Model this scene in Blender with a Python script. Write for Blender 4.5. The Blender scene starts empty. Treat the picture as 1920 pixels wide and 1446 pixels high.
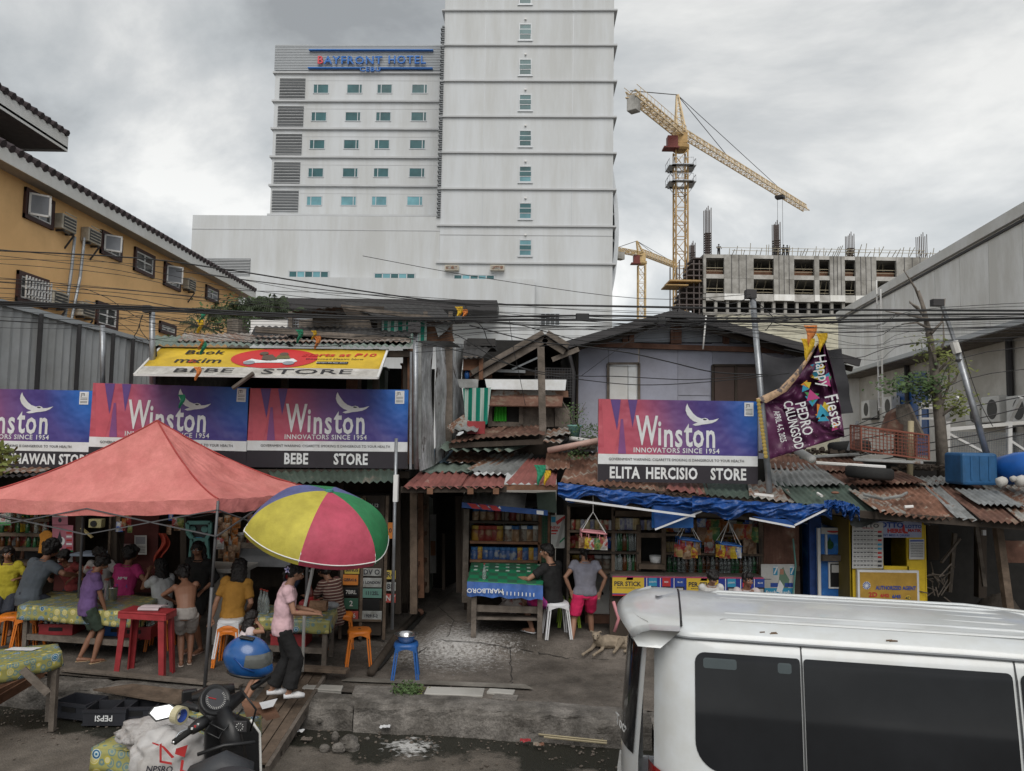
import bpy,bmesh,math,random
from mathutils import Vector,Matrix,noise
SC=bpy.context.scene
COL=SC.collection
RAD=math.radians
#camera, sky, sun, exposure
CAMH,FPX,PITCH,ROLL=3.1,1400.0,4.1,0.9
cam_d=bpy.data.cameras.new('camera')
cam_d.sensor_width=36.0
cam_d.lens=36.0*FPX/1920.0
cam_d.clip_start=0.05
cam_d.clip_end=3000
cam=bpy.data.objects.new('camera',cam_d)
COL.objects.link(cam)
CM=Matrix.Translation((0,0,CAMH))@Matrix.Rotation(RAD(90+PITCH),4,'X')@Matrix.Rotation(RAD(ROLL),4,'Z')
cam.matrix_world=CM
SC.camera=cam
SUN_EL,SUN_AZ=46,177
world=bpy.data.worlds.new("World")
SC.world=world
world.use_nodes=True
def build_world():
 nt=world.node_tree
 N,L=nt.nodes,nt.links
 N.clear()
 out=N.new('ShaderNodeOutputWorld')
 sky=N.new('ShaderNodeTexSky');sky.sky_type='NISHITA';sky.sun_disc=False
 sky.sun_elevation=RAD(SUN_EL);sky.sun_rotation=RAD(SUN_AZ)
 bg1=N.new('ShaderNodeBackground');bg1.inputs[1].default_value=0.09
 L.new(sky.outputs[0],bg1.inputs[0])
 tc=N.new('ShaderNodeTexCoord')
 sep=N.new('ShaderNodeSeparateXYZ');L.new(tc.outputs['Generated'],sep.inputs[0])
 mx=N.new('ShaderNodeMath');mx.operation='MAXIMUM';L.new(sep.outputs[2],mx.inputs[0]);mx.inputs[1].default_value=0.0
 ad=N.new('ShaderNodeMath');ad.operation='ADD';L.new(mx.outputs[0],ad.inputs[0]);ad.inputs[1].default_value=0.32
 dv=N.new('ShaderNodeVectorMath');dv.operation='DIVIDE'
 cb=N.new('ShaderNodeCombineXYZ')
 for i in range(3):L.new(ad.outputs[0],cb.inputs[i])
 L.new(tc.outputs['Generated'],dv.inputs[0]);L.new(cb.outputs[0],dv.inputs[1])
 mp=N.new('ShaderNodeMapping');mp.inputs['Location'].default_value=(2.35,0.9,0.4);mp.inputs['Scale'].default_value=(1,1,0.6)
 L.new(dv.outputs[0],mp.inputs[0])
 n1=N.new('ShaderNodeTexNoise');n1.inputs['Scale'].default_value=1.25;n1.inputs['Detail'].default_value=9;n1.inputs['Roughness'].default_value=0.57;n1.inputs['Distortion'].default_value=0.35
 L.new(mp.outputs[0],n1.inputs['Vector'])
 r1=N.new('ShaderNodeValToRGB')
 e=r1.color_ramp.elements
 e[0].position=0.38;e[0].color=(0.225,0.235,0.24,1)
 e[1].position=0.64;e[1].color=(0.58,0.58,0.565,1)
 m=e.new(0.48);m.color=(0.34,0.355,0.36,1)
 m=e.new(0.55);m.color=(0.42,0.43,0.43,1)
 L.new(n1.outputs['Fac'],r1.inputs[0])
 mr=N.new('ShaderNodeMapRange');mr.inputs[1].default_value=0.02;mr.inputs[2].default_value=0.40
 mr.inputs[3].default_value=1.32;mr.inputs[4].default_value=0.98
 L.new(sep.outputs[2],mr.inputs[0])
 mu=N.new('ShaderNodeVectorMath');mu.operation='SCALE'
 L.new(r1.outputs[0],mu.inputs[0]);L.new(mr.outputs[0],mu.inputs['Scale'])
 bg2=N.new('ShaderNodeBackground');L.new(mu.outputs[0],bg2.inputs[0]);bg2.inputs[1].default_value=1.05
 mix=N.new('ShaderNodeMixShader');mix.inputs[0].default_value=0.93
 L.new(bg1.outputs[0],mix.inputs[1]);L.new(bg2.outputs[0],mix.inputs[2])
 L.new(mix.outputs[0],out.inputs[0])
build_world()
sun_d=bpy.data.lights.new('sun','SUN');sun_d.energy=1.5;sun_d.angle=RAD(45);sun_d.color=(1.0,0.96,0.9)
sun=bpy.data.objects.new('sun',sun_d);COL.objects.link(sun)
_a,_e=RAD(SUN_AZ),RAD(SUN_EL)
_sd=Vector((math.sin(_a)*math.cos(_e),math.cos(_a)*math.cos(_e),math.sin(_e)))
sun.rotation_euler=_sd.to_track_quat('Z','Y').to_euler()
sun.location=(0,0,60)
VS=SC.view_settings
VS.view_transform='Standard';VS.look='None';VS.exposure=0.58;VS.gamma=1.0;VS.use_curve_mapping=False
SC.cycles.max_bounces=6
SC.cycles.diffuse_bounces=3
#surveying helpers (photo coordinates -> points in the place)
CR=CM.to_3x3()
def ray(px,py):return CR@Vector(((px-960)/FPX,-(py-723)/FPX,-1.0))
CO=Vector((0,0,CAMH))
def V(px,py,Y):
 d=ray(px,py);return CO+d*(Y/d.y)
def G(px,py,z=0.0):
 d=ray(px,py);return CO+d*((z-CAMH)/d.z)
def XP(px,py,X):
 d=ray(px,py);return CO+d*(X/d.x)
class Frame:
 """an upright plane: u along it, w behind it, z up"""
 def __init__(s,px,Y,rz):
  p=V(px,723,Y);s.o=Vector((p.x,Y,0));s.rz=RAD(rz)
  s.M=Matrix.Translation(s.o)@Matrix.Rotation(s.rz,4,'Z');s.I=s.M.inverted()
 def uz(s,px,py,w=0.0):
  d=s.I.to_3x3()@ray(px,py);c=s.I@CO
  t=(w-c.y)/d.y;p=c+d*t;return p.x,p.z
 def P(s,u,w,z):return s.M@Vector((u,w,z))
#mesh helpers
RT={}
def root_of(o):
 while o.parent:o=o.parent
 return o
class MB:
 def __init__(s,M=None):s.v=[];s.f=[];s.m=[];s.M=M;s.mi=0
 def av(s,p):
  p=Vector(p)
  s.v.append(s.M@p if s.M else p);return len(s.v)-1
 def af(s,*idx):s.f.append(idx);s.m.append(s.mi)
 def quad(s,a,b,c,d):
  i=[s.av(p)for p in(a,b,c,d)];s.af(*i);return s
 def poly(s,pts):s.af(*[s.av(p)for p in pts]);return s
 def bx(s,x0,x1,y0,y1,z0,z1):
  i=[s.av(p)for p in((x0,y0,z0),(x1,y0,z0),(x1,y1,z0),(x0,y1,z0),(x0,y0,z1),(x1,y0,z1),(x1,y1,z1),(x0,y1,z1))]
  for q in((0,3,2,1),(4,5,6,7),(0,1,5,4),(1,2,6,5),(2,3,7,6),(3,0,4,7)):s.af(*[i[k]for k in q])
  return s
 def box(s,c,sz,rot=None):
  c=Vector(c);h=[k/2 for k in sz]
  i=[]
  for z in(-1,1):
   for x,y in((-1,-1),(1,-1),(1,1),(-1,1)):
    p=Vector((x*h[0],y*h[1],z*h[2]))
    if rot is not None:p=rot@p
    i.append(s.av(c+p))
  for q in((0,3,2,1),(4,5,6,7),(0,1,5,4),(1,2,6,5),(2,3,7,6),(3,0,4,7)):s.af(*[i[k]for k in q])
  return s
 def beam(s,a,b,w,h=None,up=(0,0,1)):
  a,b=Vector(a),Vector(b);h=h or w
  d=b-a;L=d.length
  if L<1e-6:return s
  d.normalize();u=Vector(up)
  if abs(d.dot(u))>0.98:u=Vector((0,1,0))if abs(d.y)<.9 else Vector((1,0,0))
  x=d.cross(u).normalized();z=x.cross(d)
  i=[]
  for p in(a,b):
   for sx,sz in((-1,-1),(1,-1),(1,1),(-1,1)):i.append(s.av(p+x*sx*w/2+z*sz*h/2))
  for q in((3,2,1,0),(4,5,6,7),(0,1,5,4),(1,2,6,5),(2,3,7,6),(3,0,4,7)):s.af(*[i[k]for k in q])
  return s
 def tube(s,path,r,n=6,side=None,cap=True):
  path=[Vector(p)for p in path];k=len(path)
  rr=r if isinstance(r,(list,tuple))else[r]*k
  rings=[];pu=None
  for j,p in enumerate(path):
   d=(path[min(j+1,k-1)]-path[max(j-1,0)])
   if d.length<1e-9:d=Vector((0,0,1))
   d.normalize()
   if side is not None:u=Vector(side)
   elif pu is not None:u=pu
   else:u=Vector((0,0,1))if abs(d.z)<.9 else Vector((1,0,0))
   u=(u-d*u.dot(d))
   if u.length<1e-6:u=d.orthogonal()
   u.normalize();pu=u;w=d.cross(u)
   ra,rb=rr[j]if isinstance(rr[j],(tuple,list))else(rr[j],rr[j])
   rings.append([s.av(p+u*math.cos(t)*ra+w*math.sin(t)*rb)for t in[2*math.pi*q/n for q in range(n)]])
  for a,b in zip(rings,rings[1:]):
   for q in range(n):s.af(a[q],a[(q+1)%n],b[(q+1)%n],b[q])
  if cap:s.af(*rings[0][::-1]);s.af(*rings[-1])
  return s
 def lathe(s,prof,c=(0,0,0),n=12,A=None,cap=True):
  c=Vector(c);rings=[]
  for r,z in prof:
   ring=[]
   for q in range(n):
    t=2*math.pi*q/n;p=Vector((r*math.cos(t),r*math.sin(t),z))
    if A is not None:p=A@p
    ring.append(s.av(c+p))
   rings.append(ring)
  for a,b in zip(rings,rings[1:]):
   for q in range(n):s.af(a[q],a[(q+1)%n],b[(q+1)%n],b[q])
  if cap:
   s.af(*rings[0][::-1]);s.af(*rings[-1])
  return s
 def ell(s,c,r,n=10,A=None):
  if not isinstance(r,(tuple,list)):r=(r,r,r)
  m=max(4,n//2);c=Vector(c);rings=[]
  for j in range(1,m):
   ph=math.pi*j/m
   ring=[]
   for q in range(n):
    t=2*math.pi*q/n
    p=Vector((r[0]*math.sin(ph)*math.cos(t),r[1]*math.sin(ph)*math.sin(t),-r[2]*math.cos(ph)))
    if A is not None:p=A@p
    ring.append(s.av(c+p))
   rings.append(ring)
  for a,b in zip(rings,rings[1:]):
   for q in range(n):s.af(a[q],a[(q+1)%n],b[(q+1)%n],b[q])
  lo,hi=Vector((0,0,-r[2])),Vector((0,0,r[2]))
  if A is not None:lo,hi=A@lo,A@hi
  lo,hi=s.av(c+lo),s.av(c+hi)
  for q in range(n):
   s.af(lo,rings[0][(q+1)%n],rings[0][q]);s.af(hi,rings[-1][q],rings[-1][(q+1)%n])
  return s
 def prism(s,pts,off):
  off=Vector(off);a=[s.av(p)for p in pts];b=[s.av(Vector(p)+off)for p in pts];n=len(pts)
  s.af(*a[::-1]);s.af(*b)
  for q in range(n):s.af(a[q],a[(q+1)%n],b[(q+1)%n],b[q])
  return s
 def corr(s,p00,p10,p11,p01,pitch=.075,amp=.012,nv=5,wob=.012,seed=0,ragged=.0):
  """corrugated sheet: p00-p10 runs across the waves, p00-p01 along them"""
  p00,p10,p11,p01=[Vector(p)for p in(p00,p10,p11,p01)]
  W=((p10-p00).length+(p11-p01).length)/2
  nw=max(2,int(W/pitch));nu=nw*4
  nrm=(p10-p00).cross(p01-p00).normalized()
  if nrm.z<0:nrm=-nrm
  rnd=random.Random(seed*7+3);grid=[]
  for j in range(nv+1):
   v=j/nv;row=[]
   for i in range(nu+1):
    u=i/nu
    a=p00.lerp(p10,u);b=p01.lerp(p11,u)
    p=a.lerp(b,v)
    h=math.sin(i*math.pi/2)*amp
    h+=wob*noise.noise(Vector((p.x*1.3+seed,p.y*1.3,p.z*1.3)))*2
    p=p+nrm*h
    if ragged and(j==0 or j==nv):
     p=p+(a-b).normalized()*(1 if j==0 else-1)*ragged*noise.noise(Vector((p.x*3+seed*3,seed,p.z)))
    row.append(s.av(p))
   grid.append(row)
  for a,b in zip(grid,grid[1:]):
   for i in range(nu):s.af(a[i],a[i+1],b[i+1],b[i])
  return s
 def grid(s,fn,nu,nv):
  g=[[s.av(fn(i/nu,j/nv))for i in range(nu+1)]for j in range(nv+1)]
  for a,b in zip(g,g[1:]):
   for i in range(nu):s.af(a[i],a[i+1],b[i+1],b[i])
  return s
def reg(o,label=None,cat=None,group=None,kind=None):
 if label:o['label']=label
 if cat:o['category']=cat
 if group:o['group']=group
 if kind:o['kind']=kind
 return o
def thing(name,label,cat,loc=(0,0,0),rz=0.0,group=None):
 o=bpy.data.objects.new(name,None);o.empty_display_size=.2
 COL.objects.link(o);o.location=loc;o.rotation_euler=(0,0,rz)
 RT[o.name]=Matrix.Translation(Vector(loc))@Matrix.Rotation(rz,4,'Z')
 return reg(o,label,cat,group)
def B(mb,name,mat,parent=None,smooth=False,bev=0.0,local=False,sol=0.0,sub=0):
 me=bpy.data.meshes.new(name)
 vs=mb.v
 o=bpy.data.objects.new(name,me)
 if parent is not None:
  r=root_of(parent)
  if not local:
   I=RT[r.name].inverted();vs=[I@v for v in vs]
  o.parent=parent
 elif not local:
  xs=[v.x for v in vs];ys=[v.y for v in vs];zs=[v.z for v in vs]
  c=Vector(((min(xs)+max(xs))/2,(min(ys)+max(ys))/2,min(zs)))
  vs=[v-c for v in vs];o.location=c;RT[o.name]=Matrix.Translation(c)
 else:RT[o.name]=Matrix.Identity(4)
 me.from_pydata([tuple(v)for v in vs],[],mb.f)
 mats=mat if isinstance(mat,(list,tuple))else[mat]
 for m in mats:me.materials.append(m)
 if len(mats)>1:me.polygons.foreach_set('material_index',mb.m)
 if smooth:me.polygons.foreach_set('use_smooth',[True]*len(me.polygons))
 me.update()
 COL.objects.link(o)
 if sol:
  d=o.modifiers.new('thickness','SOLIDIFY');d.thickness=sol;d.offset=0
 if bev:
  d=o.modifiers.new('bevel','BEVEL');d.width=bev;d.segments=2;d.limit_method='ANGLE';d.angle_limit=RAD(40)
 if sub:
  d=o.modifiers.new('sub','SUBSURF');d.levels=sub;d.render_levels=sub
 return o
def TH(mb,name,mat,label,cat,group=None,kind=None,**k):
 return reg(B(mb,name,mat,**k),label,cat,group,kind)
def dup(o,M=None,parent=None,label=None,group=None):
 """copy of a thing with its parts (meshes shared)"""
 c=o.copy();COL.objects.link(c)
 if parent is not None:c.parent=parent
 else:
  if M is not None:c.matrix_basis=M
  RT[c.name]=c.matrix_basis.copy()
  if label:c['label']=label
  if group:c['group']=group
 for ch in o.children:dup(ch,parent=c)
 return c
def TM(p,rz=0,s=1.0):return Matrix.Translation(Vector(p))@Matrix.Rotation(rz,4,'Z')@Matrix.Scale(s,4)
TEXTS=0
def text(s,pos,size,mat,parent,sx=1.0,name='lettering',M=None,bold=0.0,align='CENTER',ext=.001,shear=0,spacing=1.0,rot=None,valign='CENTER'):
 """pos in world (or in frame M), text stands in the XZ plane of that frame, facing -Y"""
 cu=bpy.data.curves.new(name,'FONT');cu.body=s;cu.size=size;cu.align_x=align;cu.align_y=valign
 cu.offset=bold*.38;cu.extrude=ext;cu.shear=shear;cu.space_character=spacing;cu.resolution_u=2
 cu.materials.append(mat)
 t=bpy.data.objects.new(name,cu);me=bpy.data.meshes.new_from_object(t);me.name=name
 bpy.data.objects.remove(t);bpy.data.curves.remove(cu)
 if not me.materials:me.materials.append(mat)
 o=bpy.data.objects.new(name,me)
 W=(M if M is not None else Matrix.Identity(4))@Matrix.Translation(Vector(pos))@(rot if rot is not None else Matrix.Identity(4))@Matrix.Rotation(RAD(90),4,'X')@Matrix.Diagonal((sx,1,1,1))
 o.parent=parent;o.matrix_basis=RT[root_of(parent).name].inverted()@W
 COL.objects.link(o);return o
#materials
MATS={}
def mat(name,col,rough=.8,var=.12,scale=6.0,bump=.0,metal=0.0,spec=.4,col2=None,thr=None,grime=.0,gscale=1.2,alpha=1.0,trans=0.0,stretch=(1,1,1),col3=None,thr3=.62,emit=0,sheen=0,coat=0,bscale=4.0,speck=0):
 if name in MATS:return MATS[name]
 m=bpy.data.materials.new(name);m.use_nodes=True;MATS[name]=m
 nt=m.node_tree;N,L=nt.nodes,nt.links
 b=N['Principled BSDF']
 b.inputs['Roughness'].default_value=rough;b.inputs['Metallic'].default_value=metal
 b.inputs['Specular IOR Level'].default_value=spec
 if trans:b.inputs['Transmission Weight'].default_value=trans
 if coat:b.inputs['Coat Weight'].default_value=coat;b.inputs['Coat Roughness'].default_value=.08
 if sheen:b.inputs['Sheen Weight'].default_value=sheen
 if alpha<1:b.inputs['Alpha'].default_value=alpha
 tc=N.new('ShaderNodeTexCoord');oi=N.new('ShaderNodeObjectInfo')
 ml=N.new('ShaderNodeVectorMath');ml.operation='ADD'
 sc=N.new('ShaderNodeMath');sc.operation='MULTIPLY';sc.inputs[1].default_value=37.0
 L.new(oi.outputs['Random'],sc.inputs[0]);L.new(tc.outputs['Object'],ml.inputs[0]);L.new(sc.outputs[0],ml.inputs[1])
 mp=N.new('ShaderNodeMapping');mp.inputs['Scale'].default_value=stretch;L.new(ml.outputs[0],mp.inputs[0])
 n=N.new('ShaderNodeTexNoise');n.inputs['Scale'].default_value=scale;n.inputs['Detail'].default_value=7;n.inputs['Roughness'].default_value=.62
 L.new(mp.outputs[0],n.inputs['Vector'])
 r=N.new('ShaderNodeValToRGB');e=r.color_ramp.elements
 c1=[c*(1-var)for c in col];c2=[min(1,c*(1+var))for c in(col if col2 is None or thr is not None else col2)]
 e[0].position=.3;e[1].position=.7
 e[0].color=(*c1,1);e[1].color=(*c2,1)
 if col2 is not None and thr is not None:
  e[1].position=thr+.04;e[1].color=(*col2,1);k=e.new(max(.01,thr-.03));k.color=(*c2,1)if False else(*[min(1,c*(1+var))for c in col],1)
  if col3 is not None:k=e.new(min(.99,max(thr3,thr+.06)));k.color=(*col3,1)
 L.new(n.outputs['Fac'],r.inputs[0]);src=r.outputs[0]
 if grime:
  g=N.new('ShaderNodeTexNoise');g.inputs['Scale'].default_value=gscale;g.inputs['Detail'].default_value=8;g.inputs['Roughness'].default_value=.7
  L.new(mp.outputs[0],g.inputs['Vector'])
  gr=N.new('ShaderNodeValToRGB');gr.color_ramp.elements[0].position=.38;gr.color_ramp.elements[1].position=.62
  gr.color_ramp.elements[0].color=(1-grime,(1-grime)*.98,(1-grime)*.94,1);gr.color_ramp.elements[1].color=(1,1,1,1)
  L.new(g.outputs['Fac'],gr.inputs[0])
  mm=N.new('ShaderNodeMix');mm.data_type='RGBA';mm.blend_type='MULTIPLY';mm.inputs[0].default_value=1
  L.new(src,mm.inputs[6]);L.new(gr.outputs[0],mm.inputs[7]);src=mm.outputs[2]
 if speck:
  s1=N.new('ShaderNodeTexNoise');s1.inputs['Scale'].default_value=55;s1.inputs['Detail'].default_value=4;s1.inputs['Roughness'].default_value=.8;L.new(ml.outputs[0],s1.inputs['Vector'])
  s2=N.new('ShaderNodeMapRange');s2.inputs[1].default_value=.35;s2.inputs[2].default_value=.68;s2.inputs[3].default_value=1-speck;s2.inputs[4].default_value=1+speck*.9;L.new(s1.outputs['Fac'],s2.inputs[0])
  s3=N.new('ShaderNodeVectorMath');s3.operation='SCALE';L.new(src,s3.inputs[0]);L.new(s2.outputs[0],s3.inputs['Scale']);src=s3.outputs[0]
 L.new(src,b.inputs['Base Color'])
 if emit:L.new(src,b.inputs['Emission Color']);b.inputs['Emission Strength'].default_value=emit
 if bump:
  n2=N.new('ShaderNodeTexNoise');n2.inputs['Scale'].default_value=scale*bscale;n2.inputs['Detail'].default_value=6
  L.new(mp.outputs[0],n2.inputs['Vector'])
  bp=N.new('ShaderNodeBump');bp.inputs['Strength'].default_value=bump;bp.inputs['Distance'].default_value=.02
  L.new(n2.outputs['Fac'],bp.inputs['Height']);L.new(bp.outputs[0],b.inputs['Normal'])
 return m
def flat(name,col,rough=.6,**k):return mat(name,col,rough,var=.05,scale=3,**k)
class DD(dict):
 __getattr__=dict.__getitem__
 __setattr__=dict.__setitem__
M_=DD()
M_.hotel=mat('hotel_paint',(.53,.55,.57),.85,var=.05,scale=.25,grime=.15,gscale=.55,stretch=(1,1,.12),bump=.05)
M_.hotel_ledge=mat('hotel_ledge_paint',(.44,.45,.46),.85,var=.08,scale=.5)
M_.hotel_dk=mat('hotel_louvre_metal',(.16,.17,.18),.6,var=.1,scale=2)
M_.tealglass=mat('teal_window_glass',(.035,.10,.11),.22,var=.45,scale=.5,spec=.45,bump=.03)
M_.tealglass2=mat('pale_window_glass',(.12,.27,.31),.2,var=.45,scale=.4,spec=.5)
M_.alu=mat('aluminium_grey',(.42,.44,.46),.45,metal=.3,var=.05)
M_.signband=mat('ribbed_cladding',(.36,.38,.40),.6,var=.04,scale=1)
M_.hotelblue=mat('hotel_letter_blue',(.02,.13,.42),.5,var=.05)
M_.hotelred=mat('hotel_letter_red',(.55,.06,.08),.5,var=.05)
M_.crane=mat('crane_yellow',(.44,.28,.11),.6,var=.25,scale=.6,grime=.3,gscale=.5)
M_.crane_far=mat('crane_yellow_pale',(.46,.33,.16),.6,var=.2,scale=.6)
M_.cranepale=mat('crane_jib_cream',(.56,.43,.26),.6,var=.2,scale=.6)
M_.cranered=mat('crane_cab_red',(.14,.025,.02),.6)
M_.conc=mat('raw_concrete',(.34,.33,.31),.9,var=.2,scale=.7,grime=.35,gscale=.35,bump=.2)
M_.conc_lt=mat('pale_concrete',(.46,.45,.43),.9,var=.15,scale=.8,grime=.25,gscale=.4)
M_.rebar=mat('rebar_steel',(.10,.08,.075),.7)
M_.scafpale=mat('scaffold_pale',(.32,.28,.2),.7)
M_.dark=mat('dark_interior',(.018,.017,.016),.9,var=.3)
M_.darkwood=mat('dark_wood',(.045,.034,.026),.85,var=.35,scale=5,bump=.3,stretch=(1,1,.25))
M_.wood=mat('weathered_wood',(.13,.095,.07),.85,var=.35,scale=7,bump=.35,grime=.4,gscale=3)
M_.woodgrey=mat('grey_weathered_wood',(.16,.135,.115),.9,var=.3,scale=8,bump=.4,grime=.4,gscale=2.5)
M_.woodred=mat('brown_plank_wood',(.17,.085,.05),.85,var=.35,scale=6,bump=.3,grime=.35,gscale=2)
M_.rust=mat('rusted_sheet',(.14,.07,.05),.85,var=.35,scale=3,col2=(.28,.20,.15),thr=.60,bump=.2,grime=.5,gscale=1.6)
M_.rustor=mat('orange_rust_sheet',(.19,.092,.06),.85,var=.35,scale=4,col2=(.36,.31,.26),thr=.58,bump=.2,grime=.5,gscale=1.8)
M_.rustgrey=mat('rust_stained_grey_sheet',(.30,.29,.27),.7,var=.15,scale=4,col2=(.21,.11,.07),thr=.50,bump=.15,grime=.45,gscale=1.5)
M_.galv=mat('galvanised_sheet',(.30,.31,.31),.5,var=.15,scale=3,metal=.3,col2=(.18,.12,.09),thr=.66,grime=.4,gscale=1.5)
M_.galvnew=mat('bright_galvanised',(.42,.44,.46),.38,var=.15,scale=4,metal=.6,grime=.25)
M_.greensheet=mat('green_painted_sheet',(.07,.10,.082),.65,var=.25,scale=3,col2=(.20,.18,.15),thr=.64,grime=.4,gscale=2)
M_.palegreen=mat('pale_green_sheet',(.17,.22,.19),.7,var=.2,scale=3,col2=(.20,.14,.10),thr=.66,grime=.4,gscale=2)
M_.bluesheet=mat('faded_blue_sheet',(.12,.19,.26),.65,var=.2,scale=3,col2=(.22,.13,.09),thr=.62,grime=.3)
M_.redsheet=mat('red_painted_sheet',(.25,.09,.078),.7,var=.2,scale=3,col2=(.40,.27,.23),thr=.68,grime=.3,gscale=2)
M_.darksheet=mat('blackened_sheet',(.035,.033,.033),.75,var=.4,scale=3,grime=.3)
M_.lilac=mat('lilac_painted_board',(.36,.37,.45),.85,var=.06,scale=1.4,grime=.22,gscale=.9,bump=.08)
M_.lilac2=mat('pale_blue_board',(.42,.46,.53),.85,var=.08,scale=1.4,grime=.2)
M_.beam=mat('reddish_timber',(.19,.10,.07),.85,var=.3,scale=6,bump=.2)
M_.yellowwall=mat('ochre_wall_paint',(.90,.56,.26),.85,var=.05,scale=1.0,grime=.16,gscale=.45,bump=.06)
M_.whitetrim=mat('white_trim',(.68,.68,.67),.7,var=.04,grime=.15,gscale=.6)
M_.maroon=mat('maroon_window_frame',(.055,.024,.022),.6)
M_.rooftile=mat('dark_roof_tile',(.035,.025,.028),.7,var=.3)
M_.soffit=mat('soffit_board',(.36,.33,.30),.8)
M_.glassdk=mat('dark_window_glass',(.05,.055,.06),.05,var=.5,scale=.7,spec=.8)
M_.glassgrey=mat('grey_frosted_pane',(.20,.21,.23),.35,var=.3,scale=1.2,spec=.25)
M_.curtain=mat('pale_curtain',(.40,.38,.35),.9,var=.3,scale=7,stretch=(1,1,.1))
M_.acbeige=mat('aircon_beige',(.46,.42,.35),.6,grime=.25,gscale=5)
M_.acdark=mat('aircon_grille',(.05,.05,.05),.6)
M_.fencegrey=mat('fence_sheet',(.40,.41,.42),.6,var=.06,scale=2,grime=.22,gscale=.8)
M_.steeldk=mat('dark_steel',(.035,.033,.035),.6)
M_.steel=mat('galvanised_pipe',(.34,.36,.39),.38,metal=.6,var=.15,scale=8,grime=.25,gscale=5)
M_.shedwhite=mat('shed_cladding',(.84,.84,.83),.75,var=.05,scale=.6,grime=.22,gscale=.9,stretch=(1,1,.3))
M_.shedwall=mat('shed_lower_wall',(.66,.64,.60),.85,var=.07,scale=.9,grime=.3,gscale=.6)
M_.cable=mat('black_cable',(.012,.012,.013),.6)
M_.white=mat('white_paint',(.68,.68,.68),.6,var=.05,grime=.12)
M_.whiteplastic=mat('white_plastic',(.62,.63,.66),.4,var=.05,grime=.12,gscale=8)
M_.signwhite=mat('sign_white',(.70,.72,.74),.5,var=.04,grime=.14,gscale=4)
M_.signblack=mat('sign_black',(.022,.018,.024),.5)
M_.asph=mat('dusty_concrete_road',(.19,.175,.155),.92,var=.2,scale=9,grime=.35,gscale=.8,bump=.35,bscale=9)
M_.pave=mat('worn_pavement',(.20,.185,.165),.9,var=.22,scale=6,grime=.5,gscale=.9,bump=.35,bscale=7)
M_.kerb=mat('kerb_concrete',(.19,.175,.16),.9,var=.35,scale=5,grime=.6,gscale=2.6,bump=.9,bscale=6,speck=.3)
M_.skin=mat('brown_skin',(.215,.105,.065),.55,var=.06,scale=9)
M_.skin2=mat('light_brown_skin',(.30,.16,.105),.55,var=.06,scale=9)
M_.hair=mat('black_hair',(.010,.008,.008),.5,var=.3,scale=30,bump=.5)
M_.eyew=flat('eye_white',(.55,.52,.5));M_.eyeb=flat('eye_dark',(.01,.008,.008),.3);M_.lip=flat('lips',(.16,.06,.045))
M_.rubber=mat('tyre_rubber',(.02,.02,.02),.8,var=.2,bump=.2)
M_.black=mat('black_plastic',(.013,.013,.014),.4,var=.1)
M_.red=mat('red_plastic',(.30,.032,.038),.45,var=.1,grime=.2,gscale=6)
M_.orange=mat('orange_plastic',(.62,.17,.015),.42,var=.06,grime=.15,gscale=8)
M_.blue=mat('blue_plastic',(.02,.10,.33),.4,var=.08,grime=.2,gscale=6)
M_.bluetarp=mat('blue_tarpaulin',(.010,.065,.26),.42,var=.25,scale=4,grime=.25,gscale=3,bump=.25)
M_.glassclear=mat('bottle_glass',(.50,.55,.54),.12,var=.1,spec=.8,trans=.75)
M_.glassgreen=mat('green_bottle_glass',(.03,.12,.05),.12,spec=.8,trans=.3)
M_.glassbrown=mat('brown_bottle_glass',(.10,.035,.01),.12,spec=.8,trans=.3)
M_.leaf=mat('leaf_green',(.055,.095,.03),.7,var=.4,scale=5)
M_.leafyel=mat('leaf_yellow_green',(.13,.15,.035),.7,var=.35,scale=5)
M_.palm=mat('palm_frond',(.045,.065,.03),.7,var=.4,scale=4)
M_.bark=mat('grey_bark',(.15,.13,.11),.9,var=.3,scale=14,bump=.5)
M_.steelshiny=mat('polished_steel',(.55,.55,.56),.22,metal=.95,var=.1)
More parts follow.
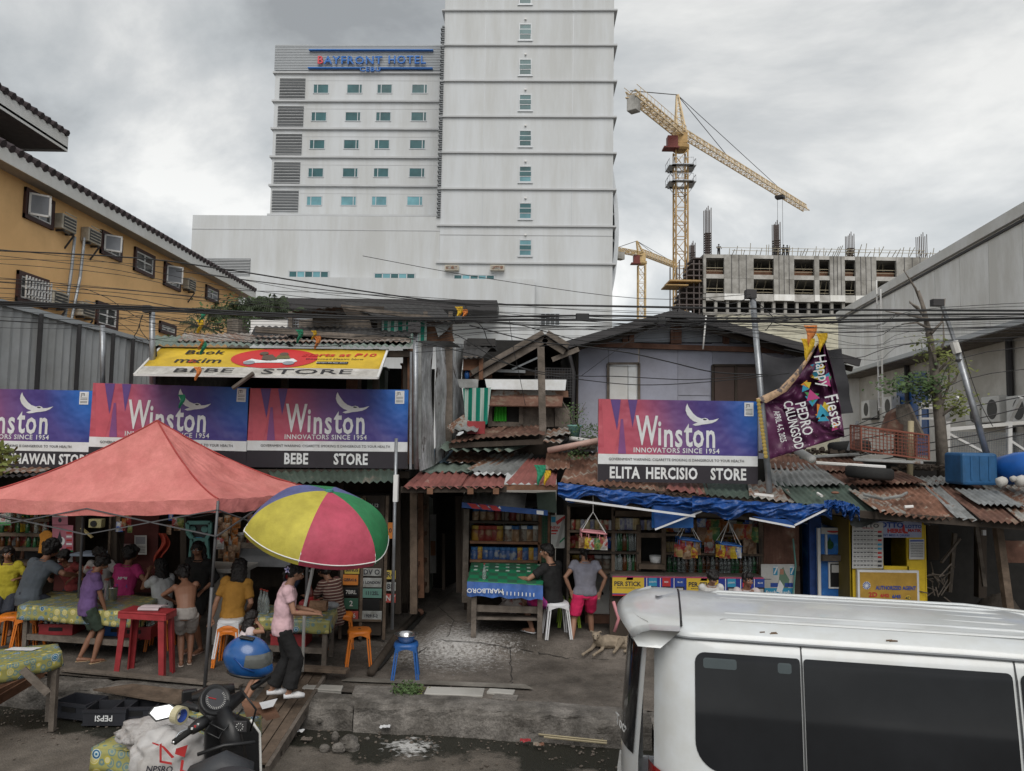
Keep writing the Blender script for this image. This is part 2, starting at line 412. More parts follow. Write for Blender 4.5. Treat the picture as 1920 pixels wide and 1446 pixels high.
#GROUND
PZ=.2
def kerbY(x):return 8.12-.13*x
MB_=MB().quad((-400,-60,-.45),(400,-60,-.45),(400,900,-.45),(-400,900,-.45))
TH(MB_,'ground',M_.asph,None,None,kind='structure')
def road_mat():
 m=mat('road_surface',(.155,.135,.115),.9,var=.25,scale=5,grime=.4,gscale=.7,bump=.8,bscale=12,speck=.28)
 nt=m.node_tree;N,L=nt.nodes,nt.links;b=N['Principled BSDF']
 tc=N.new('ShaderNodeTexCoord');sp=N.new('ShaderNodeSeparateXYZ');L.new(tc.outputs['Object'],sp.inputs[0])
 a=N.new('ShaderNodeMath');a.operation='MULTIPLY';a.inputs[1].default_value=.13;L.new(sp.outputs[0],a.inputs[0])
 a2=N.new('ShaderNodeMath');a2.operation='ADD';L.new(a.outputs[0],a2.inputs[0]);L.new(sp.outputs[1],a2.inputs[1])
 n=N.new('ShaderNodeTexNoise');n.inputs['Scale'].default_value=1.1;n.inputs['Detail'].default_value=9;n.inputs['Roughness'].default_value=.68;L.new(tc.outputs['Object'],n.inputs['Vector'])
 s=N.new('ShaderNodeMath');s.operation='MULTIPLY_ADD';s.inputs[1].default_value=2.4;L.new(n.outputs['Fac'],s.inputs[0]);L.new(a2.outputs[0],s.inputs[2])
 r=N.new('ShaderNodeMapRange');r.inputs[1].default_value=8.46;r.inputs[2].default_value=8.66;L.new(s.outputs[0],r.inputs[0])
 d=N.new('ShaderNodeVectorMath');d.operation='DISTANCE';d.inputs[1].default_value=(ROADC[0],ROADC[1],0);L.new(tc.outputs['Object'],d.inputs[0])
 n2=N.new('ShaderNodeTexNoise');n2.inputs['Scale'].default_value=14;n2.inputs['Detail'].default_value=6;L.new(tc.outputs['Object'],n2.inputs['Vector'])
 w=N.new('ShaderNodeMath');w.operation='MULTIPLY_ADD';w.inputs[1].default_value=-1.1;L.new(d.outputs['Value'],w.inputs[0]);L.new(n2.outputs['Fac'],w.inputs[2])
 wr=N.new('ShaderNodeMapRange');wr.inputs[1].default_value=.22;wr.inputs[2].default_value=.42;L.new(w.outputs[0],wr.inputs[0])
 src=b.inputs['Base Color'].links[0].from_socket
 x1=N.new('ShaderNodeMix');x1.data_type='RGBA';L.new(r.outputs[0],x1.inputs[0]);L.new(src,x1.inputs[6]);x1.inputs[7].default_value=(.022,.022,.016,1)
 x2=N.new('ShaderNodeMix');x2.data_type='RGBA';x2.clamp_factor=True;L.new(wr.outputs[0],x2.inputs[0]);L.new(x1.outputs[2],x2.inputs[6]);x2.inputs[7].default_value=(.55,.55,.54,1)
 L.new(x2.outputs[2],b.inputs['Base Color'])
 rr=N.new('ShaderNodeMapRange');rr.inputs[3].default_value=.92;rr.inputs[4].default_value=.42;L.new(r.outputs[0],rr.inputs[0]);L.new(rr.outputs[0],b.inputs['Roughness'])
 return m
_s=G(770,1395,0);ROADC=(_s.x,_s.y)
def road():
 mb=MB();nx,ny=150,60
 def f(u,v):
  x=-26+52*u;y1=kerbY(x)+.12;y=-8+(y1+8)*(1-(1-v)**1.6)
  z=.028*noise.noise(Vector((x*.9,y*.9,0)))+.012*noise.noise(Vector((x*4,y*4,3)))
  t=max(0,1-(y1-y)/1.0);z-=.10*t*t
  return(x,y,z)
 mb.grid(f,nx,ny)
 o=B(mb,'road',road_mat(),local=True,smooth=True);o['kind']='structure'
road()
def pavement():
 def f(u,v):
  x=-26+52*u;y0=kerbY(x)+.34;y=y0+(16-y0)*v
  z=PZ+.02*noise.noise(Vector((x*1.2,y*1.2,5)))+.008*noise.noise(Vector((x*5,y*5,1)))
  z+=.05*max(0,min(1,(y-y0-1.2)/1.5))
  if y>10.2 and-1.2<x<6:z+=.13*max(0,min(1,(y-10.2)/.12))
  return(x,y,z)
 m=mat('pavement_surface',(.155,.135,.118),.92,var=.3,scale=3,grime=.6,gscale=.9,bump=.9,bscale=12,speck=.28)
 nt=m.node_tree;N,L=nt.nodes,nt.links;b=N['Principled BSDF']
 tc=N.new('ShaderNodeTexCoord');p=G(850,1222,PZ)
 d=N.new('ShaderNodeVectorMath');d.operation='DISTANCE';d.inputs[1].default_value=(p.x,p.y,PZ)
 mp=N.new('ShaderNodeVectorMath');mp.operation='MULTIPLY';mp.inputs[1].default_value=(1,1,0);L.new(tc.outputs['Object'],mp.inputs[0]);d.inputs[1].default_value=(p.x,p.y,0);L.new(mp.outputs[0],d.inputs[0])
 n2=N.new('ShaderNodeTexNoise');n2.inputs['Scale'].default_value=22;n2.inputs['Detail'].default_value=8;n2.inputs['Roughness'].default_value=.8;L.new(tc.outputs['Object'],n2.inputs['Vector'])
 w=N.new('ShaderNodeMath');w.operation='MULTIPLY_ADD';w.inputs[1].default_value=-.24;L.new(d.outputs['Value'],w.inputs[0]);L.new(n2.outputs['Fac'],w.inputs[2])
 wr=N.new('ShaderNodeMapRange');wr.inputs[1].default_value=.30;wr.inputs[2].default_value=.50;L.new(w.outputs[0],wr.inputs[0])
 src=b.inputs['Base Color'].links[0].from_socket
 x2=N.new('ShaderNodeMix');x2.data_type='RGBA';x2.clamp_factor=True;L.new(wr.outputs[0],x2.inputs[0]);L.new(src,x2.inputs[6]);x2.inputs[7].default_value=(.42,.41,.40,1)
 L.new(x2.outputs[2],b.inputs['Base Color'])
 mb=MB();mb.grid(f,210,60)
 o=B(mb,'pavement',m,local=True,smooth=True);o['kind']='structure'
 root=thing('kerb',None,None,(-26,8,0));root['kind']='structure'
 x=-26;R=random.Random(5)
 km=M_.kerb
 while x<26:
  L_=R.uniform(1.6,3.2)
  x1=min(26,x+L_-.012);k=MB();top=PZ+R.uniform(-.02,.035);n=12
  def g(u,v,x0=x,x1=x1,top=top,s=R.random()*50):
   xx=x0+(x1-x0)*u
   y=kerbY(xx)
   prof=[(-.015,-.2),(-.01,.02),(0,top-.045),(.03,top),(.20,top+.008),(.36,top),(.37,top-.2)]
   t=v*6;i=min(5,int(t));a,b=prof[i],prof[i+1];q=t-i
   yy,zz=a[0]+(b[0]-a[0])*q,a[1]+(b[1]-a[1])*q
   nn=noise.noise(Vector((xx*3,v*5,s)));ed=min(u,1-u)*(x1-x0)
   return(xx,y+yy+.05*nn+.02*noise.noise(Vector((xx*14,v*9,s))),zz-.07*abs(noise.noise(Vector((xx*5,s,1))))*(1 if 1.5<=t<=3.4 else.2)-.02*(ed<.03))
  k.grid(g,30,18)
  B(k,'kerb_stone',km,root,smooth=False)
  x=x1+.012
pavement()
#HOTEL
HF=Frame(960,60.0,-1.6)
def hotel():
 fr=HF;M=fr.M
 r=thing('hotel_building','tall white hotel tower and lower blue-lettered wing behind the shacks','building',fr.P(0,0,0),fr.rz)
 def uz(px,py,w=0):return fr.uz(px,py,w)
 u0,_=uz(829,250);u1,_=uz(1150,250)
 ztop=uz(980,-260)[1];zpod=uz(700,406,3)[1]
 w=MB(M);w.bx(u0,u1,0,22,-1,ztop);B(w,'tower_wall',M_.hotel,r)
 zl=[uz(985,y)[1]for y in(19.5,85,152,219,286.5,354.5,423.5,493.5)]
 sp=zl[0]-zl[1]
 zl=[zl[0]+3*sp,zl[0]+2*sp,zl[0]+sp]+zl
 for z in zl:
  e=.24
  k=MB(M).bx(u0-e,u1+.28,-.17,22.0,z-.10,z+.03);B(k,'ledge',M_.hotel_ledge,r)
 for px in(907,1073):
  u=uz(px,250)[0];k=MB(M)
  for a,b in zip(zl[1:-1],zl[:-2]):k.bx(u-.02,u+.02,-.012,.02,a+.06,b-.17)
  B(k,'panel_joint',M_.alu,r)
 for i,y in enumerate((-7,60,126,192,259.5,326.5,395.5,464.5)):
  ua,za=uz(973,y+15.5);ub,zb=uz(997,y-15.5)
  f=MB(M)
  for a in(ua,ub-.07):f.bx(a,a+.07,-.06,.02,za,zb)
  for q in(0,.33,.62,.93):f.bx(ua,ub,-.055,.02,za+q*(zb-za),za+q*(zb-za)+.07)
  f.bx(ua-.1,ub+.1,-.10,.0,za-.1,za)
  fo=B(f,'stair_window',M_.alu,r)
  for q,q2,gm in((.0,.33,'tealglass2' if i>4 else 'tealglass'),(.33,.62,'tealglass'),(.62,.95,'tealglass2' if i>6 else 'tealglass')):
   p=MB(M).bx(ua+.05,ub-.05,-.022-(.05 if q==.33 else 0),-.006,za+q*(zb-za)+.06,za+q2*(zb-za)+.01);B(p,'pane',M_[gm],fo)
  k=MB(M).bx((ua+ub)/2-.08,(ua+ub)/2+.08,-.16,.0,zb+.3,zb+.42);B(k,'lamp',M_.white,r)
 ua=uz(823.5,250)[0];k=MB(M);za=uz(825,408)[1];zt=uz(832,50)[1];z=za;i=0;R=random.Random(3)
 while z<zt:
  o_=.12*(i%2);k.bx(ua-.05+o_,u0+.02,-.20,1.0,z,z+.10);z+=.19;i+=1
 B(k,'louvre_stack',M_.hotel_dk,r)['kind']='stuff'
 k=MB(M).bx(ua+.12,u0+.03,.05,1.0,za,zt);B(k,'louvre_backing',M_.dark,r)
 W=3.0
 wl,wr=uz(512,250,W)[0],uz(824,250,W)[0]+.6;wt=uz(670,85,W)[1]
 w=MB(M).bx(wl,wr,W,W+18,zpod-1,wt);B(w,'wing_wall',M_.hotel,r)
 zs=[uz(670,y,W)[1]for y in(137,190,242,295,348.5,404)]
 zb=uz(670,133,W)[1]
 k=MB(M);n=16
 for i in range(n):
  a=zb+(wt-zb)*i/n;b=zb+(wt-zb)*(i+1)/n
  k.bx(wl-.08,wr,W-.14,W-.002,a,a+(b-a)*.66);k.bx(wl-.04,wr,W-.07,W-.002,a+(b-a)*.66,b)
 B(k,'ribbed_parapet',M_.signband,r)
 for z in zs:B(MB(M).bx(wl-.18,wr,W-.2,W+18,z-.11,z+.05),'ledge',M_.hotel_ledge,r)
 for z in zs[:-1]:B(MB(M).bx(wl+2.6,wr,W-.012,W,z-.72,z-.68),'panel_joint',M_.hotel_ledge,r)
 sh=[(587,617),(650,680),(706.5,736),(771.5,802)]
 for row,y in enumerate((167,219,271,324,377)):
  dx=[0,-4,-7.2,-9.8,-12.6][row];dx2=[0,-1.5,-4,-5,-9][row]
  for c,(a,b)in enumerate(sh):
   q=dx+(dx2-dx)*c/3
   ua,za=uz(a+q,y+9,W);ub,z2=uz(b+q,y-9,W)
   f=MB(M);t=.06
   f.bx(ua,ub,W-.05,W+.01,za,za+t);f.bx(ua,ub,W-.05,W+.01,z2-t,z2)
   mu=ua+(ub-ua)*(.26 if c in(0,2)else.78)
   for x in(ua,ub-t,mu):f.bx(x,x+t,W-.045,W+.01,za,z2)
   fo=B(f,'window',M_.alu,r)
   g=M_.tealglass2 if(row==4)else M_.tealglass
   B(MB(M).bx(ua+t*.6,mu+.01,W-.02,W-.004,za+.04,z2-.04),'pane',g,fo);B(MB(M).bx(mu+t-.01,ub-t*.6,W-.02,W-.004,za+.04,z2-.04),'pane',g,fo)
  ua,za=uz(524-row*3.6,y+20,W);ub,z2=uz(573-row*3.2,y-20,W)
  B(MB(M).bx(ua,ub,W-.02,W-.005,za,z2),'louvre_backing',M_.hotel_dk,r)
  for i in range(15):
   z=za+(z2-za)*i/15;B(MB(M).box(((ua+ub)/2,W-.07,z+.05),(ub-ua,.12,.045),Matrix.Rotation(RAD(-25),3,'X')),'slat',M_.hotel_dk,r)if i%2 else None
  k=MB(M)
  for i in range(0,15,2):k.box(((ua+ub)/2,W-.07,za+(z2-za)*i/15+.05),(ub-ua,.12,.045),Matrix.Rotation(RAD(-25),3,'X'))
  B(k,'louvre',M_.hotel_ledge,r)
 def lt(s,cx,cy,hpx,m,sx=1,sp=1.0,bold=.06):
  u,z=uz(cx,cy,W-.6);text(s,(u,W-.36,z),hpx/FPX*64*1.36,m,r,sx=sx,M=M,bold=bold*.6,ext=.07,spacing=sp,name='sign_letters')
 lt('B',599,111,15.5,M_.hotelred,1.0)
 lt('AYFRONT',661,111.5,15.5,M_.hotelblue,1.08,1.12)
 lt('HOTEL',762,110.5,16,M_.hotelblue,1.0,1.1)
 lt('CEBU',693,128,8.5,M_.hotelblue,1.35,1.1,.03)
 for a,b,y in((579,812,93),(577,677,127),(709,811,127.5)):
  ua,z=uz(a,y,W-.4);ub,_=uz(b,y,W-.4);B(MB(M).bx(ua,ub,W-.42,W-.14,z-.04,z+.04),'sign_bar',M_.hotelblue,r)
 P=-.02
 pl=uz(357,500,P)[0];zp=uz(600,405,P)[1]
 w=MB(M).bx(pl,u0-.005,P,30,-1,zp);B(w,'podium_wall',M_.hotel,r)
 z1=uz(600,431,P)[1];B(MB(M).bx(pl-.01,u0,P-.03,P,z1-.03,z1+.03),'panel_joint',M_.hotel_ledge,r)
 z1=uz(960,441)[1];B(MB(M).bx(u0,u1,-.03,0,z1-.03,z1+.03),'panel_joint',M_.hotel_ledge,r)
 zz=uz(700,521,-1.0)[1];ur=uz(1003,520,-1)[0]
 w=MB(M).bx(pl+.3,ur,-1.0,-.03,-1,zz);B(w,'lower_wall',M_.hotel,r)
 za=uz(1000,520)[1]
 for a,b,y in((541,617,514.5),(701,779,518.5),(850,928,521.5)):
  ua,z0=uz(a,y+5,-1.0);ub,z2=uz(b,y-5,-1.0);yy=-1.03 if y>530 else-.06
  yy=-.05
  ua,z0=uz(a,y+5.5,yy);ub,z2=uz(b,y-5.5,yy)
  z0=max(z0,zz+.02)if z0<zz else z0
  f=MB(M);f.bx(ua,ub,yy-.05,yy,z0-.05,z0+.03);f.bx(ua,ub,yy-.05,yy,z2-.05,z2+.03)
  for i in range(6):x=ua+(ub-ua-.08)*i/5;f.bx(x,x+.08,yy-.05,yy,z0,z2)
  fo=B(f,'ribbon_window',M_.alu,r)
  for i in range(5):
   x=ua+(ub-ua-.08)*i/5;B(MB(M).bx(x+.06,x+(ub-ua)/5,yy-.02,yy-.005,z0,z2),'pane',M_['tealglass2' if i in(1,3)else 'tealglass'],fo)
 ua,z0=uz(378,516,P);ub,z2=uz(470,485,P)
 B(MB(M).bx(ua,ub,P-.02,P-.005,z0,z2),'louvre_backing',M_.hotel_dk,r)
 for i in range(11):z=z0+(z2-z0)*i/11;B(MB(M).bx(ua,ub,P-.12,P-.02,z,z+.05),'slat',M_.hotel_ledge,r)
 for px in(848,933):
  ua,z0=uz(px-13,509,0);ub,z2=uz(px+13,500,0)
  q=B(MB(M).bx(ua,ub,-.5,0,z0,z2),'vent_box',M_.acbeige,r);B(MB(M).bx(ua+.1,ub-.1,-.52,-.5,z0+.08,z2-.08),'grille',M_.rustgrey,q)
 k=MB(M);n=18
 pts=[]
 for i in range(n+1):
  y=300+(600-300)*i/n;t=(y-430)/130.0
  x=1160.5-15*min(1.0,abs(t))**2-(max(0,y-560)*.05)
  u,z=uz(x,y,1.0);pts.append((u,z))
 for(a,za),(b,zb_)in zip(pts,pts[1:]):
  k.quad((a-.35,1.0,za),(a,1.0,za),(b,1.0,zb_),(b-.35,1.0,zb_));k.quad((a,1.0,za),(a,16,za),(b,16,zb_),(b,1.0,zb_))
  k.quad((a-.35,1.0,za),(a-.35,16,za),(b-.35,16,zb_),(b-.35,1.0,zb_))
 B(k,'curved_screen',M_.alu,r)
 k=MB(M)
 for i in range(0,n,3):a,za=pts[i];k.bx(u1-.1,a-.3,1.2,3,za-.1,za+.1)
 B(k,'screen_bracket',M_.hotel_ledge,r)
 a,z0=uz(470,577,-4);b,z2=uz(932,563,-4);B(MB(M).bx(a,b,-4,-1.0,z0,z2),'canopy',M_.steeldk,r)
 ua,z0=uz(1013,611,0);ub,z2=uz(1050,588,0)
 z0=z0;f=MB(M);
 for i in range(5):x=ua+(ub-ua-.06)*i/4;f.bx(x,x+.06,-.12,0,z0,z2)
 for q in(0,.5,.95):f.bx(ua,ub,-.11,0,z0+q*(z2-z0),z0+q*(z2-z0)+.07)
 fo=B(f,'grille_window',M_.alu,r);B(MB(M).bx(ua,ub,-.03,-.004,z0,z2),'pane',M_.glassdk,fo)
hotel()
#CRANES
def lattice(mb,A,Bp,w,h,n,chord=.12,br=.07,tri=False,upv=(0,0,1)):
 """box or triangular truss from A to B"""
 A,Bp=Vector(A),Vector(Bp);d=(Bp-A);L=d.length;d.normalize()
 up=Vector(upv);sd=d.cross(up).normalized();up=sd.cross(d)
 offs=[(-w/2,0),(w/2,0),(0,h)]if tri else[(-w/2,-h/2),(w/2,-h/2),(w/2,h/2),(-w/2,h/2)]
 ring=lambda t:[A+d*L*t+sd*a+up*b for a,b in offs]
 k=len(offs);r0,r1=ring(0),ring(1)
 for a,b in zip(r0,r1):mb.beam(a,b,chord)
 for i in range(n):
  a,b=ring(i/n),ring((i+1)/n)
  for q in range(k):
   q2=(q+1)%k
   if i%2:mb.beam(a[q],b[q2],br)
   else:mb.beam(a[q2],b[q],br)
   mb.beam(a[q],a[q2],br)
def crane(label,px,Y,ytop_px,ybase_px,apex,jibtip,cjib,mastw,mt,mj,full=True):
 base=V(px,ybase_px,Y);top=V(px,ytop_px,Y);base.x=top.x
 z0=0
 r=thing('tower_crane',label,'crane',(top.x,Y,z0),group='tower cranes over the building site')
 k=MB();n=int((top.z-z0)/(mastw*1.25));lattice(k,(top.x,Y,z0),(top.x,Y,top.z),mastw,mastw,n,.24,.10,upv=(0,1,0));B(k,'mast',mt,r)
 hj=top.z+mastw*1.5
 tip=V(*jibtip);ct=V(*cjib);c0=Vector((top.x,Y,hj))
 tip=c0+Vector((tip.x-c0.x,tip.y-c0.y,0));ct=c0+Vector((ct.x-c0.x,ct.y-c0.y,0))
 k=MB();lattice(k,c0,tip,1.3,1.35,46 if full else 26,.15,.075,tri=True);B(k,'jib',mj,r)
 k=MB();lattice(k,c0,ct,1.5,.8,16 if full else 9,.16,.09)
 if full:
  d=(ct-c0).normalized();s=d.cross(Vector((0,0,1)))
  for sg in(-1,1):
   for t in range(0,15):p=c0+d*(t*(ct-c0).length/15)+s*sg*1.0;k.beam(p,p+Vector((0,0,1.1)),.06)
   k.beam(c0+s*sg+Vector((0,0,1.1)),ct+s*sg+Vector((0,0,1.1)),.06)
 B(k,'counter_jib',mj,r)
 ap=V(apex[0],apex[1],Y);ap.x=ap.x
 k=MB();w=mastw*.45
 for q in((-w,-w),(w,-w),(w,w),(-w,w)):k.beam((c0.x+q[0],c0.y+q[1],hj-.5),(ap.x+q[0]*.15,ap.y+q[1]*.15,ap.z),.2)
 n=7
 for i in range(n):
  t=i/n;t2=(i+1)/n
  P=lambda t,sx,sy:Vector((c0.x+(ap.x-c0.x)*t+sx*w*(1-.85*t),c0.y+sy*w*(1-.85*t),hj-.5+(ap.z-hj+.5)*t))
  k.beam(P(t,-1,-1),P(t2,1,-1),.1);k.beam(P(t,1,-1),P(t2,1,1),.1);k.beam(P(t,1,-1),P(t,-1,-1),.1)
 B(k,'apex_tower',mj,r)
 k=MB();k.lathe([(mastw*.6,0),(mastw*.75,.3),(mastw*.75,mastw*.5),(mastw*.5,mastw*.6)],(c0.x,c0.y,top.z),12);k.bx(c0.x-mastw*.5,c0.x+mastw*.5,c0.y-mastw*.5,c0.y+mastw*.5,top.z+mastw*.6,hj)
 B(k,'slewing_unit',mt,r)
 k=MB();k.bx(c0.x-mastw*1.25,c0.x-mastw*.4,c0.y-1.6,c0.y-.2,top.z+.2,top.z+2.0);k.bx(c0.x-mastw*1.6,c0.x-mastw*.3,c0.y-1.9,c0.y,top.z-.1,top.z+.15);B(k,'cab',M_.cranered,r)
 k=MB();d=tip-c0
 for t in(.30,.72):k.tube([ap,c0+d*t+Vector((0,0,1.4))],.07,4)
 k.tube([ap,ct+Vector((0,0,.4))],.07,4);B(k,'pendant_rod',M_.steeldk,r)
 k=MB();dd=(ct-c0).normalized();rot=Matrix.Rotation(math.atan2(dd.y,dd.x),3,'Z')
 k.box(ct-dd*1.0-Vector((0,0,1.2)),(1.5,1.5,2.3)if full else(2.0,1.6,2.0),rot);B(k,'counterweight',M_.conc,r,bev=.1)
 if full:
  k=MB();p=c0+d*.74;k.box(p-Vector((0,0,.5)),(1.6,1.6,.5),rot);B(k,'trolley',M_.steeldk,r)
  k=MB()
  for o_ in(-.5,.5):k.tube([p+Vector((o_,0,-.6)),p+Vector((o_,0,-22))],.035,4)
  B(k,'hoist_rope',M_.steeldk,r)
  for py in(316,346):
   z=V(px,py,Y).z;k=MB()
   for sx,sy in((1,0),(-1,0),(0,1),(0,-1)):
    k.box((c0.x+sx*mastw*.85,c0.y+sy*mastw*.85,z),(1.1 if sx else 3.4,3.4 if sx else 1.1,.12))
    for e in(-1.6,0,1.6):
     q=Vector((c0.x+sx*mastw*1.1+(e if sy else 0),c0.y+sy*mastw*1.1+(e if sx else 0),z));k.beam(q,q+Vector((0,0,1.1)),.07)
    a=Vector((c0.x+sx*mastw*1.1-(1.6 if sy else 0),c0.y+sy*mastw*1.1-(1.6 if sx else 0),z+1.1));b=Vector((c0.x+sx*mastw*1.1+(1.6 if sy else 0),c0.y+sy*mastw*1.1+(1.6 if sx else 0),z+1.1));k.beam(a,b,.07)
    k.beam((c0.x+sx*mastw*1.2,c0.y+sy*mastw*1.2,z),(c0.x+sx*mastw*.5,c0.y+sy*mastw*.5,z-1.8),.1)
   B(k,'work_platform',M_.steel,r)
 return r
crane('large yellow tower crane with long jib above the unfinished concrete building',1276,118,284,570,(1270,178),(1512,405,157),(1182,192,104),1.9,M_.crane,M_.cranepale)
crane('smaller distant yellow crane low between the hotel tower and big crane',1203,175,497,590,(1194,452),(1268,514,188),(1155,486,171),1.7,M_.crane_far,M_.crane_far,full=False)
#CONCRETE BUILDING UNDER CONSTRUCTION
def site_building():
 Y=92;r=thing('unfinished_concrete_building','grey concrete building under construction with open floors and rebar columns','building',V(1540,600,Y)*1.0)
 X=lambda px,py=500:V(px,py,Y).x
 Z=lambda py,px=1540:V(px,py,Y).z
 xl,xr=X(1319),X(1800)
 zt,z1a,z1b,z2a,z2b,z3=Z(480),Z(487),Z(517),Z(525),Z(553),Z(565)
 k=MB()
 for a,b in((zt-.45,zt),(z1b-.55,z1b),(z2b-.7,z2b),(Z(588)-.4,Z(588))):k.bx(xl,xr,Y+.15,Y+9,a,b)
 B(k,'floor_slab',M_.conc,r)
 k=MB().bx(xl+.5,xr,Y+8,Y+8.3,0,zt-.5);B(k,'inner_wall',M_.darkwood,r)
 pans=[(1319,1324),(1358,1413),(1451,1489),(1527,1536),(1556,1584),(1604,1643),(1681,1740),(1756,1764),(1785,1800)]
 for a,b in pans:
  B(MB().bx(X(a),X(b),Y,Y+.4,z1b-.5,zt),'wall_panel',M_.conc,r);
  B(MB().bx(X(a),X(b),Y,Y+.4,z2b,z1b-.52),'wall_panel',M_.conc,r)
  if b-a>6:B(MB().bx(X(a),X(b),Y-.02,Y+.38,Z(565),z2b-.02),'pale_skirt_panel',M_.shedwhite,r)
  if b-a>20:
   k=MB()
   for i in range(1,4):x=X(a)+(X(b)-X(a))*i/4;k.bx(x-.04,x+.04,Y-.015,Y,z2b,zt)
   B(k,'panel_joint',M_.steeldk,r)
 for a,b in zip(pans,pans[1:]):
  x0,x1=X(a[1]),X(b[0])
  B(MB().bx(x0,x1,Y+.08,Y+.4,z1b-.55,z1b+.0),'spandrel_beam',M_.conc_lt,r);B(MB().bx(x0,x1,Y+.08,Y+.4,z2b-.9,z2b),'spandrel_beam',M_.conc_lt,r)
  B(MB().bx(x0,x1,Y+.06,Y+.4,zt-.45,zt),'spandrel_beam',M_.conc_lt,r)
  k=MB();n=max(4,int((x1-x0)/.45));R=random.Random(int(x0*10))
  for i in range(n):
   x=x0+(x1-x0)*(i+.5)/n
   k.beam((x,Y+.6+R.random()*3,z1b),(x,Y+.6+R.random()*3,zt-.5),.07)
   if i%2:k.beam((x,Y+.6+R.random()*3,z2b),(x,Y+.6,z1b-.5),.06)
  for z in(z1b+.9,z2b+.7):k.beam((x0,Y+.5,z),(x1,Y+.5,z),.07);k.beam((x0,Y+.5,z-.4),(x1,Y+.5,z-.4),.06)
  B(k,'shoring_props',M_.scafpale,r)['kind']='stuff'
  B(MB().bx(x0,x1,Y+.7,Y+.75,z1b,z1b+.7),'edge_board',M_.woodred,r)
 k=MB();x=xl
 while x<xr:k.bx(x,x+.35,Y+.3,Y+.7,0,z2b-.8);x+=1.45
 B(k,'column_row',M_.conc,r)['kind']='stuff'
 B(MB().bx(xl,xr,Y+2.5,Y+2.7,0,z2b-.8),'back_screen',M_.dark,r)
 k=MB();R=random.Random(4)
 for i in range(9):
  z=Z(575-i*11);k.bx(xl-3.2+i*.25,xl-.1+.2,Y+.4,Y+4,z,z+.14)
 for x in(xl-2.9,xl-2,xl-1.1,xl-.4):k.beam((x,Y+.5,0),(x,Y+.5,Z(490)),.14);k.beam((x,Y+6,0),(x,Y+6,Z(485)),.14)
 B(k,'scaffold',M_.rebar,r)
 k=MB().bx(xl-4.3,xl-.4,Y-.5,Y+3,Z(533),Z(530));k.bx(xl-4.8,xl-2.0,Y-.5,Y+2.5,Z(541),Z(539));B(k,'loading_platform',M_.crane,r)
 for a,b,top,bot in((1327.5,1338.5,391,480),(1459,1470,416,478),(1599.5,1610.5,436,478),(1735,1749,435,478),(1300,1308,458,486)):
  k=MB();n=5;x0,x1=X(a),X(b)
  for i in range(n):
   x=x0+(x1-x0)*i/(n-1);k.tube([(x,Y+1.2,Z(bot)-.3),(x,Y+1.2,Z(top)+(i%3)*.25)],.055,4);k.tube([(x,Y+2.0,Z(bot)-.3),(x,Y+2.0,Z(top)+.1)],.055,4)
  z=Z(bot)
  while z<Z((top*1.0+bot*1.0)/2 if a<1700 else bot):k.bx(x0-.05,x1+.05,Y+1.1,Y+2.05,z,z+.05);z+=.3
  B(k,'rebar_column',M_.rebar,r)
 k=MB();x=X(1370);R=random.Random(8);zr=zt
 while x<X(1770):
  h=R.uniform(.7,1.5);h=h+.6 if R.random()<.12 else h
  k.beam((x,Y+.4+R.random()*2,zr),(x,Y+.4,zr+h),.06);x+=R.uniform(.25,.8)
 k.beam((X(1375),Y+.5,zr+.65),(X(1770),Y+.5,zr+.65),.05);k.beam((X(1345),Y+.5,zr+1.0),(X(1740),Y+.5,zr+1.0),.045);B(k,'edge_protection',M_.scafpale,r)['kind']='stuff'
 for i,(px,h)in enumerate(((1458,1.5),(1475,1.65),(1482,1.6),(1352,1.6))):
  x=X(px);k=MB()
  k.tube([(x-.12,Y+1,zt),(x-.1,Y+1,zt+.8)],(.08,.1),6);k.tube([(x+.12,Y+1,zt),(x+.08,Y+1,zt+.8)],(.08,.1),6)
  k.tube([(x,Y+1,zt+.75),(x,Y+1,zt+1.1),(x,Y+1,zt+h-.28)],(.17,.2,.1),7);k.ell((x,Y+1,zt+h-.12),.12,8)
  k.tube([(x-.2,Y+1,zt+1.3),(x-.32,Y+.9,zt+1.05),(x-.2,Y+.7,zt+.95)],.05,5);k.tube([(x+.2,Y+1,zt+1.3),(x+.3,Y+.9,zt+1.05),(x+.25,Y+.7,zt+.9)],.05,5)
  TH(k,'person',M_.steeldk,['tiny dark worker bent beside the second rebar column on the roof','tiny dark worker just right of the second rebar column','tiny dark worker second to the right of the rebar column','lone tiny worker between the first rebar column and roof edge'][i],'person',group='workers on the unfinished roof',smooth=True)
site_building()
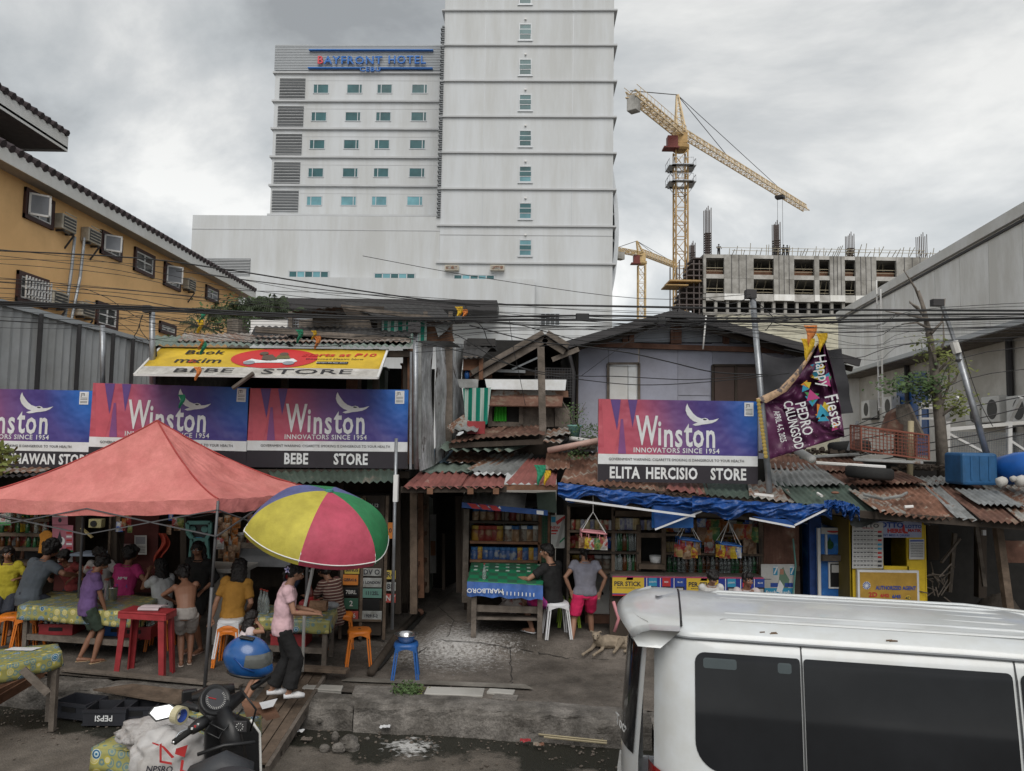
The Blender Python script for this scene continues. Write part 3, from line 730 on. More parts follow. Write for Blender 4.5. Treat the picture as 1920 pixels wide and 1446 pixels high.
#OCHRE BUILDING (left, runs away from the viewer)
OX=-10.2
def ochre():
 q=lambda px,py:XP(px,py,OX)
 a=q(0,268);b=q(492,562)
 r=thing('ochre_apartment_building','ochre walled building with dark tiled roof and maroon windows on the left','building',(OX,a.y,0))
 zt=(a.z);y0,y1=8.0,b.y-2.6
 print('ochre eave z',a.z,b.z,'y',a.y,b.y)
 k=MB().bx(OX-9,OX,y0,y1,0,zt-.0);B(k,'wall',M_.yellowwall,r)
 ex=OX+.42
 zf=XP(0,268,ex).z
 k=MB().bx(OX-.2,ex-.03,y0,y1+.6,zf-.27,zf-.22);B(k,'soffit',M_.soffit,r)
 k=MB().bx(ex-.03,ex,y0,y1+.6,zf-.30,zf-.02);B(k,'fascia',M_.whitetrim,r)
 k=MB();n=int((y1+.6-y0)/.26)
 for i in range(n):
  y=y0+.26*i;k.tube([(ex+.04,y+.13,zf+.0),(OX-5,y+.13,zf+2.6)],(.085),6)
 B(k,'roof_tiles',M_.rooftile,r)['kind']='stuff'
 k=MB().quad((ex,y0,zf-.04),(ex,y1+.6,zf-.04),(OX-5,y1+.6,zf+2.55),(OX-5,y0,zf+2.55));B(k,'roof',M_.rooftile,r)
 p=XP(127,281,OX-1.4);yy=p.y;z=p.z
 k=MB().bx(OX-9,OX-2.4,6,yy-3.2,zt,z+.1);B(k,'upper_wall',M_.darkwood,r)
 k=MB().bx(OX-9,OX-1.4,4,yy,z,z+.06);B(k,'soffit',M_.soffit,r)
 k=MB().bx(OX-1.43,OX-1.4,4,yy,z-.06,z+.34);k.bx(OX-9,OX-1.43,yy-.03,yy,z-.06,z+.34);B(k,'fascia',M_.whitetrim,r)
 k=MB()
 for i in range(int((yy-4)/.26)):y=yy-.26*i-.13;k.tube([(OX-1.34,y,z+.38),(OX-6,y,z+2.2)],.085,6)
 B(k,'roof_tiles',M_.rooftile,r)['kind']='stuff'
 wins=[((45,350),(96,432),'o'),((188,430),(225,492),'o'),((251,462),(286,523),''),((307,490),(336,548),'o'),((385,533),(407,571),'p'),((31,506),(85,580),'c'),((179,563),(217,622),''),((298,601),(327,632),'')]
 for(p1,p2,kind)in wins:
  A,C=q(*p1),q(*p2);ya,yb=A.y,C.y
  zt_=q(p1[0],p1[1]).z;zb_=q(p2[0],p2[1]).z
  t=.09;f=MB();X0,X1=OX-.02,OX+.06
  f.bx(X0,X1,ya,yb,zb_,zb_+t);f.bx(X0,X1,ya,yb,zt_-t,zt_);f.bx(X0,X1+.001,ya,ya+t,zb_,zt_);f.bx(X0,X1+.001,yb-t,yb,zb_,zt_)
  fo=B(f,'window',M_.maroon,r)
  g=MB();ym=(ya+yb)/2;s=.035
  for y in(ya+t,ym-s/2,yb-t-s):g.bx(OX+.0,OX+.045,y,y+s,zb_+t,zt_-t)
  for z in(zb_+t,(zb_+zt_)/2,zt_-t-s):g.bx(OX+.0,OX+.04,ya+t,yb-t,z,z+s)
  B(g,'sash',M_.white,fo)
  B(MB().bx(OX+.002,OX+.02,ya+t,ym,zb_+t,zt_-t),'pane',M_.glassdk,fo);B(MB().bx(OX+.002,OX+.02,ym,yb-t,zb_+t,zt_-t),'pane',M_.glassgrey if kind in('p','c')else M_.glassdk,fo)
  if kind=='o':
   w=(yb-ya)/2-t;A_=Matrix.Translation((OX+.06,ya+t,0))@Matrix.Rotation(RAD(-50),4,'Z')
   g=MB(A_);H0,H1=zb_+t,zt_-t
   for y in(0,w-.04):g.bx(0,.03,y,y+.04,H0,H1)
   for z in(H0,H1-.04):g.bx(0,.03,0,w,z,z+.04)
   so=B(g,'open_casement',M_.white,fo)
   B(MB(A_).bx(.01,.02,.03,w-.03,H0+.03,H1-.03),'casement_pane',M_.glassgrey,r)
  if kind=='c':
   g=MB()
   n=9
   for i in range(n):y=ya+t+(yb-ya-2*t)*i/(n-1);g.beam((OX+.16,y,zb_+t),(OX+.16,y,zt_-t),.025)
   for z in(.25,.5,.75):g.beam((OX+.16,ya+t,zb_+z*(zt_-zb_)),(OX+.16,yb-t,zb_+z*(zt_-zb_)),.025)
   B(g,'security_bars',M_.white,fo)
 acs=[((107,404),(139,431)),((156,429),(188,456)),((343,524),(364,541)),((90,548),(118,570)),((144,569),(170,589))]
 labs=['upper left','upper second','far upper right','lower left','lower right']
 for i,(p1,p2)in enumerate(acs):
  x1=OX+.2;A=XP(p1[0]+11,p1[1]+3,x1);C=XP(p2[0],p2[1]-1,x1)
  y0_,y1_=A.y,A.y+.55;z0_=(C.z+A.z)/2-.17;z1_=z0_+.34
  t=thing('window_aircon',['beige window aircon nearest the first open window, upper row','beige window aircon left of the second open window, upper row','small beige window aircon high near the far end of ochre wall','beige aircon beside the barred window, lower row','beige aircon left of the lower maroon window, lower row'][i],'air conditioner',(OX+.3,(y0_+y1_)/2,z0_),group='window air conditioners on the ochre wall')
  B(MB().bx(OX+.005,x1,y0_,y1_,z0_,z1_),'casing',M_.acbeige,t,bev=.02)
  k=MB().bx(x1,x1+.012,y0_+.05,y1_-.05,z0_+.05,z1_-.05);B(k,'grille',M_.acdark,t)
  k=MB()
  for j in range(5):z=z0_+.08+j*.07;k.bx(x1+.012,x1+.02,y0_+.05,y1_-.05,z,z+.02)
  B(k,'fin',M_.acbeige,t)
  k=MB().beam((OX,y0_+.1,z0_-.03),(x1,y0_+.1,z0_-.03),.04);k.beam((OX,y1_-.1,z0_-.03),(x1,y1_-.1,z0_-.03),.04);k.beam((OX,y1_-.1,z0_-.35),(x1,y1_-.1,z0_-.05),.03);B(k,'bracket',M_.steeldk,t)
 for pts in(((121,433),(140,445),(134,505),(121,600)),((187,457),(158,447),(150,520),(132,608))):
  k=MB().tube([XP(x,y,OX+.1)for x,y in pts],.035,6);TH(k,'drain_pipe',M_.steel,'thin grey drain pipe down the ochre wall from the '+('first' if pts[0][0]==121 else 'second')+' aircon','pipe',group='drain pipes on the ochre wall')
ochre()
#SHEET METAL FENCE (left)
def sheet_fence():
 FX=-8.6
 a=XP(-40,563,FX);b=XP(283,656,FX)
 zt=XP(0,573,FX).z;y0=a.y-3;y1=b.y+.5
 print('fence z',zt,XP(280,655,FX).z,y0,y1)
 r=thing('sheet_metal_fence','tall grey sheet metal fence in dark frames below the ochre building','fence',(FX,y0,0))
 ys=[XP(px,640,FX).y for px in(-120,-30,66,140,205,243,292)]
 for i,(p,n)in enumerate(zip(ys,ys[1:])):
  k=MB().corr((FX,p,.0),(FX,n,.0),(FX,n,zt),(FX,p,zt),pitch=.22,amp=.02,nv=3,wob=0,seed=i);B(k,'sheet',M_.fencegrey,r)
 for y in ys:B(MB().bx(FX+.05,FX+.11,y-.03,y+.03,0,zt+.02),'post',M_.steeldk,r)
 B(MB().bx(FX-.05,FX+.06,y0,ys[-1],zt,zt+.1),'top_rail',M_.alu,r)
 for z in(zt*.62+.35,zt*.3):B(MB().bx(FX+.03,FX+.09,y0,ys[-1],z,z+.05),'rail',M_.steeldk,r)
sheet_fence()
#WHITE SHED (right) AND CREAM WALL
def shed():
 Y0=17.9;X0=ray(1920,600).x/ray(1920,600).y*Y0
 fr=Frame(1920,Y0,-98.2);M=fr.M
 uz=lambda px,py,w=0:fr.uz(px,py,w)
 u0=12.0;u1=uz(1573,598)[0];zt=(uz(1900,416)[1]+uz(1600,582)[1])/2;ze=(uz(1915,601)[1]+uz(1640,684)[1])/2
 print('shed',u0,u1,zt,ze)
 r=thing('white_shed','big white metal-clad shed with deep eave receding along the right side','building',fr.P(0,0,0),fr.rz)
 n=16
 for i in range(n):a=u1+(u0-u1)*i/n;b=u1+(u0-u1)*(i+1)/n;B(MB(M).bx(a+.012,b-.012,0,.15,ze,zt),'cladding_panel',M_.shedwhite,r)
 B(MB(M).bx(u1,u0,1.2,14,0,zt-.1),'inner_volume',M_.shedwall,r)
 B(MB(M).bx(u1-.1,u0,-.1,1.5,zt-.02,zt+.28),'parapet',M_.whitetrim,r)
 B(MB(M).bx(u1-.1,u0,-.05,0,zt-.14,zt-.08),'drip_line',M_.steeldk,r)
 B(MB(M).bx(u1,u0,-.16,-.02,ze-.12,ze+.02),'eave_gutter',M_.alu,r)
 B(MB(M).bx(u1,u0,-.02,1.0,ze-.16,ze-.10),'eave_soffit',M_.woodgrey,r)
 B(MB(M).bx(u1-.15,u1,0,12,0,zt),'end_wall',M_.shedwhite,r)
 B(MB(M).bx(u1,u0,.8,.9,0,ze-.17),'lower_wall',M_.shedwall,r)
 W=.8
 for px in(1893,1700):
  u=uz(px,700,W-.1)[0];B(MB(M).tube([(u,W-.1,2.0),(u,W-.1,ze-.15)],.09,8),'downpipe',M_.steeldk,r)
 ua,za=uz(1683,708,W);ub,zb=uz(1742,800,W);B(MB(M).bx(ua,ub,W-.05,W+.02,zb-1.0,za),'door',M_.blue,r)
 ul,zl=uz(1648,770,-.25);k=MB(M)
 for o_ in(0,.42):k.beam((ul+o_,-.25,zl),(ul+o_,-.25,zt+.5-o_),.045)
 z=zl+.1
 while z<zt:k.beam((ul,-.25,z),(ul+.42,-.25,z),.035);z+=.38
 t=thing('wall_ladder','white steel ladder fixed up the side of the white shed','ladder',fr.P(ul,-.25,zl));B(k,'rails_and_rungs',M_.white,t)
 for i,(px,py,s,lab)in enumerate(((1622,768,1.0,'white outdoor aircon unit left of the ladder on shed wall'),(1662,762,1.0,'grey boxed outdoor aircon unit just right of the ladder'),(1856,768,1.0,'large white aircon unit with dark grille right of leaning pole'),(1822,778,.85,'pale aircon unit close behind the leaning pole'),(1905,768,1,'aircon unit at the right frame edge of the shed wall'))):
  w=W-.4;u,z=uz(px,py,w);h=.36*s
  t=thing('outdoor_aircon',lab,'air conditioner',fr.P(u,w,z-h),fr.rz,group='outdoor air conditioners on the white shed')
  B(MB(M).bx(u-.5*s,u+.5*s,w,w+.33,z-h,z+h),'casing',M_.whitetrim,t,bev=.03)
  B(MB(M).lathe([(.27*s,0),(.27*s,.015)],(u+.12,w-.012,z),16,Matrix.Rotation(RAD(-90),3,'X')),'fan_grille',M_.acdark,t)
  B(MB(M).bx(u-.5,u+.5,w+.02,W,z-h-.06,z-h-.01),'bracket',M_.steeldk,t)
 a=V(1345,590,38);b=V(1600,720,38)
 k=MB().bx(a.x,b.x+3,38,38.3,0,a.z);TH(k,'boundary_wall',mat('cream_wall',(.55,.53,.43),.85,grime=.15,gscale=.5),'cream panel wall between the lilac house roof and white shed','wall')
shed()
#HELPERS FOR SHEETS AND SHACK PIECES
_sn=[0]
def sheet(parent,c,m,Yf,Yb,pitch=.09,amp=.014,name='roof_sheet',nv=6,wob=.012,ragged=.04,Y4=None):
 """c: four photo points front-left, front-right, back-right, back-left; Yf/Yb the distance of front and back edges"""
 _sn[0]+=1
 Ys=Y4 or(Yf,Yf,Yb,Yb)
 p=[V(x,y,Y)for(x,y),Y in zip(c,Ys)]
 k=MB().corr(p[0],p[1],p[2],p[3],pitch=pitch,amp=amp,nv=nv,wob=wob,seed=_sn[0],ragged=ragged)
 return B(k,name,M_[m],parent,smooth=True)
def pbeam(parent,a,b,w,m,name='beam',h=None):
 """timber between photo points (px, py, Y)"""
 return B(MB().beam(V(*a),V(*b),w,h),name,M_[m],parent)
def board(parent,c,Y,m,th=.03,name='board',Y4=None):
 Ys=Y4 or(Y,)*4
 p=[V(x,y,yy)for(x,y),yy in zip(c,Ys)]
 n=(p[1]-p[0]).cross(p[-1]-p[0]).normalized()
 if n.y<0:n=-n
 return B(MB().prism(p,n*th),name,M_[m],parent)
def block(parent,x0,x1,y0,y1,Y,d,m,name='wall',ztop=None):
 a=V(x0,y1,Y);b=V(x1,y0,Y)
 return B(MB().bx(a.x,b.x,Y,Y+d,a.z,b.z),name,M_[m],parent)
def tarp_mat(name,c1,c2,period,axis=0):
 if name in MATS:return MATS[name]
 m=mat(name,c1,.7,grime=.2,gscale=3);nt=m.node_tree;N,L=nt.nodes,nt.links;b=N['Principled BSDF']
 tc=N.new('ShaderNodeTexCoord');sp=N.new('ShaderNodeSeparateXYZ');L.new(tc.outputs['Object'],sp.inputs[0])
 w=N.new('ShaderNodeMath');w.operation='MULTIPLY';w.inputs[1].default_value=1/period;L.new(sp.outputs[axis],w.inputs[0])
 fr=N.new('ShaderNodeMath');fr.operation='FRACT';L.new(w.outputs[0],fr.inputs[0])
 r=N.new('ShaderNodeValToRGB');r.color_ramp.interpolation='CONSTANT';e=r.color_ramp.elements
 e[0].position=0;e[0].color=(*c1,1);e[1].position=.42;e[1].color=(*c2,1)
 k=e.new(.62);k.color=(.25,.42,.38,1);k=e.new(.68);k.color=(*c2,1);k=e.new(.9);k.color=(*c1,1)
 L.new(fr.outputs[0],r.inputs[0])
 old=b.inputs['Base Color'].links[0].from_socket
 mm=N.new('ShaderNodeMix');mm.data_type='RGBA';mm.inputs[0].default_value=.25;L.new(r.outputs[0],mm.inputs[6]);L.new(old,mm.inputs[7])
 L.new(mm.outputs[2],b.inputs['Base Color']);return m
TARP=tarp_mat('green_striped_tarp',(.0,.19,.13),(.50,.52,.50),.13)
#BEBE STORE (upper storey, signs, yellow awning)
YB=11.0
def bebe():
 r=thing('corner_store_building','two-storey shanty store behind the cigarette signs and yellow slanted signboard','building',(V(530,900,YB).x,YB+1.5,PZ))
 xa,xb=V(290,700,YB).x,V(772,700,YB).x
 zt=V(500,650,YB).z;zf=V(500,880,YB).z
 B(MB().bx(xa,xb,YB+3.2,YB+3.3,PZ,zt),'back_wall',M_.dark,r)
 B(MB().bx(xa-.05,xa,YB,YB+3.2,zf,zt),'side_wall',M_.woodgrey,r);
 B(MB().bx(xa-4,xb,YB+.0,YB+3.2,zf-.1,zf),'upper_floor',M_.darkwood,r)
 sheet(r,((283,646),(770,650),(782,636),(292,629)),'palegreen',YB-.35,YB+3.4,pitch=.12,amp=.018)
 pbeam(r,(286,664,YB-.2),(775,664,YB-.2),.09,'darkwood')
 sheet(r,((330,640),(768,642),(768,628),(345,625)),'rustgrey',YB+.4,YB+3.6,pitch=.10)
 for px in(534,705,762):pbeam(r,(px,655,YB),(px,880,YB),.09,'darkwood','post')
 pbeam(r,(772,655,YB-.05),(772,870,YB-.05),.11,'woodred','corner_post');pbeam(r,(765,655,YB+.3),(768,870,YB+.3),.10,'woodgrey','corner_post')
 for px,py,w,h,m,lab in((705,705,34,26,'greensheet','green plastic bin on the dark upper floor behind right sign'),(758,700,12,30,'woodred','orange-brown carton beside the green bin upstairs'),(660,708,22,18,'beam','reddish box left of the green bin upstairs')):
  a=V(px-w/2,728,YB+.5);b=V(px+w/2,py-h/2,YB+.5);k=MB().bx(a.x,b.x,YB+.5,YB+.8,zf,b.z);k.bx(a.x-.02,b.x+.02,YB+.48,YB+.82,b.z,b.z+.03);TH(k,'storage_box',M_[m],lab,'box')
 t=thing('rooftop_shanty','ramshackle upper shanty of tin sheets, grille and green striped tarp above the store','shack',(V(650,640,13).x,13,4.4))
 YU=13.2
 board(t,((560,600),(690,590),(700,625),(560,635)),YU,'woodgrey');board(t,((470,600),(540,600),(540,628),(470,628)),YU+.6,'white')
 sheet(t,((548,584),(640,574),(655,600),(622,612)),'rustgrey',YU-.1,YU-.1,Y4=(YU-.6,YU-.6,YU+.6,YU+.6))
 block(t,540,715,598,640,YU+.3,.05,'darkwood')
 p=[V(x,y,YU-.2)for x,y in((716,597),(800,596),(800,642),(714,642))]
 def f(u,v):q=p[0].lerp(p[1],u).lerp(p[3].lerp(p[2],u),v);return q+Vector((0,.05*math.sin(u*14+v*2),0))
 B(MB().grid(f,24,6),'striped_tarp',TARP,t,smooth=True)
 board(t,((800,598),(842,606),(852,640),(798,642)),YU-.1,'woodred');board(t,((815,610),(850,604),(835,622),(822,632)),YU-.2,'galv')
 sheet(t,((470,628),(770,632),(768,616),(478,612)),'darksheet',YU-.9,YU,pitch=.11)
 sheet(t,((706,594),(858,604),(820,572),(640,566)),'darksheet',YU-.5,YU+1.5,pitch=.13)
 pbeam(t,(640,575,YU-.4),(858,604,YU-.4),.07,'woodgrey','rafter')
 block(t,640,720,575,600,YU+.4,.05,'darkwood')
 k=MB()
 a,b=V(540,598,YU+.15),V(640,632,YU+.15)
 for i in range(22):x=a.x+(b.x-a.x)*i/21;k.bx(x-.008,x+.008,YU+.15,YU+.165,b.z,a.z)
 for i in range(7):z=b.z+(a.z-b.z)*i/6;k.bx(a.x,b.x,YU+.13,YU+.15,z-.008,z+.008)
 B(k,'wire_grille',M_.steel,t)
 pbeam(t,(480,618,YU-1),(770,640,YU-1),.09,'woodgrey','plate')
 for x in(545,635,712,798,845):pbeam(t,(x,585,YU),(x,650,YU),.07,'woodgrey','post')
 A=[V(302,651,YB-.25),V(727,656,YB-.25),V(708,709,YB-1.2),V(252,703,YB-1.2)]
 _n=(A[1]-A[0]).cross(A[3]-A[0]);_d=ray(708,709);A[2]=CO+_d*((A[0]-CO).dot(_n)/_d.dot(_n))
 t=thing('yellow_awning_sign','slanted yellow awning signboard advertising scooter rides above the cigarette signs','sign',A[3])
 X=(A[1]-A[0]).normalized();
 def S(u,v,o=0.0):
  q=A[0].lerp(A[1],u).lerp(A[3].lerp(A[2],u),v);n=(A[1]-A[0]).cross(A[3]-A[0]).normalized();n=-n if n.y>0 else n
  n=n if n.y<0 else-n
  return q+n*o
 def sag(u,v,o):return S(u,v,o)+Vector((0,0,0))
 k=MB().grid(lambda u,v:sag(u,v,0),20,6);B(k,'canvas',mat('awning_yellow',(.62,.42,.03),.6,grime=.15,gscale=2),t,smooth=True,sol=.01)
 k=MB().grid(lambda u,v:sag(u,.72+.28*v,.008),20,3);B(k,'white_band',mat('awning_white',(.55,.53,.50),.6,grime=.3,gscale=3),t,smooth=True)
 [B(MB().beam(A[i],A[j],.03),'edge_tube',M_.white,t)for i,j in((3,2),(1,2),(0,3))]
 xd=(A[1]-A[0]).normalized();dn=((A[3]+A[2])/2-(A[0]+A[1])/2);H=dn.length;dn.normalize();nn=xd.cross(dn).normalized()
 if nn.y>0:nn=-nn
 zz=nn
 RM=Matrix(((xd.x,-zz.x,-dn.x),(xd.y,-zz.y,-dn.y),(xd.z,-zz.z,-dn.z))).to_4x4()
 def tx(s,u,v,size,m,sx=1,bold=0,shear=0):text(s,S(u,v,.016),size,m,t,sx=sx,bold=bold,shear=shear,rot=RM,ext=.0008)
 blk=flat('print_black',(.02,.018,.02));rd=flat('print_red',(.50,.03,.03))
 tx('Book',.215,.22,.22,blk,1.15,.006);tx('m',.150,.52,.25,blk,1.15,.005);tx('a',.196,.52,.25,rd,1.15,.005);tx('xim',.252,.52,.25,blk,1.15,.005)
 tx('starts at P10',.80,.26,.17,rd,1.2,.008,.15);tx('Download Maxim Now',.79,.41,.07,blk,1.2)
 tx('BEBE',.27,.86,.20,blk,1.9,.0);tx('STORE',.70,.86,.24,blk,1.7,.0)
 for u in(.755,.82):
  k=MB();c=S(u,.54,.014);k.prism([c+xd*a+dn*b for a,b in((-.11,-.04),(.11,-.04),(.11,.04),(-.11,.04))],nn*.002);B(k,'store_badge',blk,t)
  tx(['Google Play','App Store'][u>.8],u,.54,.045,M_.signwhite,1.1)
 k=MB();c=S(.53,.40,.012);k.poly([c+xd*.60*math.cos(q)+dn*.30*1.0*math.sin(q)*H/.86 for q in[i*math.pi/18 for i in range(36)]]);B(k,'red_disc',rd,t)
 c=S(.52,.42,.016);
 def pr(pts,m,nm):B(MB().poly([c+xd*a*.9+dn*b*.9+nn*.002*pr.i for a,b in pts]),nm,m,t);pr.i+=1
 pr.i=1;gr=flat('print_brown',(.10,.07,.05));wt=M_.signwhite
 pr([(-.40,.16),(-.30,.02),(-.22,.06),(-.05,.10),(.10,-.02),(.34,.0),(.42,.10),(.36,.17),(-.05,.18),(-.25,.20)],wt,'printed_scooter')
 for q in(-.30,.30):pr([(q+.09*math.cos(i*.52),.19+.08*math.sin(i*.52))for i in range(12)],flat('print_grey',(.25,.27,.30)),'printed_wheel')
 pr([(-.14,.06),(-.16,-.12),(-.02,-.16),(.06,-.02),(.10,.06),(.0,.10)],gr,'printed_rider');pr([(-.16+.07*math.cos(i*.52),-.20+.07*math.sin(i*.52))for i in range(12)],gr,'printed_head')
 pr([(.06,.04),(.08,-.12),(.24,-.12),(.30,.02)],flat('print_olive',(.12,.11,.04)),'printed_rider');pr([(.16+.07*math.cos(i*.52),-.17+.07*math.sin(i*.52))for i in range(12)],gr,'printed_head')
 k=MB().tube([V(437,728,YB-1.2),V(475,700,YB-1.25)],.03,6);TH(k,'prop_stick',M_.woodgrey,'short slanting wooden prop between middle sign and yellow awning','stick')
bebe()
#CIGARETTE SIGNS
def grad_mat(w,h):
 n='sign_gradient_print'
 if n in MATS:return MATS[n]
 m=mat(n,(.1,.05,.3),.45,spec=.35);nt=m.node_tree;N,L=nt.nodes,nt.links;b=N['Principled BSDF']
 tc=N.new('ShaderNodeTexCoord');sp=N.new('ShaderNodeSeparateXYZ');L.new(tc.outputs['Object'],sp.inputs[0])
 r=N.new('ShaderNodeValToRGB');e=r.color_ramp.elements;e[0].position=.12;e[0].color=(.46,.085,.115,1);e[1].position=1;e[1].color=(.045,.045,.21,1)
 k=e.new(.36);k.color=(.40,.085,.14,1);k=e.new(.55);k.color=(.16,.07,.20,1);k=e.new(.72);k.color=(.075,.05,.21,1)
 a=N.new('ShaderNodeMath');a.operation='MULTIPLY_ADD';L.new(sp.outputs[2],a.inputs[0]);a.inputs[1].default_value=.12/h;
 a0=N.new('ShaderNodeMath');a0.operation='MULTIPLY';L.new(sp.outputs[0],a0.inputs[0]);a0.inputs[1].default_value=1/w;L.new(a0.outputs[0],a.inputs[2]);L.new(a.outputs[0],r.inputs[0])
 d=N.new('ShaderNodeVectorMath');d.operation='DISTANCE';d.inputs[1].default_value=(w*1.02,0,h*.98);L.new(tc.outputs['Object'],d.inputs[0])
 mr=N.new('ShaderNodeMapRange');mr.inputs[1].default_value=0;mr.inputs[2].default_value=.75;mr.inputs[3].default_value=1;mr.inputs[4].default_value=0;L.new(d.outputs['Value'],mr.inputs[0])
 x=N.new('ShaderNodeMix');x.data_type='RGBA';L.new(mr.outputs[0],x.inputs[0]);L.new(r.outputs[0],x.inputs[6]);x.inputs[7].default_value=(.01,.16,.55,1);L.new(x.outputs[2],b.inputs['Base Color'])
 n1=N.new('ShaderNodeTexNoise');n1.inputs['Scale'].default_value=1.7;n1.inputs['Detail'].default_value=3;L.new(tc.outputs['Object'],n1.inputs['Vector'])
 bp=N.new('ShaderNodeBump');bp.inputs['Strength'].default_value=.9;bp.inputs['Distance'].default_value=.12;L.new(n1.outputs['Fac'],bp.inputs['Height']);L.new(bp.outputs[0],b.inputs['Normal'])
 return m
BIRD=[(803,185),(813,210),(832,237),(853,264),(882,287),(918,300),(945,294),(966,300),(976,312),(1010,309),(1056,295),(1032,318),(1000,333),(960,341),(922,345),(896,352),(868,356),(845,348),(862,340),(885,331),(852,320),(824,298),(801,270),(790,238),(793,208)]
def winston(label,left,right,bot_l,Y,names,sl=True,rz=0):
 """left/right: photo x of the board, top-left y, bottom-left y"""
 (x0,yt),(x1,yt2),yb=left,right,bot_l
 A=V(x0,yb,Y);Bp=V(x1,yt2+(yb-yt),Y);T_=V(x0,yt,Y)
 w=(Bp-A).length;h=(T_-A).length
 t=thing('cigarette_sign',label,'sign',A,rz,'cigarette brand store signs')
 tilt=math.atan2(Bp.z-A.z,Bp.x-A.x)
 SM=Matrix.Translation(A)@Matrix.Rotation(rz,4,'Z')@Matrix.Rotation(-tilt,4,'Y')
 def mb():return MB(SM)
 z1,z2=h*.212,h*.335
 B(mb().bx(0,w,.006,.06,0,h),'frame',M_.steel,t)
 o=B(MB(Matrix.Rotation(-tilt,4,'Y')).grid(lambda u,v:(w*u,-.0,z2+(h-z2)*v),4,4),'gradient_panel',grad_mat(w,h),t,local=True)
 B(mb().bx(0,w,-.001,.005,z1,z2),'warning_strip',M_.signwhite,t);B(mb().bx(0,w,-.001,.005,0,z1),'name_strip',M_.signblack,t)
 def pl(pts,m,nm,y=-.003):B(MB(SM).poly([(w*a,y,h*b)for a,b in pts]),nm,m,t)
 lit=mat('sign_pink_stroke',(.50,.09,.12),.45);vio=mat('sign_violet_wedge',(.11,.055,.21),.45)
 pl([(.015,.336),(.0,.60),(.06,.997),(.10,.997)][::-1]if False else[(.04,.336),(.02,.997),(.075,.997),(.115,.62),(.15,.80),(.10,.336)],lit,'stroke')
 pl([(.075,.997),(.14,.997),(.118,.62)],vio,'wedge',-.004);pl([(.185,.997),(.245,.997),(.215,.66)],vio,'wedge',-.004)
 pl([(.14,.76),(.155,.76),(.175,.34),(.125,.34)],mat('sign_violet_soft',(.20,.065,.20),.45),'wedge',-.0045)
 pts=[((x-97)/1265.0,1-(y-160)/635.0)for x,y in BIRD]
 pl(pts,M_.signwhite,'bird',-.005);pl([((x-97)/1265.,1-(y-160)/635.)for x,y in((925,303),(940,299),(962,305),(950,312),(934,311))],M_.signblack,'bird_eye',-.006)
 def tx(s,u,v,size,m,sx=1,bold=0,sp=1.0,y=-.006,nm='lettering',align='CENTER'):text(s,(w*u,y,h*v),size*h,m,t,sx=sx,M=SM,bold=bold*h,spacing=sp,name=nm,align=align)
 tx('W',.305,.607,.50,M_.signwhite,.50,.022,1)
 tx('i',.385,.585,.43,M_.signwhite,.60,.021);tx('n',.440,.565,.43,M_.signwhite,.60,.021);tx('s',.505,.565,.43,M_.signwhite,.60,.021)
 tx('t',.565,.585,.47,M_.signwhite,.60,.021);tx('o',.628,.565,.43,M_.signwhite,.60,.021);tx('n',.705,.565,.43,M_.signwhite,.60,.021)
 tx('INNOVATORS SINCE 1954',.49,.385,.083,M_.signwhite,.98,.003,1.12)
 tx('GOVERNMENT WARNING: CIGARETTE SMOKING IS DANGEROUS TO YOUR HEALTH',.49,.273,.045,M_.signblack,.92,.0,1.04)
 for s,u,sz in names:tx(s,u,.105,sz,M_.signwhite,.72,.016,1.08)
 B(MB(SM).bx(w*.918,w*.975,-.006,-.002,h*.82,h*.985),'sticker',M_.signwhite,t)
 tx('JTI',.94,.945,.05,M_.signblack,.9,.002,y=-.008)
 for zz in(.90,.88,.855,.84):B(MB(SM).bx(w*.925,w*.968,-.0075,-.0062,h*zz,h*(zz+.006)),'fine_print',M_.steeldk,t)
 return t
YS=10.5
winston('leftmost cigarette sign cut by the frame, store name ending in LINAWAN STO',(-136,727),(166,733),873,YS+.05,[('GALINAWAN STORE',.70,.18)])
winston('middle cigarette sign partly hidden behind the red tent peak',(164,718),(461,727),870,YS,[('BEBE',.31,.19),('STORE',.64,.19)])
winston('cigarette sign above the open green awning reading BEBE STORE, beside the corner post',(461,728),(763,731),876,YS,[('BEBE',.31,.19),('STORE',.65,.19)])
winston('cigarette sign with store name ELITA HERCISIO STORE on the rusty roof',(1121,748),(1421,753),903,10.1,[('ELITA',.165,.19),('HERCISIO',.46,.19),('STORE',.815,.19)])
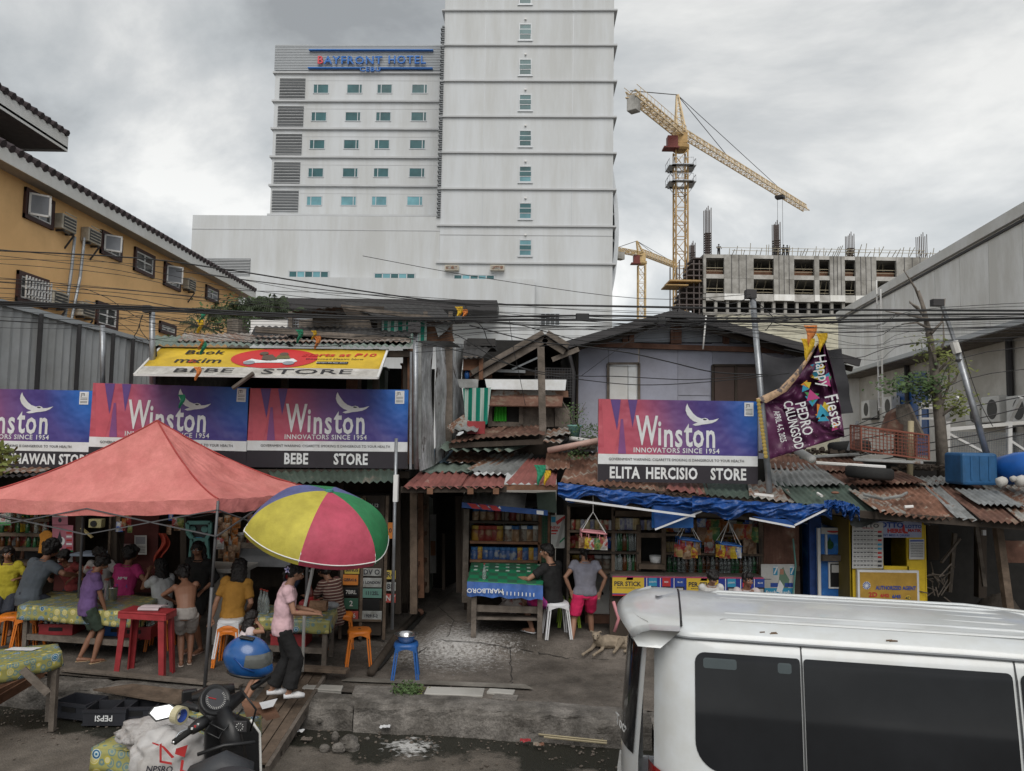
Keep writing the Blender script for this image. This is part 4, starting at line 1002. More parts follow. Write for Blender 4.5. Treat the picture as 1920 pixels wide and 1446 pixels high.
#SHINY SHEET WALL, MIDDLE SHACKS, LILAC HOUSE
def middle():
 r=thing('tin_side_wall','tall side wall of crumpled shiny tin sheets right of the corner store','wall',(V(820,880,10.8).x,11,2.6))
 cr=mat('crumpled_tin',(.46,.48,.50),.36,var=.5,scale=3.2,metal=.45,col2=(.12,.10,.09),thr=.60,grime=.55,gscale=2.2,bump=.5,bscale=1.2,stretch=(1,1,.5))
 NX=3
 pts=[(787,642,10.75),(812,640,11.3),(840,640,12.1),(868,645,13.0)];pb=[(787,884,10.75),(812,872,11.3),(840,848,12.1),(868,800,13.0)]
 for i in range(3):
  a,b,c,d=V(*pb[i]),V(*pb[i+1]),V(*pts[i+1]),V(*pts[i])
  k=MB().corr(a,b,c,d,pitch=.075,amp=.008,nv=14,wob=.05,seed=i);B(k,'tin_sheet',cr,r,smooth=True)
 for x,Y in((787,10.7),(852,12.6)):pbeam(r,(x,642,Y),(x,860,Y),.05,'galv','edge_strip')
 sheet(r,((786,640),(845,640),(865,652),(800,650)),'galvnew',10.7,12.4,pitch=.05,Y4=(10.65,11.8,12.6,10.9))
#shack between the tin wall and the lilac house
 Y=12.6
 r=thing('middle_shack','patched wooden shack with gabled roof, white panel and green curtain','shack',(V(960,860,Y).x,Y,2.6))
 block(r,868,1083,640,870,Y+1.8,.1,'dark','back_wall')
 for a,b in(((1022,630),(888,706)),((1022,630),(1062,655))):
  pbeam(r,(*a,Y-.1),(*b,Y-.1),.05,'woodgrey','barge_board',h=.22)
 p=[V(1022,628,Y-.15),V(886,704,Y-.15),V(886,704,Y+2.2)+Vector((0,0,0)),V(1022,628,Y+2.2)]
 a,b=V(1022,627,Y-.2),V(882,706,Y-.2);c,d=b+Vector((0,2.6,0)),a+Vector((0,2.6,0))
 B(MB().corr(a,d,c,b,pitch=.09,amp=.012),'roof_sheet',M_.darksheet,r,smooth=True)
 a,b=V(1022,627,Y-.2),V(1066,656,Y-.2);c,d=b+Vector((0,2.6,0)),a+Vector((0,2.6,0))
 B(MB().corr(a,d,c,b,pitch=.09,amp=.012),'roof_sheet',M_.darksheet,r,smooth=True)
 pbeam(r,(925,695,Y+.3),(985,697,Y+.3),.05,'galvnew','tube');pbeam(r,(960,693,Y+.2),(1010,670,Y+.2),.03,'galvnew','tube')
 pbeam(r,(1035,675,Y),(1085,655,Y),.08,'woodgrey','rafter');pbeam(r,(945,700,Y+.4),(1060,700,Y+.4),.08,'darkwood','tie_beam')
 pbeam(r,(915,690,Y+.1),(915,712,Y+.1),.07,'woodred','stud');pbeam(r,(920,690,Y+.1),(920,712,Y+.1),.05,'woodred','stud')
 k=MB();a,b=V(1004,690,Y+.1),V(1074,745,Y+.1)
 for i in range(15):x=a.x+(b.x-a.x)*i/14;k.bx(x-.006,x+.006,Y+.1,Y+.11,b.z,a.z)
 for i in range(12):z=b.z+(a.z-b.z)*i/11;k.bx(a.x,b.x,Y+.09,Y+.1,z-.006,z+.006)
 B(k,'wire_mesh',M_.steeldk,r)
 board(r,((909,711),(1062,712),(1060,732),(913,730)),Y-.15,'signwhite',.04,'white_panel')
 board(r,((857,711),(897,711),(896,727),(862,727)),Y-.3,'galv',.04,'grey_panel')
 board(r,((922,732),(1065,733),(1066,745),(920,744)),Y-.02,'rustgrey',.02,'tin_strip')
 board(r,((922,742),(1056,741),(1054,762),(916,760)),None,'rust',.02,'rusty_flap',Y4=(Y-.05,Y-.05,Y-.35,Y-.35))
 block(r,918,1066,760,802,Y+.02,.08,'darkwood','wall')
 board(r,((979,762),(1039,762),(1039,801),(979,801)),Y-.03,'woodgrey',.03,'plywood_sheet');board(r,((1041,765),(1068,765),(1070,805),(1040,803)),Y-.02,'woodgrey',.03,'plywood_sheet')
 block(r,950,976,762,792,Y-.02,.05,'dark','window_opening')
 for a,b in(((919,758),(919,800)),((977,758),(977,796)),((1044,762),(1044,800))):pbeam(r,(*a,Y-.06),(*b,Y-.06),.07,'woodgrey','stud')
 board(r,((921,790),(978,792),(978,801),(921,799)),Y-.08,'woodgrey',.05,'sill')
 p=[V(928,761,Y-.1),V(950,761,Y-.1),V(950,790,Y-.1),V(926,790,Y-.1)]
 def f(u,v):q=p[0].lerp(p[1],u).lerp(p[3].lerp(p[2],u),v);return q+Vector((0,.025*math.sin(u*26),0))
 B(MB().grid(f,30,4),'green_curtain',mat('bright_green_cloth',(.03,.30,.02),.8),r,smooth=True)
 block(r,868,903,672,694,Y-.1,.6,'woodred','timber_box');block(r,868,905,668,673,Y-.2,.7,'woodgrey','box_lid');block(r,866,900,694,712,Y+.1,.1,'dark','recess')
 pbeam(r,(902,672,Y-.15),(902,712,Y-.15),.07,'woodred','stud');block(r,876,929,635,648,Y+.6,.9,'darksheet','roof_block');
 sheet(r,((866,672),(905,668),(925,648),(870,640)),'darksheet',Y-.3,Y+.9,pitch=.09)
 B(MB().ell(V(876,703,Y),(.05,.05,.09),8),'blue_cloth',M_.blue,r,smooth=True);B(MB().ell(V(887,702,Y),(.09,.05,.08),8),'brown_cloth',M_.beam,r,smooth=True)
 t0=[V(868,728,Y-.3),V(921,727,Y-.3),V(914,795,Y-.3),V(872,792,Y-.3)]
 def f(u,v):
  q=t0[0].lerp(t0[1],u).lerp(t0[3].lerp(t0[2],u),v);return q+Vector((0,.05*math.sin(u*11+v),-.05*math.sin(u*3.14)*v))
 TH(MB().grid(f,26,10),'striped_tarp',TARP,'green and white striped tarp hung beside the crumpled tin wall','tarpaulin',smooth=True)
 for x0,y0,x1,y1,Yp,w,lab in((842,652,842,830,11.9,.11,'square wooden post standing in front of the crumpled tin wall'),(1014,651,1018,832,11.8,.11,'square wooden post in front of the middle shack gable')):
  TH(MB().beam(V(x0,y0,Yp),V(x1,y1,Yp),w),'wooden_post',M_.woodgrey,lab,'post',group='tall wooden posts of the middle shacks')
 r2=thing('mid_level_roof','rusty lower roof of mixed corrugated sheets under the middle shack','roof',(V(950,840,11.6).x,12,2.6))
 Ya,Yb=11.3,12.5
 sheet(r2,((842,830),(920,820),(955,800),(880,806)),'rust',Ya,Yb);sheet(r2,((915,821),(968,818),(984,799),(950,801)),'rust',Ya,Yb)
 sheet(r2,((962,818),(1022,814),(1020,797),(985,799)),'rust',Ya,Yb)
 sheet(r2,((838,800),(850,812),(892,804),(868,778)),'rustgrey',11.6,12.2,Y4=(11.5,11.4,11.7,12.4));sheet(r2,((850,806),(895,810),(900,796),(860,788)),'galv',11.3,12.2)
 sheet(r2,((1022,820),(1070,812),(1066,800),(1026,806)),'rustgrey',11.4,12.3);sheet(r2,((1018,828),(1052,830),(1066,818),(1024,814)),'rustgrey',11.1,12)
 pbeam(r2,(842,836,11.4),(1020,828,11.4),.08,'darkwood','purlin');block(r2,842,1075,820,850,12.6,.1,'darkwood','back_board')
 TH(MB().box(V(893,802,11.9),(.28,.2,.2)),'red_bucket',M_.red,'faded red plastic box on the tin roof below the striped tarp','box')
 r3=thing('patchwork_roof','low patchwork roof of red, green, grey and rusty corrugated sheets','roof',(V(900,900,10.8).x,11,2.2))
 e=10.1
 sheet(r3,((754,915),(862,913),(880,887),(786,886)),'redsheet',e,e+1.0,pitch=.105,amp=.02);sheet(r3,((848,915),(944,912),(950,888),(872,889)),'redsheet',e-.02,e+1.0,pitch=.105,amp=.02)
 sheet(r3,((946,908),(1042,910),(1048,858),(990,860)),'redsheet',e+.05,e+1.6,pitch=.075,amp=.016)
 sheet(r3,((790,884),(905,884),(915,868),(802,866)),'palegreen',e+.9,e+1.6,pitch=.16,amp=.02);sheet(r3,((800,868),(925,868),(925,855),(812,853)),'palegreen',e+1.5,e+2,pitch=.15)
 sheet(r3,((792,866),(842,868),(856,846),(815,840)),'bluesheet',e+1.4,e+2.3);sheet(r3,((836,866),(912,868),(916,848),(850,845)),'rustor',e+1.35,e+2.2,pitch=.1)
 sheet(r3,((822,845),(960,846),(1010,828),(836,826)),'palegreen',e+1.2,e+1.9,pitch=.17,amp=.025)
 sheet(r3,((880,884),(962,890),(1004,850),(950,850)),'galv',e+.8,e+1.9,pitch=.09,amp=.02,Y4=(e+.7,e+.6,e+1.9,e+2.0));sheet(r3,((872,880),(925,884),(975,848),(935,845)),'rustgrey',e+.95,e+1.95,pitch=.09)
 sheet(r3,((1020,880),(1068,878),(1070,848),(1025,848)),'rustor',e+.55,e+1.2,pitch=.07);sheet(r3,((1030,850),(1120,846),(1118,818),(1060,820)),'darksheet',e+1.5,e+2.2)
 pbeam(r3,(752,918,e+.1),(950,917,e+.1),.08,'darkwood','fascia');pbeam(r3,(945,914,e+.1),(1045,914,e+.1),.07,'woodred','fascia')
 for x in(806,882,930):pbeam(r3,(x,921,e-.1),(x,915,e+1.6),.08,'woodred','rafter')
 TH(MB().tube([V(1028,845,11.0),V(1124,826,10.7)],.045,8),'plastic_pipe',mat('pink_pvc',(.50,.33,.28),.5),'pale pink plastic pipe lying across the roof left of the ELITA sign','pipe',smooth=True)
 TH(MB().tube([V(1068,822,11.6),V(1112,828,11.5)],.035,8),'plastic_pipe',M_.white,'short grey-white pipe beside the turquoise pot','pipe',smooth=True)
 pot=thing('plant_pot','turquoise pot with a sparse shrub against the lilac house wall','potted plant',V(1077,822,11.8))
 c=V(1077,822,11.8);B(MB().lathe([(.07,0),(.10,.18),(.115,.19),(.115,.21),(.09,.205),(.085,.19)],c,14),'pot',mat('turquoise',(.18,.36,.33),.6),pot,smooth=True)
 leafbush(pot,c+Vector((0,0,.2)),.25,.36,150,'leaf',stem=True)
 o=thing('roof_weed','green weeds growing in debris left of the ELITA sign','plant',V(1105,820,11.5));leafbush(o,V(1103,824,11.5),.32,.22,260,'leaf')
 o=thing('roof_weed','small leafy plant with a white bag on the rusty roof','plant',V(1080,856,11.0));leafbush(o,V(1083,860,10.9),.17,.16,160,'leaf');
 TH(MB().ell(V(1077,839,11),(.07,.05,.03),8),'plastic_bag',M_.whiteplastic,'crumpled white bag above the small roof plant','bag',smooth=True)
 rubble('roof_debris',V(1095,842,11.2),.5,.3,60,'dark debris heap on the roof between pipe and ELITA sign')
def leafbush(root,c,rad,h,n,m,stem=False,size=.03,name='foliage'):
 R=random.Random(int(c.x*100)+n);k=MB()
 for i in range(n):
  a=R.uniform(0,6.283);q=R.random()**.6;z=R.random()
  p=c+Vector((math.cos(a)*rad*q*(1-.3*z),math.sin(a)*rad*q*(1-.3*z),h*z))
  s=size*R.uniform(.6,1.4);d=Vector((R.uniform(-1,1),R.uniform(-1,1),R.uniform(-.4,.8))).normalized();e=d.orthogonal().normalized()
  k.poly([p,p+d*s*.6+e*s*.35,p+d*s*1.3,p+d*s*.6-e*s*.35])
 B(k,name,M_[m],root)['kind']='stuff'
 if stem:
  k=MB()
  for i in range(6):a=R.uniform(0,6.28);k.tube([c-Vector((0,0,.02)),c+Vector((math.cos(a)*rad*.3,math.sin(a)*rad*.3,h*.5)),c+Vector((math.cos(a)*rad*.8,math.sin(a)*rad*.8,h*R.uniform(.7,1.1)))],[.008,.006,.003],4)
  B(k,'stems',M_.bark,root)
def rubble(name,c,rx,ry,n,label,m='darkwood'):
 R=random.Random(n);k=MB()
 for i in range(n):
  p=c+Vector((R.gauss(0,rx*.5),R.gauss(0,ry*.5),abs(R.gauss(0,.03))))
  k.box(p,(R.uniform(.02,.12),R.uniform(.02,.08),R.uniform(.01,.05)),Matrix.Rotation(R.uniform(0,6),3,'Z')@Matrix.Rotation(R.uniform(-.5,.5),3,'X'))
 return TH(k,name,M_[m],label,'debris',kind='stuff')
middle()
def lilac():
 Y=13.6
 r=thing('lilac_house','lilac board house with wide gable roof behind the ELITA sign','house',(V(1260,800,Y).x,Y,2.4))
 xl,xr=1083,1424
 xs=[1083,1176,1274,1336,1424,1490]
 zt=V(1250,645,Y).z;zb=2.2
 def wall(a,b,y0,y1,m='lilac'):
  A,C=V(a,y1,Y),V(b,y0,Y);B(MB().bx(A.x+.003,C.x-.003,Y,Y+.06,A.z,C.z),'wall_board',M_[m],r)
 wall(1083,1141,645,860);wall(1141,1198,645,683);wall(1198,1271,645,860);wall(1271,1336,645,742);wall(1271,1336,742,860);wall(1336,1422,645,686);wall(1422,1500,650,860)
 f=MB();
 for a,b in(((1140,682),(1198,682)),((1140,682),(1140,760)),((1198,682),(1198,760))):f.beam(V(*a,Y-.03),V(*b,Y-.03),.045)
 fo=B(f,'window_frame',M_.woodgrey,r);board(r,((1143,685),(1177,685),(1177,760),(1143,760)),Y+.01,'white',.02,'window_board');board(r,((1178,685),(1196,685),(1196,760),(1178,760)),Y+.0,'signwhite',.02,'window_board')
 db=mat('dark_brown_door',(.065,.04,.033),.6,var=.1,grime=.2)
 for a,b in((1338,1379),(1380,1421)):
  A,C=V(a,760,Y),V(b,687,Y);B(MB().bx(A.x+.01,C.x-.01,Y-.03,Y+.02,A.z,C.z),'door_leaf',db,r,bev=.01)
 f=MB();
 for a,b in(((1336,685),(1423,685)),((1336,685),(1336,760)),((1423,685),(1423,760)),((1379.5,685),(1379.5,760))):f.beam(V(*a,Y-.04),V(*b,Y-.04),.04)
 B(f,'door_frame',M_.darkwood,r)
 gx=[1090,1170,1187,1262,1272,1358,1365,1440]
 roof=lambda x:583+abs(x-1270)*(.335 if x<1270 else.27)
 for a,b in((1090,1168),(1187,1260),(1273,1356),(1366,1455)):
  pts=[(a,642),(b,642),(b,roof(b)+9),(a,min(641,roof(a)+9))];p=[V(x,y,Y+.05)for x,y in pts];B(MB().prism(p,(0,.03,0)),'gable_board',M_.lilac2,r)
 for x,w in((1172,.10),(1184,.09),(1262,.10),(1270,.13),(1361,.10),(1133,.06)):pbeam(r,(x,max(roof(x)+5,590),Y-.01),(x,645,Y-.01),w,'beam','stud')
 pbeam(r,(1083,645,Y-.06),(1470,658,Y-.06),.09,'beam','tie_beam')
 pbeam(r,(1085,640,Y-.08),(1268,592,Y-.08),.10,'beam','rafter');pbeam(r,(1272,592,Y-.08),(1470,660,Y-.08),.10,'beam','rafter')
 ff=Y-.8
 ap,le,re=V(1270,580,ff),V(1064,640,ff),V(1612,674,ff)
 for a,b in((ap,le),(ap,re)):
  n=5
  for i in range(n):
   s,e=a.lerp(b,i/n),a.lerp(b,(i+1)/n+.01);B(MB().corr(s,s+Vector((0,5,0)),e+Vector((0,5,0)),e,pitch=.1,amp=.012,seed=i),'roof_sheet',M_.darksheet,r,smooth=True)
  B(MB().beam(a-Vector((0,0,.06)),b-Vector((0,0,.06)),.05,.13),'barge_board',M_.steeldk,r)
  B(MB().beam(a+Vector((0,.3,-.14)),b+Vector((0,.3,-.14)),.07,.09),'rafter',M_.darkwood,r)
 B(MB().bx(V(1083,800,Y).x-.03,V(1083,800,Y).x,Y-.05,Y+4,2.2,zt),'side_wall',M_.darkwood,r)
 B(MB().bx(V(1500,800,Y).x,V(1500,800,Y).x+.05,Y,Y+4,2.2,zt-.1),'side_wall',M_.lilac,r)
 B(MB().bx(V(1083,800,Y).x,V(1500,800,Y).x,Y+4,Y+4.1,2.2,zt),'back_wall',M_.dark,r)
 TH(MB().tube([V(1062,640,12.9),V(1075,700,12.9),V(1072,860,12.9)],.04,6),'downpipe',M_.steeldk,'dark bent downpipe at the left corner of the lilac house','pipe')
 t0=[(1430,665),(1470,680),(1560,655),(1600,770),(1540,810),(1430,790)]
 p={}
 def f(u,v):
  top=V(1428+150*u,662+22*math.sin(u*3.14*1.0)*(1-u)-8*u,12.2-.1*u);bot=V(1430+170*u,792-18*u,12.0)
  q=top.lerp(bot,v);return q+Vector((0,.12*noise.noise(Vector((u*3,v*3,2))),0))
 TH(MB().grid(f,20,14),'black_netting',mat('black_net',(.03,.03,.034),.9,var=.2),'black shade netting hung right of the brown doors, behind the party banner','netting',smooth=True)
lilac()
#PARTY BANNER
def banner():
 r=thing('party_banner','crumpled purple party banner hanging from a knot beside the ELITA sign','banner',V(1500,830,10.2))
 Lf=[(1538,640),(1518,668),(1492,700),(1464,728),(1420,748)]
 Rt=[(1546,640),(1560,690),(1572,740),(1578,780),(1583,815)]
 Bt=[(1420,748),(1430,800),(1440,862)]
 def P(u,v):
  i=min(3.999,v*4);j=int(i);t=i-j
  l=[Lf[j][q]+(Lf[j+1][q]-Lf[j][q])*t for q in(0,1)];rr=[Rt[j][q]+(Rt[j+1][q]-Rt[j][q])*t for q in(0,1)]
  return l[0]+(rr[0]-l[0])*u,l[1]+(rr[1]-l[1])*u
 def f(u,v):
  x,y=P(u,v);w=(1-v)**.7
  yy=10.0+.10*math.sin(u*16)*w+.22*noise.noise(Vector((u*4,v*4,0)))+.14*noise.noise(Vector((u*11,v*9,4)))+.05*math.sin(u*7+v*6)*(v)
  return V(x,y,yy)
 def g(u,v):
  a=(1420+(1583-1420)*u,748+(815-748)*u);b=(1440+(1583-1440)*min(1,u*1.0),862-(862-818)*u)
  x,y=a[0]+(b[0]-a[0])*v,a[1]+(b[1]-a[1])*v
  yy=10.0+.10*noise.noise(Vector((u*5,1+v*2,0)))+.05*noise.noise(Vector((u*12,v*4,4)))+.05*math.sin(u*7+6+v*2)*(1-.3*v)
  return V(x,y,yy)
 m=mat('banner_print',(.10,.025,.075),.35,var=.3,scale=2.2,bump=.3)
 nt=m.node_tree;N,L=nt.nodes,nt.links;b=N['Principled BSDF'];tc=N.new('ShaderNodeTexCoord')
 vo=N.new('ShaderNodeTexVoronoi');vo.inputs['Scale'].default_value=24;L.new(tc.outputs['Object'],vo.inputs['Vector'])
 r1=N.new('ShaderNodeMapRange');r1.inputs[1].default_value=.16;r1.inputs[2].default_value=.12;L.new(vo.outputs['Distance'],r1.inputs[0])
 n3=N.new('ShaderNodeTexNoise');n3.inputs['Scale'].default_value=2.2;L.new(tc.outputs['Object'],n3.inputs['Vector']);r2=N.new('ShaderNodeMapRange');r2.inputs[1].default_value=.45;r2.inputs[2].default_value=.6;L.new(n3.outputs['Fac'],r2.inputs[0])
 mu=N.new('ShaderNodeMath');mu.operation='MULTIPLY';L.new(r1.outputs[0],mu.inputs[0]);L.new(r2.outputs[0],mu.inputs[1])
 x=N.new('ShaderNodeMix');x.data_type='RGBA';src=b.inputs['Base Color'].links[0].from_socket;L.new(mu.outputs[0],x.inputs[0]);L.new(src,x.inputs[6]);x.inputs[7].default_value=(.6,.3,.5,1);L.new(x.outputs[2],b.inputs['Base Color'])
 k=MB().grid(f,40,30);k.grid(g,40,12);B(k,'cloth',m,r,smooth=True,sol=.004)
 def h(u,v):
  a,b=P(0.0,v),P(.12,v);x,y=a[0]+(b[0]-a[0])*u-3,a[1]+(b[1]-a[1])*u;return V(x,y,9.9-.02*math.sin(u*3))
 B(MB().grid(h,6,20),'folded_edge',mat('banner_beige',(.36,.24,.15),.7,var=.5,scale=8,col2=(.12,.10,.10),thr=.55),r,smooth=True)
 cols=[flat('print_orange',(.65,.22,.02)),flat('print_yellow',(.60,.45,.04)),flat('print_cyan',(.03,.28,.42)),flat('print_green',(.05,.25,.08)),flat('print_magenta',(.45,.05,.20))]
 R=random.Random(4)
 for cx,cy,s in((1535,690,12),(1552,712,14),(1522,745,15),(1545,770,17),(1540,785,12),(1568,800,8),(1530,705,10),(1510,725,9)):
  for i in range(3):
   a=R.uniform(0,6.3);c=(cx+R.uniform(-5,5),cy+R.uniform(-5,5));pts=[]
   for q in range(3):aa=a+q*2.1+R.uniform(-.3,.3);pts.append(V(c[0]+s*math.cos(aa),c[1]+s*.9*math.sin(aa),9.86-.004*i))
   B(MB().poly(pts),'printed_kite',cols[(i+int(cx))%5],r)
 def tx(s,x,y,size,ang,mm,bold=.004,sx=.7,nm='lettering'):
  p=V(x,y,9.80);text(s,p,size,mm,r,sx=sx,bold=bold,rot=Matrix.Rotation(RAD(ang),4,'Y'),name=nm)
 tx('PEDRO',1507,785,.20,76,M_.signwhite,.006);tx('CALUNGSOD',1487,797,.175,76,M_.signwhite,.006,.60);tx('APRIL 4-5, 2025',1462,800,.115,77,M_.signwhite,.002,.55)
 tx('Happy',1541,695,.22,80,M_.signwhite,.004,.75);tx('Fiesta',1564,770,.25,76,M_.signwhite,.004,.75)
 k=MB();R=random.Random(6)
 for i in range(16):
  t=i/15;p=V(1422+14*t,752+104*t,9.88);k.ell(p,(.03,.01,.03),6)
 B(k,'trim_beads',flat('trim_gold',(.35,.25,.06)),r)
 k=MB().tube([V(1541,632,10),V(1543,640,10),V(1540,650,10)],[.03,.05,.03],6);B(k,'knot',mat('green_rag',(.03,.14,.10),.8),r,smooth=True)
banner()
#SMALL GOODS (prototypes built once, then copied)
def proto_bottle(name,m,capm,liq=None):
 k=MB().lathe([(.030,0),(.034,.01),(.034,.12),(.030,.15),(.014,.19),(.0125,.235),(.015,.24)],n=8);o=B(k,name,m,local=True,smooth=True)
 c=B(MB().lathe([(.016,.238),(.016,.252)],n=8),'cap',capm,o,local=True);return o
def proto_jar(name,m,lidm):
 o=B(MB().lathe([(.05,0),(.058,.01),(.058,.13),(.05,.15)],n=10),name,m,local=True,smooth=True)
 B(MB().lathe([(.054,.148),(.054,.185)],n=10),'lid',lidm,o,local=True);return o
def proto_pack(name,m,w=.12,h=.16,d=.035):
 k=MB()
 def f(u,v):return((u-.5)*w,-d*math.sin(math.pi*u)*math.sin(math.pi*v),v*h)
 def g(u,v):return((.5-u)*w,d*math.sin(math.pi*u)*math.sin(math.pi*v),v*h)
 k.grid(f,4,4);k.grid(g,4,4);k.bx(-w/2,w/2,-.002,.002,-.008,0);k.bx(-w/2,w/2,-.002,.002,h,h+.008)
 return B(k,name,m,local=True,smooth=False)
def proto_can(name,m):
 o=B(MB().lathe([(.026,0),(.033,.008),(.033,.10),(.028,.112)],n=10),name,m,local=True,smooth=True);return o
def goods_mat(name,c1,c2):return mat(name,c1,.45,var=.1,scale=9,col2=c2,thr=.52)  # goods colours are darkened to stand in for the shade inside the stalls
GM={'candy_red':goods_mat('goods_red',(.14,.02,.015),(.20,.11,.06)),'candy_yel':goods_mat('goods_yellow',(.25,.14,.02),(.16,.06,.03)),'candy_white':goods_mat('goods_pale',(.20,.18,.15),(.12,.07,.05)),'candy_blue':goods_mat('goods_blue',(.02,.05,.14),(.15,.16,.18)),'candy_green':goods_mat('goods_green',(.03,.08,.03),(.16,.15,.06)),'brown':goods_mat('goods_brown',(.16,.09,.045),(.30,.22,.14))}
lids={'blue':flat('lid_blue',(.02,.08,.20)),'red':flat('lid_red',(.24,.03,.02)),'yel':flat('lid_yellow',(.30,.20,.03)),'wht':flat('lid_white',(.50,.5,.5))}
_used=set()
def put(proto,p,label,group,cat,rz=0,s=1.0):
 M=TM(p,rz,s)
 if proto.name not in _used:
  _used.add(proto.name);proto.matrix_basis=M;RT[proto.name]=M;reg(proto,label,cat,group);return proto
 return dup(proto,M,label=label,group=group)
BT=[proto_bottle('glass_bottle',M_.glassclear,lids['red']),proto_bottle('glass_bottle',M_.glassbrown,lids['yel']),proto_bottle('glass_bottle',M_.glassgreen,lids['wht'])]
BTN=['clear glass','brown glass','green glass']
JR=[(proto_jar('candy_jar',GM[a],lids[b]),c)for a,b,c in(('candy_red','red','red-lidded jar of red sweets'),('candy_yel','yel','yellow-lidded jar of orange sweets'),('candy_white','wht','white-lidded jar of pale biscuits'),('candy_blue','blue','blue-lidded jar of sweets'),('brown','blue','blue-lidded jar of brown snacks'),('candy_green','red','red-lidded jar of green sweets'))]
PK=[(proto_pack('snack_packet',goods_mat('pack_'+n,c1,c2)),n)for n,c1,c2 in(('red',(.22,.02,.02),(.28,.2,.08)),('yellow',(.42,.30,.02),(.25,.06,.02)),('orange',(.26,.09,.02),(.24,.18,.12)),('blue',(.03,.10,.40),(.5,.5,.5)),('brown',(.13,.07,.04),(.25,.17,.11)),('green',(.04,.12,.04),(.2,.2,.06)),('white',(.32,.32,.31),(.25,.04,.04)))]
CN=[(proto_can('tin_can',goods_mat('can_'+n,c1,c2)),n)for n,c1,c2 in(('gold',(.30,.22,.10),(.42,.36,.22)),('red',(.28,.04,.03),(.35,.30,.22)),('silver',(.32,.32,.33),(.15,.15,.25)))]
def row(kind,x0,x1,yb,Y,n,where,seed=0,s=1.0,jit=.02,skip=0.0,only=None):
 """a row of goods standing on a shelf between two photo columns"""
 R=random.Random(seed)
 a,b=V(x0,yb,Y),V(x1,yb,Y)
 for i in range(n):
  if R.random()<skip:continue
  p=a.lerp(b,(i+.5)/n)+Vector((R.uniform(-jit,jit)*.6,R.uniform(-jit,jit),0));p.z=(a.z+b.z)/2
  if kind=='jar':
   j,nm=JR[R.choice(only)if only else R.randrange(len(JR))];put(j,p,nm+' '+where,'candy jars '+where,'jar',R.uniform(0,6),s)
  elif kind=='bottle':
   q=R.choice(only)if only else R.randrange(3);put(BT[q],p,BTN[q]+' bottle '+where,'bottles '+where,'bottle',R.uniform(0,6),s*R.uniform(.92,1.08))
  elif kind=='can':
   q,nm=CN[R.choice(only)if only else R.randrange(3)];put(q,p,nm+' tin can '+where,'tin cans '+where,'can',R.uniform(0,6),s)
  else:
   q,nm=PK[R.choice(only)if only else R.randrange(len(PK))];put(q,p,nm+' snack packet '+where,'snack packets '+where,'packet',R.uniform(-.3,.3),s*R.uniform(.85,1.15))
def hang(x,y,Y,q,s,where):
 put(PK[q][0],V(x,y,Y)-Vector((0,0,.16*s)),PK[q][1]+' snack packet '+where,'snack packets '+where,'packet',random.Random(x*7+y).uniform(-.5,.5),s)
def poster(x0,x1,y0,y1,Y,m,label,name='poster',cat='poster',th=.006,lines=0,Y2=None,skew=0):
 t=thing(name,label,cat,V(x0,y1,Y));a,b,c,d=V(x0,y1,Y),V(x1,y1+skew,Y2 or Y),V(x1,y0+skew,Y2 or Y),V(x0,y0,Y)
 B(MB().prism([a,b,c,d],(0,th,0)),'sheet',m,t)
 return t,lambda u,v,o=.004:a.lerp(b,u).lerp(d.lerp(c,u),v)-Vector((0,o,0))
def pquad(t,P,u0,u1,v0,v1,m,nm='printed_shape',o=.003):B(MB().poly([P(u0,v0,o),P(u1,v0,o),P(u1,v1,o),P(u0,v1,o)]),nm,m,t)
def ppoly(t,P,pts,m,nm='printed_shape',o=.003):B(MB().poly([P(a,b,o)for a,b in pts]),nm,m,t)
def ptext(t,P,s,u,v,size,m,sx=1,bold=0,rot=None,o=.005,**k):text(s,P(u,v,o),size,m,t,sx=sx,bold=bold,rot=rot,ext=.0006,**k)
def prow(t,P,u0,u1,v,n,m,h=.012,seed=0):
 R=random.Random(seed);k=MB();u=u0
 while u<u1:w=R.uniform(.02,.09)*(u1-u0);k.poly([P(u,v,.0035),P(min(u1,u+w),v,.0035),P(min(u1,u+w),v+h,.0035),P(u,v+h,.0035)]);u+=w+.02*(u1-u0)
 B(k,'fine_print',m,t)
INK=flat('ink_dark',(.03,.03,.04));INKB=flat('ink_blue',(.02,.06,.28));INKR=flat('ink_red',(.42,.03,.03));INKY=flat('ink_yellow',(.58,.40,.04));INKG=flat('ink_green',(.02,.22,.10));INKC=flat('ink_cyan',(.03,.25,.42));PAPER=mat('paper',(.50,.50,.49),.7,var=.05,grime=.2,gscale=4)
